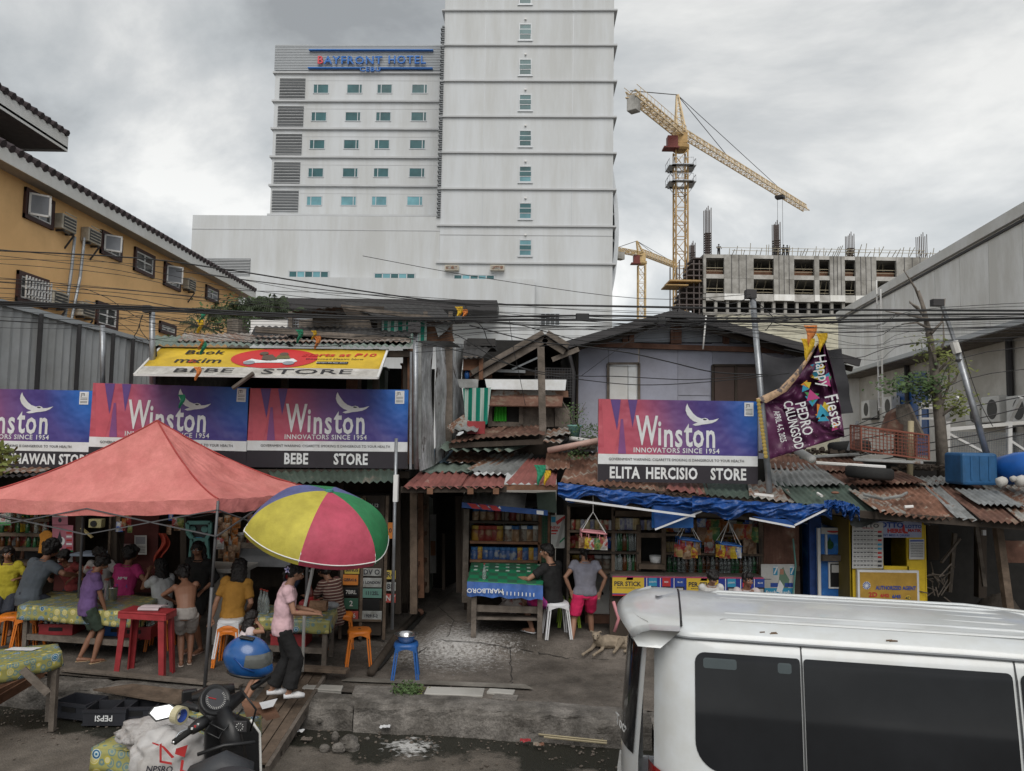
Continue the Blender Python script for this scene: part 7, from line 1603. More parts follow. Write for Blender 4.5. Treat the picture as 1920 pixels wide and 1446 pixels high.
 if shoes is not None:
  for F,yw,tp in((fl,-fyaw,toe[0]),(fr,fyaw,toe[1])):
   fd=Matrix.Rotation(RAD(yw),3,'Z')@(Matrix.Rotation(RAD(tp),3,'X')@Vector((0,1,0)))
   k=MB(S)
   if shoes[1]=='clog':k.tube([F-fd*.06+Vector((0,0,-.045)),F+fd*.03+Vector((0,0,-.040)),F+fd*.11+Vector((0,0,-.038)),F+fd*.19+Vector((0,0,-.05))],[(.038,.028),(.045,.036),(.056,.042),(.04,.024)],10,side=(1,0,0))
   else:k.tube([F-fd*.06+Vector((0,0,-.068)),F+fd*.06+Vector((0,0,-.068)),F+fd*.185+Vector((0,0,-.068))],[(.032,.009),(.042,.010),(.040,.008)],10,side=(1,0,0));k.tube([F+fd*.14+Vector((0,0,-.05)),F+fd*.09+Vector((.045,0,-.055))],.007,4);k.tube([F+fd*.14+Vector((0,0,-.05)),F+fd*.09+Vector((-.045,0,-.055))],.007,4)
   B(k,'clog' if shoes[1]=='clog' else 'sandal',shoes[0],root,local=True,smooth=True)
 root['joints']=0;del root['joints']
 return root,{'hc':RT[root.name]@(hc*s),'H':H,'hl':RT[root.name]@(hl*s),'hr':RT[root.name]@(hr*s),'N':RT[root.name]@(N*s),'s':s}
def at_ground(px,py,z=None):
 p=G(px,py,PZ+.03)
 for _ in range(4):p=G(px,py,pave_z(p.x,p.y)if z is None else z)
 return p
def people():
 C=cloth
#centre right: woman in pink shorts, back to us
 p=at_ground(1096,1212)
 sg=mat('sandal_dark',(.05,.04,.035),.7)
 person('woman in grey t-shirt and bright pink shorts standing with back turned, hands at her hem',p,4,1.41,pel=(0,0,.86),lean=6,head=(4,8),hl=(-.24,-.02,.90),hr=(.25,-.02,.88),el=(-1,-.5,.1),er=(1,-.5,.1),fl=(-.25,-.20,.09),fr=(.17,.26,.08),shirt=C('grey_tee',(.22,.22,.27)),sleeve=.42,lower=C('pink',(.62,.02,.11)),llen=.82,hair='bun',skin='skin2',wd=1.12,shoes=(sg,'flip'),hem=.03,toe=(-12,0))
#seated man in black
 p=at_ground(1034,1192)
 person('seated man in black t-shirt and purple-pink shorts on the white stool',p,50,1.64,pel=(0,-.02,.50),lean=8,head=(25,3),hl=(-.28,.42,.78),hr=(.12,.30,.62),el=(-1,-.2,-.6),fl=(-.12,.26,.09),fr=(.0,.30,.30),kl=(-.3,1,.6),kr=(.6,1,.2),shirt=C('black_tee',(.012,.012,.013)),sleeve=.62,lower=C('purple_pink',(.20,.03,.17),col2=(.50,.02,.16),thr=.5),llen=.75,hair='short',skin='skin2',shoes=(M_.whiteplastic,'flip'),hem=.06)
#girl in pink t-shirt, black trousers, on the plank ramp
 p=G(525,1306,.30)
 o,j=person('girl in pale pink t-shirt and wide black trousers with a flower in her hair',p,-72,1.42,pel=(0,0,.87),lean=9,head=(2,14),hl=(-.08,.36,1.02),hr=(.12,.36,1.02),el=(-.5,-.6,-1),er=(.5,-.6,-1),fl=(-.10,-.10,.07),fr=(.09,.10,.07),shirt=C('pale_pink',(.62,.42,.47)),sleeve=.50,lower=C('black_trousers',(.010,.010,.011)),llen=1.86,flare=.035,hair='bun',skin='skin2',shoes=(M_.whiteplastic,'clog'),wd=.92,hem=.10)
 fl_=j['hc']+Vector((-.075,-.06,.045));fw=thing('flower_hair_clip','pale violet flower clip in the dark hair of the girl in pink','hair clip',fl_)
 for i in range(5):a=i*1.2566+.3;B(MB().poly([fl_,fl_+Vector((.028*math.cos(a-.45),-.008,.028*math.sin(a-.45))),fl_+Vector((.042*math.cos(a),-.012,.042*math.sin(a))),fl_+Vector((.028*math.cos(a+.45),-.008,.028*math.sin(a+.45)))]),'petal',flat('petal_violet',(.50,.45,.68)),fw)
 B(MB().ell(fl_+Vector((0,-.008,0)),.010,6),'flower_centre',INKB,fw)
#boy in striped shirt
 st=mat('striped_cloth',(.09,.04,.035),.85);nt=st.node_tree;N,L=nt.nodes,nt.links;b=N['Principled BSDF'];tc=N.new('ShaderNodeTexCoord');sp=N.new('ShaderNodeSeparateXYZ');L.new(tc.outputs['Object'],sp.inputs[0])
 w=N.new('ShaderNodeMath');w.operation='MULTIPLY';w.inputs[1].default_value=26;L.new(sp.outputs[2],w.inputs[0]);f=N.new('ShaderNodeMath');f.operation='FRACT';L.new(w.outputs[0],f.inputs[0]);r=N.new('ShaderNodeValToRGB');r.color_ramp.interpolation='CONSTANT';e=r.color_ramp.elements;e[0].color=(.10,.035,.03,1);e[1].position=.42;e[1].color=(.38,.33,.27,1);q=e.new(.62);q.color=(.19,.09,.07,1);q=e.new(.8);q.color=(.03,.02,.02,1);L.new(f.outputs[0],r.inputs[0]);L.new(r.outputs[0],b.inputs['Base Color'])
 p=at_ground(622,1215)
 person('boy in brown striped t-shirt seated at the umbrella table, leaning forward',p,62,1.50,pel=(0,-.05,.52),lean=24,head=(4,14),hl=(-.15,.42,.74),hr=(.18,.36,.66),fl=(-.12,.36,.08),fr=(.12,.32,.08),shirt=st,sleeve=.7,lower=C('khaki',(.16,.11,.08)),llen=.9,hair='mop',skin='skin',hem=.16)
#girl in mustard top seated on stacked stools
 p=at_ground(425,1240)
 person('girl in mustard top with long black hair sitting on stacked orange stools',p,8,1.52,pel=(.05,0,.62),lean=5,side=6,head=(-10,12),hl=(-.22,-.02,.60),hr=(.22,.16,.66),fl=(-.12,.35,.09),fr=(.10,.38,.09),kl=(0,1,.5),kr=(0,1,.5),shirt=C('mustard',(.36,.18,.03)),sleeve=.75,lower=C('white_shorts',(.50,.50,.52)),llen=.5,hair='long',skin='skin2',wd=.95,hem=.05)
#little girl by the helmet
 p=G(456,1322,.16)
 person('small girl in pale top eating beside the blue helmet, long dark hair',p,-55,1.05,pel=(0,0,.80),lean=5,head=(5,6),hl=(-.05,.16,1.38),hr=(.10,.18,1.36),el=(-.6,.6,-.4),er=(.8,.2,-.2),shirt=C('pale_top',(.55,.48,.50)),sleeve=0,lower=C('floral',(.30,.13,.12),col2=(.45,.4,.35),thr=.55),llen=.6,hair='long',skin='skin2',wd=.9,hem=.09)
#boy in purple
 p=at_ground(158,1243)
 person('standing boy in purple t-shirt and dark green shorts holding a small plastic bottle',p,-48,1.36,pel=(0,0,.86),lean=12,head=(6,22),hl=(-.20,.20,.86),hr=(.14,.24,.72),er=(.6,-1,0),fl=(-.11,-.04,.07),fr=(.11,.10,.07),fyaw=14,shirt=C('purple',(.13,.075,.20)),sleeve=.68,lower=C('dark_green',(.035,.055,.040)),llen=.88,hair='mop',skin='skin',shoes=(mat('flip_tan',(.28,.20,.12),.8),'flip'),hem=.13)
#shirtless boy leaning on the red table
 p=at_ground(342,1248)
 person('shirtless boy in light grey shorts bent over the red plastic table',p,22,1.34,pel=(.02,-.14,.82),lean=42,side=-6,head=(30,10),hl=(-.20,.40,.92),hr=(.04,.50,1.02),el=(-1,-.2,.1),er=(1,.1,.4),fl=(-.02,-.05,.08),fr=(.10,.02,.08),shirt=None,lower=C('light_grey',(.30,.28,.27)),llen=.86,hair='mop',skin='skin',shoes=(mat('sandal_pale',(.34,.28,.24),.8),'flip'))
#figure in black behind him
 p=at_ground(366,1222)
 person('slim long-haired girl dressed all in black standing behind the shirtless boy',p,165,1.46,pel=(0,0,.87),lean=2,head=(20,8),hl=(-.18,.10,.95),hr=(.16,.16,1.0),shirt=C('black_top',(.010,.010,.010)),sleeve=1.5,lower=C('black_skirt',(.012,.012,.012)),llen=.7,hair='long',skin='skin',shoes=(mat('sandal_pink',(.40,.26,.22),.7),'flip'),hem=.16)
#girl in white tee facing left at table end
 p=at_ground(298,1206)
 person('girl in white t-shirt with hand at her mouth, seated beyond the red table',p,60,1.40,pel=(0,-.05,.58),lean=10,head=(4,0),hl=(-.10,.22,1.12),hr=(.12,.30,.92),el=(-.3,.8,-1),fl=(-.12,.36,.08),fr=(.12,.34,.08),shirt=C('white_tee',(.42,.44,.46)),sleeve=.6,lower=C('dark_jeans',(.03,.035,.05)),llen=.9,hair='long',skin='skin')
#magenta jersey
 mg=C('magenta',(.40,.03,.15))
 p=at_ground(228,1200)
 o,j=person('child in magenta sports jersey seen from behind at the long cloth table',p,-8,1.46,pel=(0,0,.66),lean=8,head=(-25,4),hl=(-.10,.30,.95),hr=(.28,.20,.98),fl=(-.12,.2,.08),fr=(.12,.2,.08),shirt=mg,sleeve=.65,lower=C('dark_jeans',(.03,.035,.05)),llen=.9,hair='curly',skin='skin')
 q=j['N']+Vector((0,-.135,-.16));text('MMM',q,.055,M_.signwhite,o,bold=.003,shear=.3,name='jersey_print');text('2XTR',q-Vector((0,.0,.11)),.07,INKB,o,bold=.002,name='jersey_print')
#boy behind, red-white jersey
 p=at_ground(186,1180)
 o,j=person('child in white and red printed jersey bending over the table behind the purple boy',p,190,1.38,pel=(0,-.05,.72),lean=28,head=(20,14),hl=(-.25,.34,.94),hr=(.22,.34,.94),shirt=C('white_red',(.42,.40,.40),col2=(.40,.05,.04),thr=.58),sleeve=.6,lower=C('dark_jeans',(.03,.035,.05)),llen=.9,hair='mop',skin='skin')
#boy in reddish shirt resting face on table
 p=at_ground(128,1180)
 person('boy in dull red shirt leaning on the cloth table and looking this way',p,172,1.34,pel=(0,-.1,.70),lean=30,side=8,head=(8,-10),hl=(-.24,.30,.96),hr=(.16,.36,.96),el=(-1,0,.2),er=(1,0,.2),shirt=C('dull_red',(.22,.04,.04)),sleeve=.6,lower=C('dark_jeans',(.03,.035,.05)),llen=.9,hair='mop',skin='skin')
#dark grey shirt man at left, back to us
 p=at_ground(52,1215)
 person('man in slate grey t-shirt with bushy curly hair bent over the table, back turned',p,-24,1.66,pel=(-.05,0,.66),lean=30,head=(0,4),hl=(-.15,.45,.95),hr=(.30,.42,.92),er=(1,-.4,-.2),fl=(-.14,.2,.08),fr=(.14,.3,.08),shirt=C('slate',(.075,.09,.11)),sleeve=.75,lower=C('dark_jeans',(.03,.035,.05)),llen=1.5,hair='curly',skin='skin',wd=1.15)
 p=at_ground(8,1190)
 person('child in yellow printed shirt at the left edge of the frame',p,200,1.40,pel=(0,0,.70),lean=8,head=(10,4),hl=(-.20,.24,.95),hr=(.20,.24,.95),shirt=C('yellow_tee',(.42,.36,.03)),sleeve=.65,lower=C('dark_jeans',(.03,.035,.05)),llen=.9,hair='long',skin='skin')
 p=at_ground(60,1160)
 person('person with dark hair deep in the gloom between the yellow child and grey-shirted man',p,190,1.52,pel=(0,0,.86),lean=2,head=(-8,4),shirt=C('dim_tee',(.05,.05,.055)),sleeve=.6,lower=C('dark_jeans',(.03,.035,.05)),llen=.9,hair='bob',skin='skin')
#woman in red behind umbrella, arm with phone
 p=at_ground(548,1180)
 o,j=person('woman in red sleeveless top standing under the umbrella, arm stretched holding a phone',p,118,1.58,pel=(0,0,.88),lean=2,head=(-10,10),hl=(-.20,.10,.85),hr=(.20,.52,1.24),er=(.3,-.2,-1),shirt=C('bright_red',(.42,.035,.035)),sleeve=.2,lower=C('denim',(.06,.08,.14)),llen=.8,hair='long',skin='skin2')
 ph=j['hr']+Vector((-.12,0,.01));TH(MB().box(ph,(.14,.07,.012),Matrix.Rotation(RAD(12),3,'Y')),'mobile_phone',M_.black,'black mobile phone held out by the woman in red','phone',bev=.004)
#three at the counter, mostly behind the van
 p=Vector((V(1333,1080,9.6).x,9.6,.33));person('young boy in white collared shirt looking down behind the van roof',p,176,1.16,head=(10,22),lean=6,shirt=C('white_shirt',(.50,.50,.50)),sleeve=.6,lower=C('dark_jeans',(.03,.035,.05)),hair='mop',skin='skin2')
 p=Vector((V(1397,1080,9.7).x,9.7,.33));person('man in white shirt with red trim, hand at chin, behind the van roof',p,182,1.30,pel=(0,0,.66),head=(6,2),lean=10,hl=(-.20,.26,.95),hr=(.05,.24,1.10),er=(1,.2,-1),fl=(-.12,.32,.08),fr=(.12,.32,.08),shirt=C('white_red2',(.50,.45,.46)),sleeve=.6,lower=C('dark_jeans',(.03,.035,.05)),hair='short',skin='skin')
 p=Vector((V(1302,1100,9.2).x,9.2,.30));person('child seen only as a dark head left of the boy in white',p,10,.98,head=(0,10),shirt=C('dim_tee',(.05,.05,.055)),hair='short',skin='skin')
people()
def dog():
 p=at_ground(1122,1229);p.z=.27;root=thing('dog','thin cream-coloured dog lying with forelegs stretched beside the woman in pink shorts','dog',p,RAD(-8))
 k=MB();
 k.tube([(.02,.02,.12),(.12,.08,.12),(.26,.12,.11),(.38,.12,.10)],[(.075,.085),(.095,.105),(.085,.09),(.09,.09)],10)
 k.tube([(.02,.02,.13),(-.01,-.03,.18),(-.03,-.06,.215)],[.085,.07,.055],8);k.ell((-.035,-.085,.235),(.058,.062,.050),10);k.tube([(-.035,-.12,.225),(-.04,-.185,.20)],[(.032,.028),(.022,.018)],8)
 for sg in(-1,1):
  k.tube([(-.035+sg*.035,-.06,.265),(-.035+sg*.068,-.055,.285),(-.035+sg*.085,-.075,.262)],[(.022,.008),(.016,.007),(.004,.004)],6)
  k.tube([(.02+sg*.05,.02,.12),(-.02+sg*.07,-.04,.045),(-.10+sg*.07,-.20,.03),(-.13+sg*.07,-.27,.025)],[.038,.024,.018,.022],7)
 k.tube([(.34,.14,.11),(.30,.02,.16),(.24,.0,.05),(.20,-.12,.03)],[.07,.045,.025,.02],8);k.tube([(.40,.24,.12),(.44,.10,.12),(.40,.04,.04),(.34,-.04,.03)],[.065,.04,.025,.02],8)
 k.tube([(.42,.24,.10),(.56,.26,.05),(.62,.18,.03),(.60,.08,.03)],[.022,.016,.012,.006],6)
 b=B(k,'body',mat('cream_fur',(.27,.22,.165),.9,var=.2,scale=16,bump=.5),root,local=True,smooth=True);rem(b,.009,2)
 for sg in(-1,1):B(MB().ell((-.035+sg*.024,-.138,.247),.008,6),'eye',M_.eyeb,root,local=True)
 B(MB().ell((-.04,-.203,.203),(.012,.008,.009),6),'nose',M_.eyeb,root,local=True)
dog()
#RED TENT
def tent():
 ap=V(295,789,9.6);FR,BR,FL=V(409,936,8.6),V(580,913,10.0),V(-70,932,9.0);BL=FL+(BR-FR)
 t=thing('canopy_tent','faded red pop-up canopy tent over the tables at left','tent',G(383,1300,.1))
 cm=mat('red_tent_fabric',(.55,.165,.155),.8,var=.08,scale=1.6,col2=(.60,.22,.20),grime=.18,gscale=4.5,bump=1,bscale=5.0,stretch=(1,1,1),speck=.06)
 def hip(c,s):
  p=ap.lerp(c,s);dz=ap.z-c.z;g=(1-s)**1.55;p.z=c.z+dz*(g*.75+(1-s)*.25);return p
 def side(a,b,nm,sd):
  def f(u,v):
   s=v;p,q=hip(a,s),hip(b,s);m=p.lerp(q,u);m.z-=.10*math.sin(math.pi*u)*s*(1.1-s*.6);m.z+=(.03*noise.noise(Vector((u*5,v*7,sd)))+.012*noise.noise(Vector((u*22,v*6,sd))))*math.sin(math.pi*min(1,v*1.02));return m
  B(MB().grid(f,40,30),nm,cm,t,smooth=True)
  def g(u,v):
   m=a.lerp(b,u);m.z-=.10*math.sin(math.pi*u)*.5*1.0;m.z+=.004;n=(b-a).cross(Vector((0,0,1))).normalized()
   return m+Vector((0,0,-.16*v+.006*math.sin(u*40)))+n*(.02*v*noise.noise(Vector((u*12,v,sd))))
  B(MB().grid(g,60,4),'valance',cm,t,smooth=True)
 side(FL,FR,'roof_panel',1);side(FR,BR,'roof_panel',2);side(BR,BL,'roof_panel',3);side(BL,FL,'roof_panel',4)
 for c in(FR,BR,FL,BL):B(MB().tube([hip(c,i/16)+Vector((0,0,.006))for i in range(17)],.010,5),'seam',mat('red_seam',(.34,.05,.045),.7),t,smooth=True)
 dm=mat('tent_pole_grey',(.10,.10,.105),.5,metal=.3)
 foot=G(383,1302,.12);B(MB().tube([foot,foot.lerp(FR,.55)],.022,8),'outer_pole',dm,t,smooth=True);B(MB().tube([foot.lerp(FR,.5),FR-Vector((0,0,.02))],.017,8),'pole',dm,t,smooth=True)
 B(MB().bx(foot.x-.05,foot.x+.05,foot.y-.05,foot.y+.05,foot.z-.01,foot.z+.008),'foot_plate',dm,t)
 for c,d in((BR,(.05,.2)),(FL,(0,0)),(BL,(0,.1))):f=Vector((c.x+d[0]*.3,c.y,.2));B(MB().tube([f,c],.02,8),'pole',dm,t,smooth=True)
 for a,b in((FL,FR),(FR,BR),(BR,BL),(BL,FL)):
  for q in(0,.5):
   p,r_=a.lerp(b,q),a.lerp(b,q+.5);dz=Vector((0,0,.12));dd=Vector((0,0,.42))
   B(MB().beam(p-dz,r_-dd,.022,.012).beam(p-dd,r_-dz,.022,.012),'scissor_brace',dm,t)
 k=MB();R=random.Random(2)
tent()
#BEACH UMBRELLA
def umbrella():
 T_=V(617,921,8.60);base=V(571,1140,8.82);ax=(T_-base).normalized();ax=(ax+Vector((.02,-.05,0))).normalized()
 t=thing('beach_umbrella','tilted beach umbrella with blue, yellow, pink-red and green panels','umbrella',base)
 x=Vector((1,0,0));x=(x-ax*x.dot(ax)).normalized();y=ax.cross(x);r,dep=.85,.52
 cols={'red':(.44,.065,.11),'green':(.03,.21,.08),'blue':(.11,.13,.30),'yellow':(.46,.40,.06)}
 seq=['red','green','blue','green','blue','yellow']
 def P(a,s,o=0):
  k=a%60;rr=r*math.cos(RAD(30))/math.cos(RAD(k-30));rr=rr*.35+r*.65*(1-.05*math.sin(RAD(k*3)))
  rad=rr*math.sin(s*math.pi/2*.93)/math.sin(math.pi/2*.93);d=dep*(1-math.cos(s*math.pi/2*.93))/(1-math.cos(math.pi/2*.93))
  d+=.05*math.sin(RAD(k*3))*s*s*0.6
  return T_+x*math.sin(RAD(a))*rad-y*math.cos(RAD(a))*rad-ax*(d+o)
 for k in range(6):
  m=mat('umbrella_'+seq[k],cols[seq[k]],.6,var=.12,scale=2.5,grime=.22,gscale=4,bump=.8,bscale=2)
  B(MB().grid(lambda u,v:P(60*k+60*u*.9999,v*.999+.001),12,16),'panel',m,t,smooth=True)
  B(MB().grid(lambda u,v:P(60*k+60*u*.9999,1.0)-ax*(.055*v)+(x*math.sin(RAD(60*k+60*u))-y*math.cos(RAD(60*k+60*u)))*(-.02*v),12,2),'valance_edge',m,t,smooth=True)
  B(MB().tube([P(60*k,s/10,.012)for s in range(11)],.006,4),'rib',M_.white,t);B(MB().tube([P(60*k,.55,.015),T_-ax*.62],.005,4),'stay',M_.steel,t)
 B(MB().tube([P(i*6,1.0)+ax*.003 for i in range(61)],.007,4,cap=False),'white_piping',M_.white,t)
 B(MB().lathe([(.05,0),(.05,.025),(.02,.035)],T_-Vector((0,0,.01)),12),'cap',mat('umbrella_cap',(.05,.22,.20),.5),t);
 B(MB().tube([base-Vector((0,0,.72)),base,T_],.019,8),'pole',M_.whitetrim,t,smooth=True);q=base.lerp(T_,.32);B(MB().tube([q+Vector((-.04,0,0)),q+Vector((.01,0,0))],.014,6),'clamp_knob',M_.steel,t)
umbrella()
#CLOTH-COVERED TABLES
def pattern_mat():
 m=mat('lemon_oilcloth',(.30,.29,.10),.38,var=.1,spec=.5,grime=.15,gscale=5);nt=m.node_tree;N,L=nt.nodes,nt.links;b=N['Principled BSDF'];tc=N.new('ShaderNodeTexCoord')
 base=b.inputs['Base Color'].links[0].from_socket
 def circ(scale,off,ramp,thr):
  nonlocal base
  mp=N.new('ShaderNodeVectorMath');mp.operation='ADD';mp.inputs[1].default_value=off;L.new(tc.outputs['Object'],mp.inputs[0])
  v=N.new('ShaderNodeTexVoronoi');v.inputs['Scale'].default_value=scale;v.inputs['Randomness'].default_value=.35;L.new(mp.outputs[0],v.inputs['Vector'])
  r=N.new('ShaderNodeValToRGB');r.color_ramp.interpolation='CONSTANT';e=r.color_ramp.elements;e[0].position=0;e[0].color=(*ramp[0][1],1);e[1].position=ramp[1][0];e[1].color=(*ramp[1][1],1)
  for p,c in ramp[2:]:q=e.new(p);q.color=(*c,1)
  L.new(v.outputs['Distance'],r.inputs[0]);mr=N.new('ShaderNodeMath');mr.operation='LESS_THAN';mr.inputs[1].default_value=thr;L.new(v.outputs['Distance'],mr.inputs[0])
  sel=N.new('ShaderNodeSeparateColor');L.new(v.outputs['Color'],sel.inputs[0]);g=N.new('ShaderNodeMath');g.operation='GREATER_THAN';g.inputs[1].default_value=.45;L.new(sel.outputs[0],g.inputs[0])
  mu=N.new('ShaderNodeMath');mu.operation='MULTIPLY';L.new(mr.outputs[0],mu.inputs[0])
  if scale<8:L.new(g.outputs[0],mu.inputs[1])
  else:mu.inputs[1].default_value=1
  x=N.new('ShaderNodeMix');x.data_type='RGBA';L.new(mu.outputs[0],x.inputs[0]);L.new(base,x.inputs[6]);L.new(r.outputs[0],x.inputs[7]);base=x.outputs[2]
 circ(13,(3,1,2),[(0,(.14,.22,.22)),(.25,(.30,.30,.16)),(.34,(.12,.20,.20))],.45)
 circ(8.5,(0,0,0),[(0,(.50,.42,.10)),(.06,(.50,.46,.22)),(.20,(.42,.34,.06)),(.24,(.52,.48,.25)),(.31,(.40,.34,.05))],.36)
 circ(7.5,(5,2,7),[(0,(.50,.54,.54)),(.06,(.02,.09,.20)),(.11,(.45,.52,.52)),(.15,(.02,.14,.26)),(.21,(.42,.50,.50)),(.25,(.02,.10,.20)),(.31,(.5,.54,.5))],.34)
 L.new(base,b.inputs['Base Color']);return m
LEM=pattern_mat()
def cloth_table(label,corners,z,zg,drape=.16,legw=.055,drop_legs=None,seed=0,boards=True):
 """corners fl, fr, br, bl as (x, y)"""
 c=[Vector((*q,z))for q in corners];t=thing('cloth_table',label,'table',Vector((sum(q[0]for q in corners)/4,sum(q[1]for q in corners)/4,zg)),group='wooden tables under lemon patterned oilcloth')
 top=MB().grid(lambda u,v:c[0].lerp(c[1],u).lerp(c[3].lerp(c[2],u),v)+Vector((0,0,.006*noise.noise(Vector((u*6,v*5,seed))))),20,10)
 for a,b in((0,1),(1,2),(2,3),(3,0)):
  n=(c[b]-c[a]).cross(Vector((0,0,1))).normalized()
  top.grid(lambda u,v,a=a,b=b,n=n:c[a].lerp(c[b],u)+n*(.012*v+.03*v*noise.noise(Vector((u*7,a,seed))))+Vector((0,0,-drape*v*(1+.22*noise.noise(Vector((u*3,a+9,seed))))-.002)),24,4)
 B(top,'oilcloth',LEM,t,smooth=True,sol=.004)
 ctr=sum(c,Vector())/4
 B(MB().prism([q.lerp(ctr,.04)-Vector((0,0,.006))for q in c],(0,0,-.028)),'table_board',M_.wood,t)
 for q in c:
  p=q.lerp(ctr,.12);B(MB().bx(p.x-legw/2,p.x+legw/2,p.y-legw/2,p.y+legw/2,pave_z(p.x,p.y)if zg>.1 else zg,z-.03),'leg',M_.woodgrey,t)
 L_=[q.lerp(ctr,.12)for q in c]
 B(MB().beam(L_[0]+Vector((0,0,-.14)),L_[1]+Vector((0,0,-.14)),.025,.07),'apron',M_.wood,t);B(MB().beam(L_[3]+Vector((0,0,-.14)),L_[2]+Vector((0,0,-.14)),.025,.07),'apron',M_.wood,t)
 if boards:
  zs=zg+.24;B(MB().prism([Vector((q.x,q.y,zs))for q in L_],(0,0,-.03)),'low_shelf',M_.woodgrey,t)
  B(MB().beam(Vector((L_[0].x,L_[0].y,zs)),Vector((L_[1].x,L_[1].y,zs)),.03,.07),'stretcher',M_.woodgrey,t)
 return t,c,L_
def gxy(px,py,z):p=G(px,py,z);return(p.x,p.y)
def bottle_crate(label,p,rz,m,n=(5,3),seed=0,bot=0,word=None):
 t=thing('bottle_crate',label,'crate',p,rz,'drink crates');A=RT[t.name];w,d,h=.44,.32,.16
 k=MB(A);
 for x0,x1,y0,y1 in((-w/2,w/2,-d/2,-d/2+.02),(-w/2,w/2,d/2-.02,d/2),(-w/2,-w/2+.02,-d/2+.02,d/2-.02),(w/2-.02,w/2,-d/2+.02,d/2-.02)):k.bx(x0,x1,y0,y1,0,h)
 k.bx(-w/2-.008,w/2+.008,-d/2-.008,-d/2,h-.03,h);k.bx(-w/2-.008,w/2+.008,-d/2-.008,-d/2,0,.02);k.bx(-w/2+.02,w/2-.02,-d/2+.02,d/2-.02,0,.015)
 B(k,'box',m,t)
 if word:text(word,A@Vector((0,-d/2-.010,h*.5)),.085,M_.signwhite,t,bold=.003,rot=Matrix.Rotation(rz,4,'Z')@(Matrix.Rotation(RAD(180),4,'Y')if word=='PEPSI' else Matrix.Identity(4)))
 else:B(MB(A).bx(-.09,.09,-d/2-.006,-d/2-.001,h*.45,h*.75),'handle_slot',M_.black,t)
 R=random.Random(seed)
 if bot:
  for i in range(n[0]):
   for j in range(n[1]):put(BT[0]if bot==1 else BT[R.choice([0,0,1,2])],A@Vector((-w/2+.06+i*(w-.12)/(n[0]-1),-d/2+.06+j*(d-.12)/(n[1]-1),.02)),'empty glass bottle in '+label.split(' holding')[0],'empty bottles standing in crates','bottle',R.random()*6,1.05)
 return t
def furniture():
 zb=PZ+.64
 t,c,L_=cloth_table('long table under lemon oilcloth in the tent, children leaning round it',[gxy(34,1136,zb),gxy(264,1150,zb),gxy(300,1118,zb),gxy(100,1108,zb)],zb,.2,.17)
 for i,(px,lab,m,sd)in enumerate(((92,'red crate holding clear bottles under the long cloth table','red',1),(214,'blue crate holding mixed bottles under the long table','blue',2),(262,'faded red crate behind the red table legs holding bottles','red',3))):
  p=G(px,1196 if i<2 else 1190,.44);bottle_crate(lab,Vector((p.x,L_[0].y+.25 if i<2 else p.y,.42)),0,M_[m],seed=sd,bot=1 if i==0 else 2)
 p=G(211,1126,zb);k=MB().lathe([(.045,0),(.05,.01),(.062,.17),(.066,.175)],Vector((p.x,p.y,zb)),16,cap=True);TH(k,'steel_tumbler',M_.steelshiny,'tall polished steel tumbler on the long cloth table','tumbler',smooth=True)
 put(BT[0],Vector((p.x-.09,p.y+.02,zb)),'clear bottle beside the steel tumbler on the long table',None,'bottle',0,1.1)
 z=PZ+.76;c4=[G(221,1146,z),G(311,1151,z),G(332,1141,z),G(250,1135,z)];ctr=sum(c4,Vector())/4;t=thing('plastic_table','red plastic table with an open book under the boy without shirt','table',Vector((ctr.x,ctr.y,.2)))
 k=MB().prism([Vector((q.x,q.y,z))for q in c4],(0,0,-.025));B(k,'table_top',M_.red,t,bev=.008)
 for a,b in((0,1),(1,2),(2,3),(3,0)):B(MB().beam(c4[a].lerp(ctr,.03)-Vector((0,0,.055)),c4[b].lerp(ctr,.03)-Vector((0,0,.055)),.02,.06),'rim',M_.red,t)
 for q in c4:
  a=q.lerp(ctr,.10)-Vector((0,0,.03));b=q.lerp(ctr,-.04);b.z=pave_z(b.x,b.y)
  lo=MB();d=Vector((ctr.x-q.x,0,0)).normalized();e=Vector((0,ctr.y-q.y,0)).normalized()
  pr=[Vector((0,0,0)),d*.075,d*.075+e*.02,d*.02+e*.02,d*.02+e*.075,e*.075]
  i1=[lo.av(a+v)for v in pr];i2=[lo.av(b+v*.8)for v in pr]
  for j in range(6):lo.af(i1[j],i1[(j+1)%6],i2[(j+1)%6],i2[j])
  lo.af(*i2);B(lo,'leg',M_.red,t)
 bk=G(285,1141,z);bt=thing('open_book','open book with pale pages on the red plastic table','book',Vector((bk.x,bk.y,z+.002)))
 for sx,m in((-1,'whiteplastic'),(1,'whiteplastic')):B(MB().grid(lambda u,v:Vector((bk.x-.02+.25*(u-.5)+.04*v,bk.y-.02+(.13*v if sx>0 else-.13*v),z+.012+.014*math.sin(v*math.pi)**.6)),4,8),'page_block',mat('page_paper',(.50,.42,.44),.7),bt,sol=.012)
 cloth_table('near table at the left edge under lemon oilcloth with bare wooden legs',[gxy(-40,1262,.80),gxy(116,1222,.80),gxy(108,1207,.80),gxy(-60,1222,.80)],.80,0,.15,boards=False)
 B_=MB().beam(V(42,1255,7.6),V(90,1300,7.7),.03,.07);TH(B_,'diagonal_brace',M_.woodgrey,'diagonal wooden brace between the legs of the near left table','brace')
 p=G(40,1217,.81);TH(MB().grid(lambda u,v:Vector((p.x+.3*(u-.5)+.03*v,p.y+.12*(v-.5),.812+.006*noise.noise(Vector((u*3,v*3,1))))),6,4),'clear_plastic',M_.whiteplastic,'flat pale plastic wrapper on the near left table','wrapper')
 zb=PZ+.62;t,c,L_=cloth_table('umbrella table under lemon oilcloth with snacks and sauces',[gxy(478,1158,zb),gxy(618,1164,zb),gxy(632,1140,zb),gxy(500,1134,zb)],zb,.2,.15)
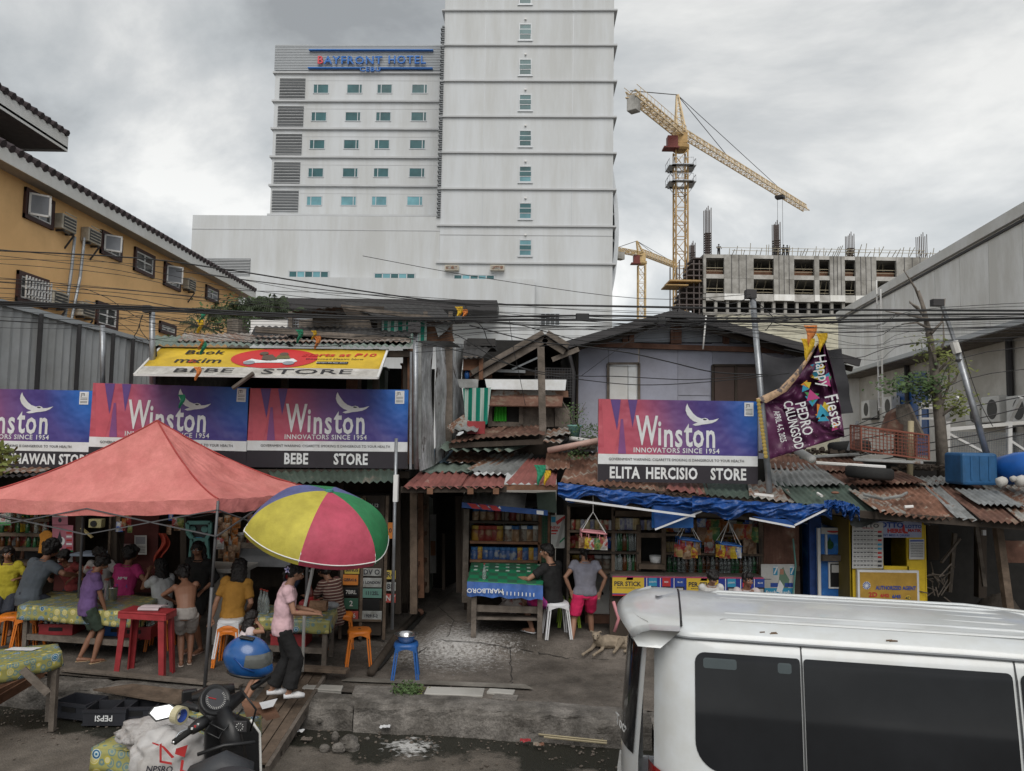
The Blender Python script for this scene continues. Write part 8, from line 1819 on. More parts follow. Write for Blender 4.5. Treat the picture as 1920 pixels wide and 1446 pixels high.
 p=L_[0].lerp(L_[1],.42);bottle_crate('red crate holding clear bottles under the umbrella table',Vector((p.x,p.y+.22,.45)),0,M_.red,seed=5,bot=1)
 p=G(553,1150,zb)
 TH(MB().lathe([(.13,0),(.16,.03),(.165,.03),(.135,.005)],Vector((p.x,p.y,zb)),20),'plate',mat('pink_plate',(.55,.04,.20),.4),'bright pink plastic plate below the girl\'s hands','plate',smooth=True)
 p=G(580,1139,zb);k=MB().bx(p.x-.12,p.x+.12,p.y-.08,p.y+.08,zb,zb+.09);TH(k,'plastic_tray',M_.red,'red plastic caddy behind the pink plate','box',bev=.01)
 p=G(590,1147,zb);t=thing('paper_bag','crumpled brown paper bag lying on the umbrella table','bag',Vector((p.x,p.y,zb)));k=MB()
 def f(u,v):a=u*2*math.pi;rr=.085*(1+.25*noise.noise(Vector((math.cos(a)*2,math.sin(a)*2,v*4))));return Vector((p.x-.06+.22*v,p.y+rr*math.cos(a)*.8,zb+.075+rr*math.sin(a)*.8))
 B(k.grid(f,14,8),'paper',mat('brown_paper',(.26,.15,.09),.9,var=.2),t)
 TH(MB().ell(G(620,1141,zb)+Vector((0,0,.04)),(.12,.08,.05),12),'clear_plastic_bag',mat('clear_bag',(.45,.46,.48),.25,trans=.4,bump=.8,scale=10),'clear plastic bag at the right end of the umbrella table','bag',smooth=True)
 so=proto_bottle('soda_bottle',mat('cola_plastic',(.12,.02,.015),.2,spec=.7),lids['red']);so.matrix_basis=TM(G(578,1141,zb)+Vector((0,.04,0)),0,1.5);RT[so.name]=so.matrix_basis.copy();reg(so,'red soda bottle with white label on the umbrella table','bottle');B(MB().lathe([(.0352,.05),(.0352,.10)],n=10),'bottle_label',INKR,so,local=True)
 jg=thing('glass_jug','empty clear glass jug behind the pink shirt girl\'s hands','jug',G(541,1137,zb));q=G(541,1137,zb);B(MB().lathe([(.065,0),(.07,.02),(.07,.14),(.035,.19),(.035,.22)],q,14),'body',M_.glassclear,jg,smooth=True)
 for i,x in enumerate((488,494,499)):put(BT[0],G(x,1146+2*i,zb),'clear empty bottle clustered at the left end of the umbrella table','bottles at the left end of the umbrella table','bottle',0,1.15)
furniture()
def stool(label,p,rz,m,h=.45,tilt=None,group='plastic stools',w=.145,m2=None):
 t=thing('plastic_stool',label,'stool',p,rz,group);A=RT[t.name]
 seat=MB(A);n=20;R1=lambda a:w/max(abs(math.cos(a)),abs(math.sin(a)))**.55
 rings=[(0,h),(.45,h-.004),(.9,h),(1.0,h-.012),(1.04,h-.035),(1.02,h-.05)];prev=None
 for s_,z in rings:
  if s_==0:prev=[seat.av((0,0,z))];continue
  ring=[seat.av((R1(2*math.pi*i/n)*s_*math.cos(2*math.pi*i/n),R1(2*math.pi*i/n)*s_*math.sin(2*math.pi*i/n),z))for i in range(n)]
  if len(prev)==1:[seat.af(prev[0],ring[i],ring[(i+1)%n])for i in range(n)]
  else:[seat.af(prev[i],ring[i],ring[(i+1)%n],prev[(i+1)%n])for i in range(n)]
  prev=ring
 B(seat,'seat',m,t,smooth=True);B(MB(A).lathe([(.02,h-.003),(.02,h+.001)],n=10),'seat_hole',M_.black,t)
 for sx,sy in((-1,-1),(1,-1),(1,1),(-1,1)):
  k=MB(A);a0=Vector((sx*w*.80,sy*w*.80,h-.02));b0=Vector((sx*w*1.12,sy*w*1.12,0))
  for(ox,oy)in((.0,.030),(.030,.0)):k.beam(a0-Vector((sx*ox,sy*oy,0)),b0-Vector((sx*ox*.8,sy*oy*.8,0)),.016,.034 if ox==0 else.034)
  k.beam(a0,b0,.018);B(k,'leg',m2 if(m2 and sx>0)else m,t)
 for a in range(4):
  q=Matrix.Rotation(a*math.pi/2,4,'Z');k=MB(A@q)
  for i in range(6):
   u0,u1=-1+i/3,-1+(i+1)/3;z0=h-.055-.05*u0*u0;z1=h-.055-.05*u1*u1;k.quad((u0*w*.86,-w*1.0,z0),(u1*w*.86,-w*1.0,z1),(u1*w*.86,-w*.97,h-.03),(u0*w*.86,-w*.97,h-.03))
  B(k,'skirt_arch',m,t)
 return t
def street_things():
 p=at_ground(672,1250);stool('single orange plastic stool standing right of the umbrella table',p,RAD(12),M_.orange,.47)
 p=at_ground(760,1272);p.z=.2;stool('blue plastic stool carrying a steel basin near the kerb',p,RAD(6),M_.blue,.43,m2=None)
 q=p+Vector((0,0,.435));b=thing('steel_basin','shallow stainless steel basin on the blue stool','basin',q);B(MB().lathe([(.08,0),(.125,.05),(.138,.085),(.148,.087),(.148,.091),(.136,.091),(.12,.05),(.076,.006)],q,28,cap=False),'bowl',M_.steelshiny,b,smooth=True);B(MB().lathe([(.0,.012),(.078,.012)],q,20,cap=False),'bottom',M_.steelshiny,b)
 p=at_ground(1043,1193);stool('white plastic stool under the seated man in black',p,RAD(8),M_.whiteplastic,.48,w=.165)
 p=at_ground(1066,1172);stool('lime green stool just visible behind the woman in pink shorts',p,0,mat('lime_plastic',(.28,.42,.03),.5),.40)
 p=at_ground(430,1245)
 for i,(m,lab)in enumerate((('orange','lowest orange stool of the stack under the girl in mustard'),('orange','upper orange stool of the stack under the girl in mustard'),('whiteplastic','white stool on top of the stack under the girl in mustard'))):stool(lab,p+Vector((0,0,.055*i)),RAD(5),M_[m],.46,group='stacked stools under the mustard girl',w=.15-.001*i)
 for px,py,m,lab in((20,1215,'orange','orange-red stool at the left edge behind the near table'),(640,1212,'orange','orange stool under the boy in the striped shirt'),(300,1215,'orange','orange stool half hidden between the red table legs'),(52,1218,'orange','orange stool under the man in slate grey')):stool(lab,at_ground(px,py),.2,M_[m],.45)
 p=at_ground(1122,1163);t=thing('water_dispenser','white standing water dispenser with green water jug on top','water dispenser',p);A=RT[t.name]
 B(MB(A).bx(-.17,.17,-.15,.17,.12,.98),'cabinet',M_.whitetrim,t,bev=.02);B(MB(A).bx(-.13,.13,-.155,-.15,.60,.84),'tap_recess',M_.whiteplastic,t);B(MB(A).bx(-.03,.05,-.20,-.15,.42,.45),'tap',M_.black,t);B(MB(A).bx(-.13,-.07,-.153,-.149,.84,.90),'sticker',PAPER,t);B(MB(A).bx(-.22,.22,-.2,.2,0,.12),'wooden_base',M_.beam,t)
 B(MB(A).lathe([(.09,.98),(.13,1.0),(.13,1.03),(.06,1.04)],n=18),'collar',M_.white,t,smooth=True)
 jug=B(MB(A).lathe([(.045,1.03),(.13,1.07),(.135,1.12),(.128,1.16),(.135,1.20),(.128,1.24),(.135,1.28),(.128,1.32),(.133,1.38),(.12,1.43),(.05,1.45)],n=20),'water_jug',mat('green_jug',(.02,.16,.05),.2,spec=.7,trans=.3),t,smooth=True)
 a,b=G(575,1250,.26),G(440,1440,.05);a2=G(620,1262,.26);dirv=(b-a).normalized();sd=dirv.cross(Vector((0,0,1))).normalized();sd=-sd if sd.x<0 else sd
 t=thing('plank_ramp','weathered plank ramp laid from the pavement down over the drain','ramp',(a+b)/2-Vector((0,0,.1)))
 for i in range(5):
  o=sd*(-.24+.115*i);R=random.Random(i);k=MB().beam(a+o+Vector((0,0,.01*R.random())),b+o+Vector((0,0,.01*R.random()))-dirv*R.uniform(0,.2),.105,.028);B(k,'plank',M_.wood,t,bev=.004)
 for q in(.12,.5,.85):c=a.lerp(b,q)-Vector((0,0,.04));B(MB().beam(c-sd*.32,c+sd*.32,.06,.05),'cleat',M_.darkwood,t)
 B(MB().beam(a+sd*.30-Vector((0,0,.03)),b+sd*.30-Vector((0,0,.03)),.04,.11),'side_board',M_.woodgrey,t)
 TH(MB().beam(G(496,1248,.33),G(652,1258,.33),.14,.04),'loose_plank',M_.wood,'short plank lying across in front of the umbrella table','plank',bev=.004)
 TH(MB().beam(G(120,1255,.24),G(452,1286,.24),.10,.03),'loose_plank',M_.woodgrey,'long flat plank along the pavement edge in front of the tent','plank',bev=.004)
 TH(MB().beam(G(110,1280,.10),G(290,1300,.08),.04,.03),'wooden_batten',M_.wood,'thin pale batten lying below the near left table','stick')
 TH(MB().prism([G(175,1292,.22),G(330,1318,.2),G(400,1300,.22),G(250,1282,.24)],(0,0,-.02)),'plywood_board',M_.wood,'warped brown plywood board over the drain left of the scooter','board')
 t=thing('slat_bin','slanted wooden slat bench below the near left table','bench',G(10,1320,0))
 for i in range(4):B(MB().beam(G(-40,1335-i*17,.2),G(70+i*12,1270-i*9,.3),.02,.10),'slat',M_.woodred,t)
 for px,py,rz,lab,w in((208,1350,3,'dark crate with upside-down PEPSI lettering lying by the kerb','PEPSI'),(150,1338,-14,'dark slatted crate left of the lettered crate, half under the board',None),(262,1345,5,'second dark crate close behind the lettered one',None)):
  p=G(px,py,0);bottle_crate(lab,p,RAD(rz),mat('crate_navy',(.022,.024,.032),.7,grime=.3),word=w)
 for i,(px,py,r_,lab)in enumerate(((655,1393,.095,'largest grey stone of the little heap in the road'),(634,1402,.06,'middle-sized stone left of the largest stone'),(609,1404,.048,'small stone at the left end of the heap'),(629,1382,.035,'small upright pale stone above the heap'),(690,1385,.02,'pebble right of the stone heap'),(600,1352,.03,'small stone among litter in the gutter'))):
  c=G(px,py,r_*.6);k=MB();k.ell(c,(r_,r_*.9,r_*.8),14);k.v=[c+(v-c)*(1+.7*noise.noise((v-c)*11+Vector((i*3,0,0))))for v in k.v]
  if i==3:k.v=[Vector((v.x,v.y,c.z+(v.z-c.z)*2))for v in k.v]
  TH(k,'stone',M_.kerb,lab,'stone',group='stones in the road')
 o=thing('kerb_weed','low leafy weed growing out of the kerb joint','plant',G(765,1322,.05));c=G(762,1325,.06);leafbush(o,c,.22,.24,900,'leaf',size=.026);leafbush(o,c+Vector((.12,.1,.05)),.16,.12,220,'leafyel',size=.018)
 R=random.Random(12);k=MB()
 for i in range(500):
  x=R.uniform(-7,1.3);y=kerbY(x)-abs(R.gauss(0,.5))-.02;s=R.uniform(.008,.03);z=.0-.10*max(0,1-(kerbY(x)+.12-y))**2+.028*noise.noise(Vector((x*.9,y*.9,0)))
  k.box((x,y,z+.012),(s,s*R.uniform(.3,1),s*.35),Matrix.Rotation(R.uniform(0,6),3,'Z'))
 TH(k,'gutter_grit',M_.woodgrey,'small grit and leaf litter scattered along the gutter','litter',kind='stuff')
 k=MB()
 for i in range(260):
  x=R.uniform(-7,6);y=kerbY(x)+.4+R.uniform(0,2.2);s=R.uniform(.006,.022);k.box((x,y,pave_z(x,y)+.005),(s,s*R.uniform(.3,1),s*.4),Matrix.Rotation(R.uniform(0,6),3,'Z'))
 TH(k,'pavement_grit',M_.woodgrey,'small grit scattered on the pavement','litter',kind='stuff')
 for px,py,m,lab in((722,1362,'whiteplastic','crumpled white wrapper in the gutter left of centre'),(810,1353,'white','white foam scrap by the kerb below the weed'),(775,1340,'whiteplastic','small white scrap close under the kerb weed'),(715,1345,'leafyel','yellow fruit peel in the gutter'),(560,1370,'whiteplastic','tiny white paper near the ramp'),(1010,1395,'rustor','pale leaf in the gutter near the van'),(575,1385,'woodgrey','folded brown wrapper beside the ramp'),(985,1388,'red','small reddish scrap near the van'),(1075,1372,'red','flattened dull red cloth near the van bumper')):
  c=G(px,py,.02);k=MB();k.grid(lambda u,v:c+Vector((.11*(u-.5),.08*(v-.5),.02*noise.noise(Vector((u*4,v*4,px))))),6,5);TH(k,'litter_scrap',M_[m],lab,'litter')
 TH(MB().tube([G(560,1318,.02),G(700,1336,.02),G(900,1362,.02),G(1130,1385,.02)],.018,6),'bamboo_pole',mat('bamboo',(.33,.28,.18),.6),'long thin bamboo pole lying along the gutter','pole',smooth=True)
 for i in range(3):TH(MB().tube([G(1000+i*10,1372+i*5,.015),G(1138,1386+i*4,.015)],.010,5),'split_cane',mat('bamboo',(.33,.28,.18),.6),['upper','middle','lower'][i]+' split cane lying at the gutter beside the van','cane',group='split canes in the gutter')
 TH(MB().bx(*(lambda p:(p.x-.14,p.x+.14,p.y-.08,p.y+.08,-.03,.09))(G(912,1350,0))),'broken_block',M_.steeldk,'dark broken block at the foot of the kerb','block',bev=.012)
 t=thing('broken_slab_edge',None,None,G(860,1290,.2));t['kind']='structure'
 for i,(x0,x1,y0,y1,m)in enumerate(((795,905,1287,1300,'conc'),(912,962,1290,1297,'conc'),(922,968,1300,1308,'kerb'),(566,640,1282,1290,'conc'),(660,735,1284,1300,'kerb'))):
  q=[G(x0,y1,.225),G(x1,y1+4,.225),G(x1+4,y0+3,.225),G(x0+6,y0,.225)];B(MB().prism(q,(0,0,-.05)),'broken_slab',M_[m],t,bev=.008)
 k=MB().prism([G(640,1277,.222),G(1000,1292,.222),G(985,1284,.222),G(655,1271,.222)],(0,0,.006));B(k,'trench_dirt',M_.pave,t)
 k=MB().prism([G(688,1255,.232),G(712,1255,.232),G(800,1150,.262),G(792,1146,.262)],(0,0,.008));B(k,'drain_slot',M_.dark,t)
 k=MB().tube([G(695,1262,.25),G(745,1190,.27),G(785,1150,.3)],.05,8);TH(k,'drain_edge_pipe',M_.darkwood,'dark old pipe along the drain slot right of the number plate cabinet','pipe',smooth=True);TH(MB().ell(G(787,1148,.32),(.07,.06,.06),10),'terracotta_pot',M_.beam,'small reddish-brown pot at the foot of the alley post','pot',smooth=True)
 for pts,w in((((1000,1222),(900,1218),(820,1214),(780,1222)),.012),(((955,1220),(960,1262),(955,1288)),.012),(((1140,1232),(1060,1228),(1000,1222)),.010),(((820,1150),(850,1180),(838,1212)),.008)):
  P_=[G(x,y,PZ+.06)for x,y in pts];P_=[Vector((p.x,p.y,pave_z(p.x,p.y)+.003))for p in P_];k=MB()
  Q=[]
  for a,b in zip(P_,P_[1:]):Q+=[a.lerp(b,i/9)+Vector((.03*noise.noise(a*7+Vector((i*2.3,0,0))),.05*noise.noise(b*5+Vector((i*1.7,3,0))),0))for i in range(9)]
  for i,(a,b)in enumerate(zip(Q,Q[1:])):k.beam(a,b,w*(.4+.5*abs(math.sin(i*1.3))),.004)
  B(k,'crack',M_.dark,t)
street_things()
#SCOOTER, HELMET, NEAR TABLE
def near_left():
 zt=.80
 fl,bl=G(172,1402,zt),G(308,1330,zt);br,fr=G(490,1338,zt),G(470,1432,zt)
 t,c,L_=cloth_table('low near table under lemon oilcloth piled with plastic bags, bottom of frame',[(fl.x,fl.y),(fr.x,fr.y),(br.x,br.y),(bl.x,bl.y)],zt,0,.17,seed=4)
 B(MB().bx(L_[0].x,L_[1].x,L_[0].y+.02,L_[0].y+.04,0,zt-.2),'under_table_shade',M_.steeldk,t)  # dark panel stands in for the shade below the drape
 wm=mat('white_sack',(.46,.45,.45),.5,var=.08,grime=.15,gscale=4,bump=.9,bscale=1.2)
 s=thing('plastic_sack','large white plastic sack with red printed squares slumped over the near table','bag',V(320,1445,5.1))
 c0=V(318,1412,5.25)
 def f(u,v):
  th,ph=u*2*math.pi,v*math.pi;d=Vector((math.sin(ph)*math.cos(th),math.sin(ph)*math.sin(th),-math.cos(ph)))
  n_=noise.noise(d*2.2+Vector((3,1,0)))*.28+noise.noise(d*5)*.10;dz=.33 if d.z<0 else.17
  return c0+Vector((d.x*.25*(1+n_),d.y*.20*(1+n_),d.z*dz*(1+n_)))
 B(MB().grid(f,48,30),'sack_body',wm,s,smooth=True)
 q=lambda x,y,o=0:V(x,y,5.02-o)
 for pts in([(299,1396),(303,1394),(303,1428),(299,1430)],[(299,1396),(308,1400),(327,1420),(322,1422)],[(299,1426),(322,1430),(322,1434),(299,1430)],[(330,1404),(352,1397),(346,1420),(328,1414)],[(340,1425),(345,1426),(342,1444),(350,1446),(349,1449),(337,1446)],[(286,1392),(298,1396),(297,1399),(285,1394)]):B(MB().prism([q(x,y)for x,y in pts],(0,.002,0)),'printed_mark',INKR,s)
 text('NPSRO',q(298,1443),.055,INK,s,bold=.003,shear=.2)
 k=MB();c1=V(300,1372,5.55)
 def g(u,v):
  th,ph=u*2*math.pi,v*math.pi;d=Vector((math.sin(ph)*math.cos(th),math.sin(ph)*math.sin(th),-math.cos(ph)));n_=noise.noise(d*2.6+Vector((9,1,0)))*.35
  return c1+Vector((d.x*.27*(1+n_),d.y*.18*(1+n_),d.z*.10*(1+n_)))
 TH(k.grid(g,40,22),'clear_bag',mat('milky_bag',(.42,.40,.39),.35,var=.1,bump=.9,trans=.15,scale=7),'milky plastic bag lying behind the printed sack','bag',smooth=True)
 c2=V(250,1383,5.6);TH(MB().ell(c2,(.13,.10,.035),16),'flat_bag',wm,'small flat white bag at the left of the printed sack','bag',smooth=True)
 h=thing('motorcycle_helmet','shiny blue full-face helmet with clear visor perched on the scooter handlebar','helmet',V(464,1276,5.35));hc=V(463,1232,5.35)
 hm=mat('helmet_blue',(.01,.085,.29),.28,var=.15,scale=3,spec=.5,coat=.35,grime=.2,gscale=5);k=MB();A=Matrix.Rotation(RAD(8),3,'Y')
 def sh(u,v):
  th,ph=u*2*math.pi,v*math.pi;d=Vector((math.sin(ph)*math.cos(th),math.sin(ph)*math.sin(th),-math.cos(ph)))
  x=d.x*.165;z=d.z*.145;y=d.y*.125
  if d.z<.0 and d.x>0:x+=.06*min(1,-d.z*2)*d.x
  if d.z<-.75:z=-.145*.75-(-d.z-.75)*.02
  if d.x<0 and d.z<0:x*=1-.15*(-d.z)
  return hc+A@Vector((x,y,z))
 B(k.grid(sh,40,26),'shell',hm,h,smooth=True)
 def vis(u,v):
  a=RAD(-125+110*u);e=RAD(-20+48*v);d=Vector((math.cos(a)*math.cos(e),math.sin(a)*math.cos(e),math.sin(e)));return hc+A@Vector((d.x*.172+.006,d.y*.132,d.z*.152-.003))
 def vis2(u,v):
  a=RAD(-82+130*u);e=RAD(-12+(40-16*abs(u-.5))*v);d=Vector((math.cos(a)*math.cos(e),math.sin(a)*math.cos(e),math.sin(e)));return hc+A@Vector((d.x*.176+.004,d.y*.134,d.z*.150-.002))
 B(MB().grid(vis2,20,10),'visor',mat('visor_smoke',(.10,.105,.10),.08,var=.2,spec=.8),h,smooth=True)
 B(MB().tube([hc+A@Vector((.128*math.cos(a)+.018,.085*math.sin(a),-.108))for a in[i*math.pi/12 for i in range(25)]],.012,6,cap=False),'bottom_trim',M_.black,h,smooth=True)
 B(MB().box(hc+A@Vector((-.01,-.04,.140)),(.10,.05,.015),Matrix.Rotation(RAD(10),3,'Y')),'top_vent',M_.black,h,bev=.005)
 B(MB().tube([hc+A@Vector((-.05,-.118,.02)),hc+A@Vector((.02,-.128,-.03)),hc+A@Vector((.10,-.115,-.05))],(.006),5),'crease_line',mat('helmet_dark_blue',(.008,.05,.2),.3),h,smooth=True)
 b=M_.black;t=thing('parked_scooter','black scooter with round speedometer parked beside the near table','scooter',G(430,1520,0)+Vector((0,0,0)))
 LG,RG=V(326,1392,4.9),V(505,1268,5.5);mid=LG.lerp(RG,.5)
 B(MB().tube([LG,LG.lerp(RG,.18)],[.020,.019],10),'left_grip',mat('grip_rubber',(.012,.012,.012),.85,bump=.4,scale=40),t,smooth=True)
 B(MB().ell(LG,.012,8),'bar_end',M_.steelshiny,t,smooth=True)
 B(MB().tube([LG.lerp(RG,.16),LG.lerp(RG,.25),LG.lerp(RG,.33)],[(.030,.034),(.040,.045),(.030,.032)],10),'switch_block',b,t,smooth=True)
 for i in range(3):B(MB().box(LG.lerp(RG,.20+.03*i)+Vector((0,-.045,.012)),(.012,.01,.012)),'switch',M_.whitetrim if i!=1 else INKR,t)
 B(MB().tube([LG.lerp(RG,.3),mid+Vector((0,0,.0)),RG.lerp(LG,.3)],[(.03,.03),(.06,.055),(.035,.03)],12),'handlebar_cover',b,t,smooth=True)
 B(MB().tube([RG.lerp(LG,.2),RG],[.02,.02],10),'right_grip',b,t,smooth=True)
 B(MB().tube([LG.lerp(RG,.24)+Vector((.0,.05,.0)),LG.lerp(RG,.1)+Vector((-.06,.06,-.01)),LG+Vector((-.04,.06,-.03))],[.009,.007,.006],6),'brake_lever',M_.steel,t,smooth=True)
 dn=Vector((.55,-.62,.56)).normalized();dd=V(404,1312,5.15);u_=dn.cross(Vector((0,0,1))).normalized();v_=u_.cross(dn);DM=Matrix(((u_.x,v_.x,dn.x),(u_.y,v_.y,dn.y),(u_.z,v_.z,dn.z)))
 B(MB().lathe([(.095,-.07),(.105,0),(.095,.012),(.085,.005)],dd,24,DM),'instrument_pod',b,t,smooth=True);B(MB().lathe([(.070,.008),(.070,.010)],dd,24,DM),'speedometer',mat('dial_face',(.05,.05,.055),.3),t)
 k=MB()
 for i in range(22):a=RAD(-210+i*240/21);k.beam(dd+DM@Vector((.052*math.cos(a),.052*math.sin(a),.012)),dd+DM@Vector((.066*math.cos(a),.066*math.sin(a),.012)),.003)
 B(k,'dial_ticks',PAPER,t);B(MB().beam(dd+DM@Vector((0,0,.013)),dd+DM@Vector((.045,.02,.013)),.005),'dial_needle',INKR,t)
 B(MB().tube([V(360,1308,5.4),V(400,1300,5.45),V(440,1290,5.5)],[(.03,.05),(.06,.08),(.03,.05)],10),'front_cowl',b,t,smooth=True)
 B(MB().box(V(355,1305,5.5),(.10,.05,.09),Matrix.Rotation(RAD(30),3,'Z')),'phone_mount',b,t,bev=.01);B(MB().tube([V(330,1330,5.3),V(352,1322,5.35),V(372,1330,5.2)],[.015,.03,.02],8),'brake_reservoir',b,t,smooth=True)
 for i,(pa,pb,pc)in enumerate((((372,1365),(410,1385),(430,1345)),((380,1350),(420,1370),(455,1330)),((450,1290),(480,1330),(470,1370)))):B(MB().tube([V(*pa,5.1),V(*pb,5.0),V(*pc,5.2)],.007,5),'cable',b,t,smooth=True)
 mc=V(304,1336,5.2);n=Vector((.25,-.85,.45)).normalized();u_=n.cross(Vector((0,0,1))).normalized();v_=u_.cross(n)
 sh_=[(-.075,.0),(-.05,.035),(.04,.045),(.075,.02),(.06,-.03),(-.03,-.045)]
 B(MB().prism([mc+u_*-a*1.2+v_*q_*1.22 for a,q_ in sh_],-n*.02),'mirror_housing',b,t,bev=.004);B(MB().poly([mc+n*.004+u_*-a+v_*q_ for a,q_ in sh_]),'mirror_glass',mat('mirror_glass',(.36,.38,.39),.03,metal=1.0,var=.01),t)
 B(MB().tube([mc-n*.015,V(340,1338,5.25),V(372,1352,5.15)],.007,6),'mirror_stalk',b,t,smooth=True)
 pts=[(385,1368),(400,1345),(440,1340),(470,1352),(486,1376),(488,1450),(470,1530),(400,1530),(384,1450)]
 B(MB().prism([V(x,y,5.05+.003*(x-385))for x,y in pts],(-.03,.05,0)),'leg_shield',b,t,bev=.012);B(MB().tube([V(470,1350,5.22),V(487,1374,5.26),V(489,1446,5.28),V(485,1500,5.28)],.009,6),'cream_edge',M_.whitetrim,t,smooth=True)
 B(MB().tube([V(415,1335,5.15),V(430,1370,5.1),V(440,1430,5.05)],[(.07,.05),(.09,.06),(.10,.07)],10),'steering_column_cover',b,t,smooth=True)
 kp=V(450,1362,5.06);B(MB().box(kp,(.09,.012,.07)),'key_panel',M_.steeldk,t,bev=.004);k=MB()
 for i in range(10):a=i*.628;k.beam(kp+Vector((.018*math.cos(a),-.008,.018*math.sin(a))),kp+Vector((.026*math.cos(a),-.008,.026*math.sin(a))),.004)
 B(k,'key_ring_marks',PAPER,t);B(MB().lathe([(.011,0),(.011,.006)],kp+Vector((0,-.006,0)),10,Matrix.Rotation(RAD(90),3,'X')),'key_slot',M_.steelshiny,t)
 B(MB().tube([V(370,1415,4.9),V(420,1398,4.95),V(478,1392,5.0)],[.012,.014,.012],6),'luggage_hook_bar',b,t,smooth=True)
 sm=mat('seat_vinyl',(.035,.037,.042),.55,bump=.2);
 def seat(u,v):a=u*2*math.pi;s_=math.sin(math.pi*min(1,v*1.0))**.35;c_=V(385,1470,4.5).lerp(V(500,1490,4.1),v);return c_+Vector((0,.16*s_*math.cos(a),.10*s_*math.sin(a)))
 B(MB().grid(seat,18,14),'seat',sm,t,smooth=True);B(MB().tube([V(360,1455,4.7),V(420,1440,4.7),V(470,1450,4.75)],[(.06,.08),(.10,.10),(.06,.09)],12),'seat_nose',sm,t,smooth=True)
 g0=G(430,1560,0);fx=V(400,1446,5.4);
 for(cx,cy,nm)in((fx.x-.25,fx.y+.35,'front'),(fx.x+.75,fx.y-.85,'rear')):
  w=B(MB().tube([(cx+.21*math.cos(a)*.83,cy-.21*math.cos(a)*.55,.25+.21*math.sin(a))for a in[i*math.pi/12 for i in range(25)]],.045,8,cap=False),'wheel',M_.rubber,t,smooth=True);B(MB().tube([(cx-.02,cy-.03,.25),(cx+.02,cy+.03,.25)],.14,16),'rim',M_.steel,w)
 B(MB().tube([(fx.x-.2,fx.y+.3,.3),(fx.x-.05,fx.y+.05,.75),(fx.x,fx.y,.95)],.05,8),'fork',b,t,smooth=True);B(MB().beam((fx.x+.05,fx.y-.1,.35),(fx.x+.65,fx.y-.75,.35),.28,.10),'footboard',b,t,bev=.02);B(MB().beam((fx.x+.4,fx.y-.5,.55),(fx.x+.9,fx.y-1.05,.6),.26,.35),'tail_body',b,t,bev=.05)
 rc=V(336,1341,5.12);tp=thing('tape_roll','cream roll of packing tape hung beside the scooter mirror','tape',rc-Vector((0,0,.06)));d_=Matrix.Rotation(RAD(90),3,'Y')@Matrix.Rotation(RAD(0),3,'X');d_=Matrix.Rotation(RAD(-25),3,'Z')@d_
 B(MB().lathe([(.042,-.028),(.058,-.028),(.058,.028),(.042,.028)],rc,22,d_,cap=False),'tape',mat('tape_cream',(.46,.42,.27),.35),tp,smooth=False);B(MB().lathe([(.042,-.027),(.038,-.027),(.038,.027),(.042,.027)],rc,22,d_,cap=False),'core',INKB,tp)
 tb=V(500,1335,5.9);t2=thing('cardboard_flaps','torn brown cardboard and papers on the plank ramp behind the scooter','cardboard',tb)
 for i,(pts,m)in enumerate((([(452,1312),(490,1318),(500,1340),(462,1345)],'woodred'),([(478,1330),(512,1320),(525,1345),(500,1352)],'woodred'),([(486,1318),(520,1310),(512,1325),(492,1330)],'whiteplastic'))):B(MB().prism([V(x,y,6.3-.1*i+.01*(y-1310)*-1)for x,y in pts],(0,.005,0)),'flap',M_[m],t2)
near_left()
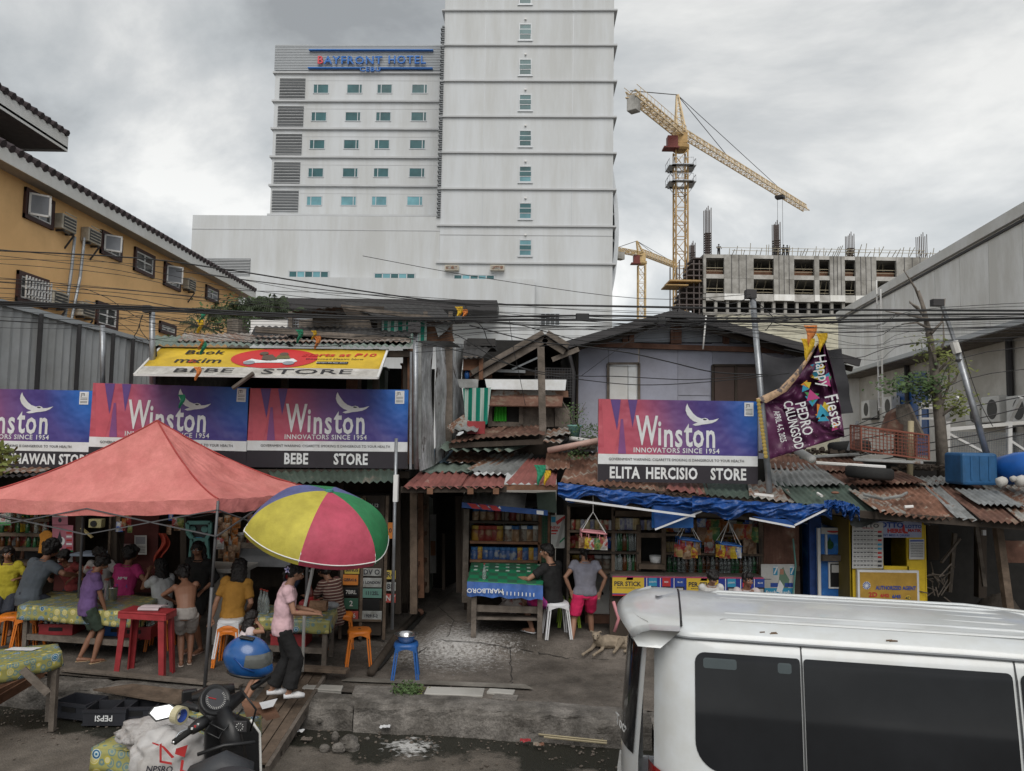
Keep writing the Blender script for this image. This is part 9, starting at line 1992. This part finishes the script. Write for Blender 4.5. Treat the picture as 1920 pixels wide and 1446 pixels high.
#WHITE VAN
def van():
 rz=RAD(-11.5);O=V(1226,1186,4.72);O=Vector((O.x,O.y,0))
 A=Matrix.Translation(O)@Matrix.Rotation(rz,4,'Z')
 t=thing('white_van','white passenger van with tinted windows parked close at lower right','van',O,rz)
 Ln,W=4.7,1.52;zS=1.885
 paint=mat('van_white_paint',(.56,.585,.60),.28,var=.02,spec=.5,coat=.5,grime=.06,gscale=3);gl=mat('van_tinted_glass',(.012,.013,.015),.09,var=.3,scale=1.5,spec=.28)
 sec=[(.03,.28),(.0,.45),(-.02,.75),(-.02,1.0),(.0,1.12),(.045,1.45),(.097,1.76),(.118,1.84),(.135,1.868)]
 roof=[(.125,1.872),(.13,1.895),(.165,1.925),(.24,1.945),(.40,1.960),(.62,1.968),(.76,1.970)]
 def prof(x):
  r=max(0,1-(x)/.22);return.16*r*r
 def pt(x,ins,z,side):
  e=prof(x)*(1 if z<1.9 else.8);f=max(0,(x-2.15)/1.5);zz=z-(.30*f*f if z>1.2 else 0);ins2=ins+e+.05*f*f
  y=ins2 if side==0 else W-ins2;return(x-.0,y,zz)
 xs=[0,.02,.06,.12,.22,.4,.8,1.3,1.8,2.4,3.0,3.5,3.9,4.3,4.6,4.7]
 for sd in(0,1):
  k=MB(A);g=[[k.av(pt(x,i,z,sd))for x in xs]for i,z in sec]
  for a,b in zip(g,g[1:]):
   for i in range(len(xs)-1):k.af(a[i],a[i+1],b[i+1],b[i])
  B(k,'side_panel',paint,t,smooth=True)
 k=MB(A);full=[(i,z,0)for i,z in roof]+[(i,z,1)for i,z in roof[::-1][1:]]
 g=[[k.av(pt(x,i,z,s))for x in xs]for i,z,s in full]
 for a,b in zip(g,g[1:]):
  for i in range(len(xs)-1):k.af(a[i],a[i+1],b[i+1],b[i])
 B(k,'roof',paint,t,smooth=True)
 B(MB(A).tube([pt(x,.118,1.870,0)for x in xs[1:]],.008,5),'roof_gutter',mat('gutter_shadow',(.16,.17,.18),.5),t,smooth=True)
 for yy in(.32,.48,.64,.80,.96,1.12,1.26):
  zz=1.940+.030*(1-((yy-.76)/.76)**2)**.5-.006;k=MB(A);xr=[.42+.02*(i)for i in range(1)]+[.42,.46,.6,1,1.6,2.2,2.8,3.2,3.26];
  k.tube([(x,yy,pt(x,.4,zz,0)[2]+(-.004 if.45<x<2.65 else-.014))for x in(.42,.47,.8,1.3,1.8,2.2,2.6,2.7)],[(.030,.009)]*8,8,side=(0,1,0));B(k,'roof_rib',paint,t,smooth=True)
 bul=lambda y,z:-.17*(1-abs((y-.76)/.65)**3.2)-.06*(1-min(1,max(0,(z-1.1)/.8)))if abs(y-.76)<.65 else 0
 ys=[.16+(1.20)*i/16 for i in range(17)];zs=[.3,.6,.9,1.1,1.3,1.5,1.7,1.8,1.86,1.95]
 k=MB(A);g=[[k.av((bul(y,z),y,z))for y in ys]for z in zs]
 for a,b in zip(g,g[1:]):
  for i in range(16):k.af(a[i],a[i+1],b[i+1],b[i])
 B(k,'tailgate',paint,t,smooth=True)
 k=MB(A);ys2=[.20+1.12*i/16 for i in range(17)];zs2=[1.10,1.2,1.35,1.5,1.65,1.78]
 g=[[k.av((bul(y,z)-.008,y,z))for y in ys2]for z in zs2]
 for a,b in zip(g,g[1:]):
  for i in range(16):k.af(a[i],a[i+1],b[i+1],b[i])
 B(k,'rear_window',gl,t,smooth=True)
 text('Toca',A@Vector((bul(.45,1.22)-.015,.42,1.20)),.11,M_.signwhite,t,bold=.003,rot=Matrix.Rotation(rz+RAD(-68),4,'Z'),name='sticker')
 k=MB(A);sp=[]
 for i in range(15):
  y=.055+1.41*i/14;e=abs(y-.76)/.705;bx=-.27+.14*e**2;sp.append([k.av(p)for p in((.16,y,1.962-.04*e**4),(-.02,y,1.965-.045*e**4),(bx+.05,y,1.95-.05*e**4),(bx,y,1.915-.05*e**3),(bx+.03,y,1.875-.06*e**3),(.04,y,1.862-.05*e**4))])
 for a,b in zip(sp,sp[1:]):
  for i in range(5):k.af(a[i],a[i+1],b[i+1],b[i])
 k.af(*sp[0]);k.af(*sp[-1][::-1]);B(k,'spoiler',paint,t,smooth=True)
 B(MB(A).tube([(.17,.16+1.20*i/12,1.930+.036*(1-abs((i-6)/6)**3)+.003)for i in range(13)],.007,5),'spoiler_gap',M_.black,t,smooth=True)
 def side_y(z):
  for(a,za),(b,zb)in zip(sec,sec[1:]):
   if za<=z<=zb:return a+(b-a)*(z-za)/(zb-za)
  return.1
 def patch(x0,x1,z0,z1,r,m,nm,off=.006,rr=None,parent=t):
  rr=rr or(r,)*4;nv,nu=26,16;k=MB(A)
  def ends(z):
   a,b=x0,x1
   for q,top,lf in((rr[0],1,0),(rr[1],1,1),(rr[2],0,1),(rr[3],0,0)):
    d=(z-(z1-q))if top else((z0+q)-z)
    if d>0:c=q-math.sqrt(max(0,q*q-d*d));a,b=(max(a,x0+c),b)if lf else(a,min(b,x1-c))
   return a,b
  def f(u,v):
   v=.5-.5*math.cos(math.pi*v);z=z0+(z1-z0)*v;a,b=ends(z);return(a+(b-a)*u,side_y(z)-off,z)
  return B(k.grid(f,nu,nv),nm,m,parent,smooth=True)
 patch(.25,.87,1.12,1.795,.05,gl,'quarter_window',rr=(.02,.06,.17,.02));patch(.89,2.03,1.12,1.795,.04,gl,'side_window',rr=(.03,.02,.02,.03));patch(2.07,3.0,1.12,1.795,.04,gl,'side_window');patch(3.05,3.75,1.15,1.62,.06,gl,'front_door_window')
 sm=mat('panel_gap',(.05,.052,.055),.6)
 for x in(.88,2.05,3.02):B(MB(A).tube([(x,side_y(z)-.004,z)for z in(.4,.8,1.0,1.13)]+[(x,side_y(z)-.0075,z)for z in(1.14,1.45,1.76)]+[(x,side_y(z)-.003,z)for z in(1.77,1.86)],.0055,5),'door_gap',sm,t)
 B(MB(A).tube([(x,side_y(1.08)-.003,1.085)for x in(.88,1.5,2.05,3.0)],.006,5),'slide_rail',sm,t)
 for x0,x1,m in((.30,.50,'glassgrey'),(.74,.82,'glassgrey')):patch(x0,x1,1.705,1.765,.015,mat('inside_reflection_'+m,(.05,.065,.07)if m=='glassgrey' else(.03,.02,.02),.3),'painted_light_patch',off=.008)  # light patches in the glass, painted as slightly paler strips
 B(MB(A).bx(.30,.42,-.008+side_y(1.35)-.004,side_y(1.35)-.004,1.37,1.40),'latch',M_.black,t)if False else None
 k=MB(A);g=[]
 for z in(.72,.9,1.07):g.append([k.av(p)for p in((-.03-.01,.34,z),(-.045+.01,.22,z),(.0,.13,z),(.06,.035,z),(.15,-.006+.012,z))])
 for a,b in zip(g,g[1:]):
  for i in range(4):k.af(a[i],a[i+1],b[i+1],b[i])
 B(k,'tail_light',mat('tail_lamp_red',(.30,.008,.008),.15,spec=.8,coat=.8),t,smooth=True)
 B(MB(A).bx(-.28,.1,.06,1.46,.30,.62),'rear_bumper',paint,t,bev=.06);B(MB(A).bx(-.26,-.20,.70,1.0,.72,.80),'number_plate',PAPER,t)
 for x in(.95,3.8):
  for y,sg in((.10,-1),(1.42,1)):
   w=B(MB(A).lathe([(.19,-.10),(.31,-.10),(.33,-.07),(.33,.07),(.31,.10),(.19,.10)],(x,y,.33),24,Matrix.Rotation(RAD(90),3,'X')),'wheel',M_.rubber,t,smooth=True);B(MB(A).lathe([(.19,-.08),(.19,.08)],(x,y,.33),18,Matrix.Rotation(RAD(90),3,'X')),'rim',M_.steel,w)
 B(MB(A).bx(.1,4.6,.1,1.42,.25,.40),'floor_pan',M_.black,t);B(MB(A).bx(4.6,4.72,.15,1.36,.3,1.0),'nose',paint,t,bev=.08)
 B(MB(A).bx(.3,2.6,.13,.15,1.0,1.8),'inner_lining',M_.black,t)
 rs=mat('scratch_rust',(.12,.08,.05),.8)
 for x,w in((.68,.055),(1.42,.06)):
  k=MB(A);R=random.Random(int(x*10))
  for i in range(6):a=(x+R.uniform(-w,w),.150+R.uniform(0,.02),1.918+R.uniform(-.01,.008));k.tube([a,(a[0]+R.uniform(.02,.06),a[1]+.004,a[2]+.003)],.0045,4)
  B(k,'rust_scratch',rs,t)
 TH(MB().tube([V(1150,1128,8.2),V(1160,1160,8.2),V(1152,1185,8.2)],.018,6),'stroller_tube',M_.pinkp,'pink curved tube half hidden behind the van rear corner','tube',smooth=True)
van()
#ROOFTOP CLUTTER AT RIGHT
def right_clutter():
 def tyre(label,c,r_,w,A=None):
  t=thing('old_tyre',label,'tyre',c-Vector((0,0,w)),group='old tyres on the right roofs');B(MB().lathe([(r_*.55,-w*.8),(r_*.9,-w),(r_,-w*.6),(r_,w*.6),(r_*.9,w),(r_*.55,w*.8),(r_*.62,0),(r_*.55,-w*.8)],c,30,A,cap=False),'tread',M_.rubber,t,smooth=True);
 tyre('dusty tyre lying flat on the rusty roof below the wire cage',V(1630,887,10.8),.32,.085,Matrix.Rotation(RAD(4),3,'Y'))
 tyre('dark tyre half hidden behind the cage',V(1592,838,12.4),.33,.09,Matrix.Rotation(RAD(-6),3,'Y'))
 t=thing('wire_cage','rust-red wire mesh cage lying on the roof beside the leaning tree','cage',V(1680,862,11.2));m=mat('cage_rust',(.22,.075,.05),.8)
 fl,fr_=V(1615,845,11.0),V(1742,862,11.0);up=Vector((0,0,.36));bk=Vector((.05,.45,.02))
 C8=[fl,fr_,fr_+bk,fl+bk]
 for i in range(4):
  a,b=C8[i],C8[(i+1)%4];k=MB();k.beam(a,b,.02);k.beam(a+up,b+up,.02);k.beam(a,a+up,.02);n=18 if i%2==0 else 7
  for j in range(1,n):k.beam(a.lerp(b,j/n),a.lerp(b,j/n)+up,.006)
  for j in range(1,7):k.beam(a+up*(j/7),b+up*(j/7),.006)
  B(k,'mesh_side',m,t)
 t=thing('blue_tank','square-shouldered blue plastic tank on the roof below the leaning pole','tank',V(1838,905,10.4));A,C=V(1805,903,10.4),V(1871,850,10.4)
 bm=mat('tank_blue',(.02,.10,.24),.55,var=.12,grime=.25,gscale=4);B(MB().bx(A.x,C.x,10.4,10.85,A.z-.05,C.z),'tank_body',bm,t,bev=.04)
 for x in(.25,.5,.75):B(MB().bx(A.x+(C.x-A.x)*x-.012,A.x+(C.x-A.x)*x+.012,10.39,10.4,A.z+.02,C.z-.05),'tank_rib',bm,t)
 t=thing('blue_drum','round bright blue plastic drum lying at the right frame edge','drum',V(1908,900,10.4));c=V(1912,878,10.5);B(MB().lathe([(.10,-.35),(.20,-.33),(.215,-.1),(.225,0),(.215,.1),(.20,.33),(.10,.35)],c,24,Matrix.Rotation(RAD(78),3,'X')@Matrix.Rotation(RAD(20),3,'Y')),'drum_body',mat('drum_blue',(.015,.11,.42),.4,grime=.2),t,smooth=True)
 for px,py,r_,lab in((1878,903,.065,'white plastic jug beside the blue tank'),(1915,902,.075,'cream round container in front of the blue drum'),(1900,898,.04,'small white cup-like jug by the drum')):TH(MB().lathe([(r_*.5,-r_),(r_,-r_*.7),(r_,r_*.5),(r_*.6,r_),(r_*.3,r_*1.1)],V(px,py,10.2),14,Matrix.Rotation(RAD(70),3,'Y')),'plastic_jug',M_.conc_lt,lab,'jug',smooth=True)
 TH(MB().tube([V(1495,845,10.6),V(1524,862,10.3)],.055,14),'white_pipe',M_.whitetrim,'white pipe end sticking out under the party banner','pipe',smooth=True)
 TH(MB().prism([V(1660,810,12.0),V(1692,812,12.0),V(1700,757,12.3),V(1672,775,12.3)],(0,.2,0)),'rusty_drum_piece',M_.rust,'bent rust-red sheet standing behind the wire cage','sheet')
 TH(MB().tube([V(1695,860,12.2),V(1700,800,12.2),V(1693,758,12.2)],[.16,.17,.10],12),'tree_stump',M_.bark,'thick mossy stump with twigs behind the wire cage','stump',smooth=True)
 TH(MB().tube([V(1706,895,11.5),V(1708,790,11.6)],.045,8),'bamboo_post',mat('bamboo',(.33,.28,.18),.6),'pale bamboo post rising right of the cage','post',smooth=True);TH(MB().beam(V(1702,760,11.8),V(1730,820,11.6),.06),'leaning_timber',M_.woodgrey,'grey leaning timber beside the bamboo post','timber')
 rubble('roof_litter',V(1560,850,12.3),1.0,.4,120,'dark litter and boards behind the row roof');rubble('roof_litter',V(1740,880,11.8),.6,.3,90,'bottles and rubbish on the roof under the tree')
 for pts,m in((((1500,858,11.3),(1610,852,11.5)),'galv'),(((1600,862,11.0),(1730,868,10.9)),'galv'),(((1530,868,11.0),(1660,876,10.9)),'white')):TH(MB().tube([V(*pts[0]),V(*pts[1])],.025,6),'loose_pipe',M_[m],{852:'upper grey pipe lying behind the row roof',868:'grey pipe lying below the wire cage',876:'thin white pipe above the flat tyre'}[pts[1][1]],'pipe')
 t=thing('thin_tree','thin half-bare tree with leafy twigs in front of the white shed','tree',V(1768,890,11.9));Y=11.9
 B(MB().tube([V(1770,900,Y),V(1763,800,Y),V(1752,700,Y),V(1745,640,Y),V(1732,580,Y),V(1722,545,Y)],[.10,.085,.07,.05,.035,.02],8),'trunk',M_.bark,t,smooth=True)
 br=[((1735,590),(1712,572),(1705,565)),((1729,570),(1716,540),(1694,506)),((1738,600),(1720,575),(1705,568)),((1746,625),(1765,605),(1772,560)),((1745,600),(1700,590),(1660,584)),((1750,620),(1720,605),(1690,608)),((1758,740),(1740,715),(1738,690)),((1756,700),(1775,680),(1790,665)),((1760,730),(1790,715),(1800,690)),((1762,750),(1740,725),(1700,715)),((1765,780),(1790,760),(1805,740)),((1757,690),(1745,650),(1735,625)),((1765,760),(1780,720),(1778,670)),((1755,680),(1770,640),(1768,600))]
 k=MB()
 for b in br:k.tube([V(x,y,Y+.1*math.sin(x))for x,y in b],[.028,.018,.007],5)
 B(k,'branches',M_.bark,t,smooth=True)
 R=random.Random(31)
 for nm,pts,m,n in(('crown',((1700,712,.35,.12),(1722,722,.30,.10),(1690,728,.3,.08),(1735,710,.25,.12),(1740,735,.2,.12)),'leaf',700),('crown',((1790,690,.18,.12),(1775,672,.16,.10),(1800,745,.16,.12),(1785,762,.15,.10),(1740,640,.14,.12),(1748,668,.12,.10),(1770,720,.2,.2),(1735,752,.2,.08),(1795,770,.12,.08)),'leafyel',650)):
  k=MB()
  for i in range(n):
   cx,cy,rx,rz_=pts[i%len(pts)];c=V(cx,cy,Y);p=c+Vector((R.gauss(0,rx*.55),R.gauss(0,.18),R.gauss(0,rz_*.55)));s=R.uniform(.05,.10);d=Vector((R.uniform(-1,1),R.uniform(-1,1),R.uniform(-.7,.2))).normalized();e=d.orthogonal().normalized();k.poly([p,p+d*s*.5+e*s*.28,p+d*s,p+d*s*.5-e*s*.28])
  B(k,nm,M_[m],t)['kind']='stuff'
 t=thing('mesh_fence','white-posted wire mesh fence with barbed strands along the shed yard','fence',V(1840,900,13));fy=12.9
 xs=[1776,1892,2010]
 for x in xs:B(MB().beam(V(x,905,fy),V(x,790,fy),.07),'post',M_.white,t);B(MB().beam(V(x,790,fy),V(x+22,745,fy-.3),.06),'outrigger',M_.white,t)
 B(MB().beam(V(1770,806,fy),V(1892,795,fy),.06),'top_rail',M_.whitetrim,t);B(MB().beam(V(1892,795,fy),V(2010,785,fy),.06),'top_rail',M_.whitetrim,t);B(MB().beam(V(1776,812,fy),V(1860,856,fy),.04),'brace',M_.white,t);B(MB().beam(V(1892,825,fy),V(1960,870,fy),.04),'brace',M_.white,t)
 k=MB();a,b=V(1776,810,fy),V(1985,905,fy)
 for i in range(66):x=a.x+(b.x-a.x)*i/65;k.beam((x,fy,a.z),(x,fy,b.z),.007)
 for i in range(28):z=b.z+(a.z-b.z)*i/27;k.beam((a.x,fy,z),(b.x,fy,z),.007)
 B(k,'wire_mesh',M_.steel,t)['kind']='stuff'
 for i,(ya,yb)in enumerate(((745,728),(770,745),(800,780),(815,800))):B(MB().tube([V(1580,ya+60,fy-.4),V(1700,ya+38,fy-.3),V(1830,ya+16,fy-.3),V(2000,yb,fy-.3)],.009,4),'barbed_strand',M_.steeldk,t)
 B(MB().beam(V(1720,757,12.8),V(1760,757,12.8),.04),'landing_rail',M_.white,t)
 k=MB()
 for a,b in(((1725,757),(1725,800)),((1757,757),(1757,800)),((1725,785),(1757,785)),((1725,765),(1757,765))):k.beam(V(*a,12.8),V(*b,12.8),.035)
 B(k,'landing_guard',M_.white,t)
 TH(MB().beam(V(1590,845,11.8),V(1608,790,11.9),.03),'stay_rod',M_.steel,'thin grey rod leaning left of the wire cage','rod')
right_clutter()
#PALM / BUSH BEHIND THE STORE
def greenery():
 R=random.Random(77)
 t=thing('palm_clump','dark drooping palm clump between the ochre building and the store roof','tree',V(430,640,19))
 k=MB()
 for(cx,cy,n,L_)in((400,588,16,.75),(440,590,18,.75),(470,575,18,.7),(515,577,16,.8),(545,590,14,.6),(370,612,12,.6),(500,600,14,.7)):
  c=V(cx,cy,18.5+R.random())
  for i in range(n):
   a=R.uniform(0,6.283);el=R.uniform(.1,1.1);d=Vector((math.cos(a)*math.cos(el),math.sin(a)*math.cos(el)*.7,math.sin(el)));prev=c;nseg=6
   for s_ in range(nseg):
    q=c+d*L_*(s_+1)/nseg+Vector((0,0,-.5*L_*((s_+1)/nseg)**2));k.beam(prev,q,.012)
    dd=(q-prev).normalized();sd=dd.cross(Vector((0,0,1))).normalized()
    for sg in(-1,1):
     for h_ in(0,.5):m_=prev.lerp(q,h_);e=m_+sd*sg*.16*(1-s_/8)+Vector((0,0,-.10))+dd*.08;k.poly([m_,m_+dd*.03,e])
    prev=q
 B(k,'fronds',M_.palm,t)['kind']='stuff';B(MB().tube([V(440,720,19),V(440,600,19)],.2,8),'trunk',M_.bark,t)
 t=thing('broadleaf_tree','dark bushy tree beyond the ochre wall end','tree',V(470,640,21));k=MB()
 for i in range(1500):
  c=V(R.gauss(455,38),R.gauss(592,16),20.5+R.random()*1.5);s=R.uniform(.06,.14);d=Vector((R.uniform(-1,1),R.uniform(-1,1),R.uniform(-1,.5))).normalized();e=d.orthogonal().normalized();k.poly([c,c+d*s*.5+e*s*.3,c+d*s,c+d*s*.5-e*s*.3])
 B(k,'crown',M_.leaf,t)['kind']='stuff';B(MB().tube([V(460,740,21),V(455,600,21)],[.25,.12],8),'trunk',M_.bark,t)
 o=thing('edge_shrub','light green leafy shrub at the left frame edge before the leftmost sign','plant',V(0,900,9.4));leafbush(o,V(-2,885,9.4),.22,.32,170,'leafyel',size=.07)
greenery()
#POLES AND CABLES
def lines():
 def pole(lab,a,b,r_,m='steel',nm='utility_pole',extra=None,grp=None):
  t=thing(nm,lab,'pole',V(*a),group=grp);B(MB().tube([V(*a),V(*b)],r_,10),'shaft',M_[m],t,smooth=True);return t
 t=pole('grey metal pole with a bracket at its head rising right of the corner store',(780,880,10.3),(779,618,10.3),.035);B(MB().tube([V(770,880,10.35),V(771,660,10.35)],.02,8),'conduit',M_.steel,t);B(MB().box(V(777,615,10.25),(.16,.12,.14)),'cable_bracket',M_.steeldk,t)
 t=pole('galvanised pole at the left corner of the store roof',(286,720,10.3),(285,577,10.3),.04);B(MB().box(V(277,580,10.25),(.1,.1,.1)),'insulator',M_.steeldk,t);B(MB().tube([V(292,720,10.4),V(290,655,10.4)],.03,8),'conduit',M_.steeldk,t)
 pole('short galvanised pole in front of the sheet metal fence',(193,730,10.7),(192,610,10.7),.035)
 pole('slim pole standing before the BEBE sign lower edge down to the pavement',(735,1180,9.9),(743,822,9.9),.022,'steel');B_=MB().bx(V(739,935,9.8).x,V(747,935,9.8).x,9.7,9.8,V(740,940,9.8).z,V(740,890,9.8).z);TH(B_,'meter_tube',M_.white,'white tube lamp strapped to the slim pole right of BEBE sign','tube')
 t=pole('tall galvanised pole in front of the lilac house brown doors',(1443,925,9.9),(1411,556,10.3),.042);B(MB().box(V(1407,552,10.3),(.14,.12,.12)),'insulator_head',M_.steeldk,t);
 for yy in(600,650,700):B(MB().lathe([(.046,-.01),(.046,.01)],V(1411+(yy-556)*.095,yy,10.3-.001*(yy-556)),10),'clamp_band',M_.steeldk,t)
 t=pole('leaning steel pole with bent cable head beside the thin tree',(1851,855,10.8),(1790,640,11.0),.045);B(MB().tube([V(1790,640,11.0),V(1776,600,11.0),V(1763,565,11.0)],.03,8),'upper_tube',M_.steel,t);B(MB().box(V(1757,568,11.0),(.16,.10,.10)),'insulator_head',M_.steeldk,t);B(MB().tube([V(1788,640,10.95),V(1795,662,10.95)],.06,8),'tape_wrap',M_.whitetrim,t);B(MB().lathe([(.05,-.015),(.05,.015)],V(1798,676,10.97),10),'clamp_band',M_.steeldk,t)
 pole('thin white rod hanging over the lilac gable',(1318,655,10.6),(1324,592,10.6),.012,'whitetrim')
 R=random.Random(5)
 G_='overhead cables'
 def cable(pts,Y,r_,lab,Y2=None):
  Y2=Y if Y2 is None else Y2;n=len(pts)-1;P_=[V(x,y,Y+(Y2-Y)*i/n)for i,(x,y)in enumerate(pts)]
  out=[]
  for i in range(n):
   p0,p1,p2,p3=P_[max(0,i-1)],P_[i],P_[i+1],P_[min(n,i+2)]
   for s_ in range(5):q=s_/5;out.append(.5*((2*p1)+(p2-p0)*q+(2*p0-5*p1+4*p2-p3)*q*q+(3*p1-p0-3*p2+p3)*q**3))
  out.append(P_[-1]);TH(MB().tube(out,r_,5),'overhead_cable',M_.cable,lab,'cable',group=G_,smooth=True)
 LT='thick black overhead cable crossing the whole street view';LN='thin black overhead cable crossing the street view';LD='thin service wire drooping among the shack roofs'
 cable([(-380,553),(250,575),(520,588),(780,596),(1100,592),(1400,597),(1700,590),(2450,588)],9.0,.013,'thick trunk cable, upper of the pair crossing above the yellow awning')
 cable([(-380,556),(250,579),(520,592),(780,598),(1100,600),(1400,603),(1620,603),(2450,586)],9.05,.014,'heaviest trunk cable, lower of the pair crossing above the yellow awning')
 cable([(-380,560),(260,582),(520,594),(860,600),(1150,601),(1500,600),(2450,592)],8.9,.009,'medium cable tucked just below the heavy pair over the awning')
 cable([(-380,455),(200,480),(420,505),(640,540),(860,568),(1100,574),(1500,580),(2450,584)],9.0,.009,'cable descending rightwards from the ochre building upper windows to the bundle')
 cable([(840,570),(1100,573),(1380,578),(1640,582),(2450,586)],9.0,.009,'straight cable running right from the dark canopy end over the lilac gable')
 ys=[(430,520,575,612),(440,530,560,600),(470,540,580,604),(492,555,585,620),(500,560,600,606),(512,556,590,612),(520,575,602,616),(535,590,604,614),(545,580,600,622),(478,500,570,596),(560,600,612,626),(590,610,606,600)]
 for i,(a,b,c,d)in enumerate(ys):
  j=R.uniform(-6,6);cable([(-380,a+j),(160,(a+b)/2+R.uniform(0,14)),(380,b+j+8),(600,(b+c)/2+R.uniform(2,16)),(830,c),(1100,(c+d)/2+R.uniform(-4,10)),(1400,d+R.uniform(-12,6)),(1680,d-6+R.uniform(-10,8)),(2450,590+R.uniform(-6,14))],8.6+R.random()*.9,R.choice([.003,.0035,.004,.005]),LN)
 for i in range(10):
  a=R.uniform(510,600);b=R.uniform(590,650);cable([(-380,a),(110,a+R.uniform(16,30)),(280,578+R.uniform(-6,60)),(450,b-8),(620,b),(779,612+R.uniform(-6,30))],8.8+R.random()*1.2,R.choice([.0028,.0035,.004]),'thin sagging wire over the ochre building and sheet fence',)
 for i in range(7):
  y=600+i*6.5+R.uniform(-3,3);cable([(779,y+R.uniform(10,30)),(900,y+R.uniform(-8,14)),(1060,y+R.uniform(0,12)),(1240,y+R.uniform(-6,10)),(1412,y+R.uniform(-30,0))],9.3+R.random()*.8,R.choice([.0028,.0035]),'thin wire strung between the store pole and the lilac house pole')
 for i in range(8):
  y=608+i*9;cable([(1411,y-30),(1520,y-14+R.uniform(-8,8)),(1640,y+R.uniform(-14,6)),(1770,y-30+R.uniform(-10,10)),(2450,y-60+i*5)],9.6+R.random()*.8,R.choice([.0028,.0035,.004]),'thin wire strung from the lilac house pole towards the right edge')
 cable([(780,600),(860,630),(930,672),(1010,700),(1090,712),(1200,722),(1330,716),(1480,700)],9.6,.006,LD);cable([(780,640),(900,668),(1000,695),(1085,705),(1160,706),(1300,712),(1430,702)],9.7,.006,LD)
 cable([(880,610),(1000,640),(1080,648),(1180,662),(1260,680),(1340,698),(1440,703)],9.5,.008,LD);cable([(782,612),(950,606),(1100,640),(1200,618),(1420,600)],9.5,.006,LD)
 cable([(872,570),(880,590),(905,615),(915,640),(935,660)],9.4,.006,LD);cable([(955,600),(962,650),(975,710),(985,760)],9.8,.004,LD);cable([(1090,705),(1180,640),(1262,595)],10.0,.004,LD)
 cable([(267,590),(258,620),(252,632),(268,640)],10.0,.006,LD);cable([(268,590),(262,615),(280,640)],10.0,.005,LD);cable([(1412,560),(1440,585),(1450,600),(1435,620)],10.0,.006,LD)
 cable([(1800,640),(1818,700),(1840,760),(1862,800)],10.8,.005,LD);cable([(1600,800),(1750,730),(1850,660),(2450,610)],11.5,.006,LD);cable([(1580,820),(1720,770),(1860,700),(2450,650)],11.6,.006,LD);cable([(1470,655),(1600,672),(1760,640),(2450,612)],11.0,.006,LD)
 cable([(1330,560),(1370,570),(1408,556)],10.2,.006,LD);cable([(330,508),(620,545),(900,575)],9.2,.006,LN);cable([(680,480),(900,520),(1200,560),(1408,552)],9.4,.004,LN)
 for i,(x,y)in enumerate(((1092,595),(860,600),(1240,603))):TH(MB().box(V(x,y,9.0),(.16 if i==0 else.10,.07,.09)),'cable_junction',M_.black,['black junction box on the cables right of the small hotel window','small cable clip near the dark canopy end','cable clip over the lilac gable'][i],'junction box',bev=.01)
 cols=[('yellow',(.60,.38,.02)),('green',(.02,.22,.12)),('orange',(.60,.20,.05))]
 for i,(x,y,q,s_,lab)in enumerate(((374,600,0,1,'yellow pennant hanging on the wires above the store roof left'),(378,585,1,.8,'green pennant above the yellow one on the left wires'),(380,640,1,1,'green pennant at the left edge of the yellow awning'),(376,636,2,.8,'orange pennant tip over the green one on the awning'),(370,688,2,1,'brown-orange pennant hanging over BEBE on the awning'),(561,618,1,1,'green pennant in the middle of the store roof'),(588,620,0,.7,'small yellow pennant on the store roof'),(594,630,2,1,'orange pennant on the store roof edge'),(860,575,0,1,'yellow pennant hanging from the dark canopy end'),(870,580,2,.8,'thin orange pennant beside the yellow one at the canopy'),(1519,610,2,1.6,'red-orange pennant above the party banner knot'),(1514,635,0,1.7,'long yellow pennant left of the party banner knot'),(1540,625,0,1.4,'yellow rag at the party banner knot'),(340,740,1,1.1,'dark green pennant before the bird of the middle sign'),(1012,872,1,1.6,'green rag lying on the red roof'),(1024,882,0,1.2,'yellow rag hanging from the green rag on the red roof'))):
  c=V(x,y,9.3 if y<700 else(10.2 if y<800 else 10.15));w=.05*s_;m=mat('pennant_'+cols[q][0],cols[q][1],.7);k=MB()
  k.grid(lambda u,v:c+Vector(((u-.5)*2*w*(1-v*.9)+.02*math.sin(v*5),.02*math.sin(u*5+v*4),-.17*s_*v)),4,6);TH(k,'pennant',m,lab,'pennant',group='festival pennants')
lines()
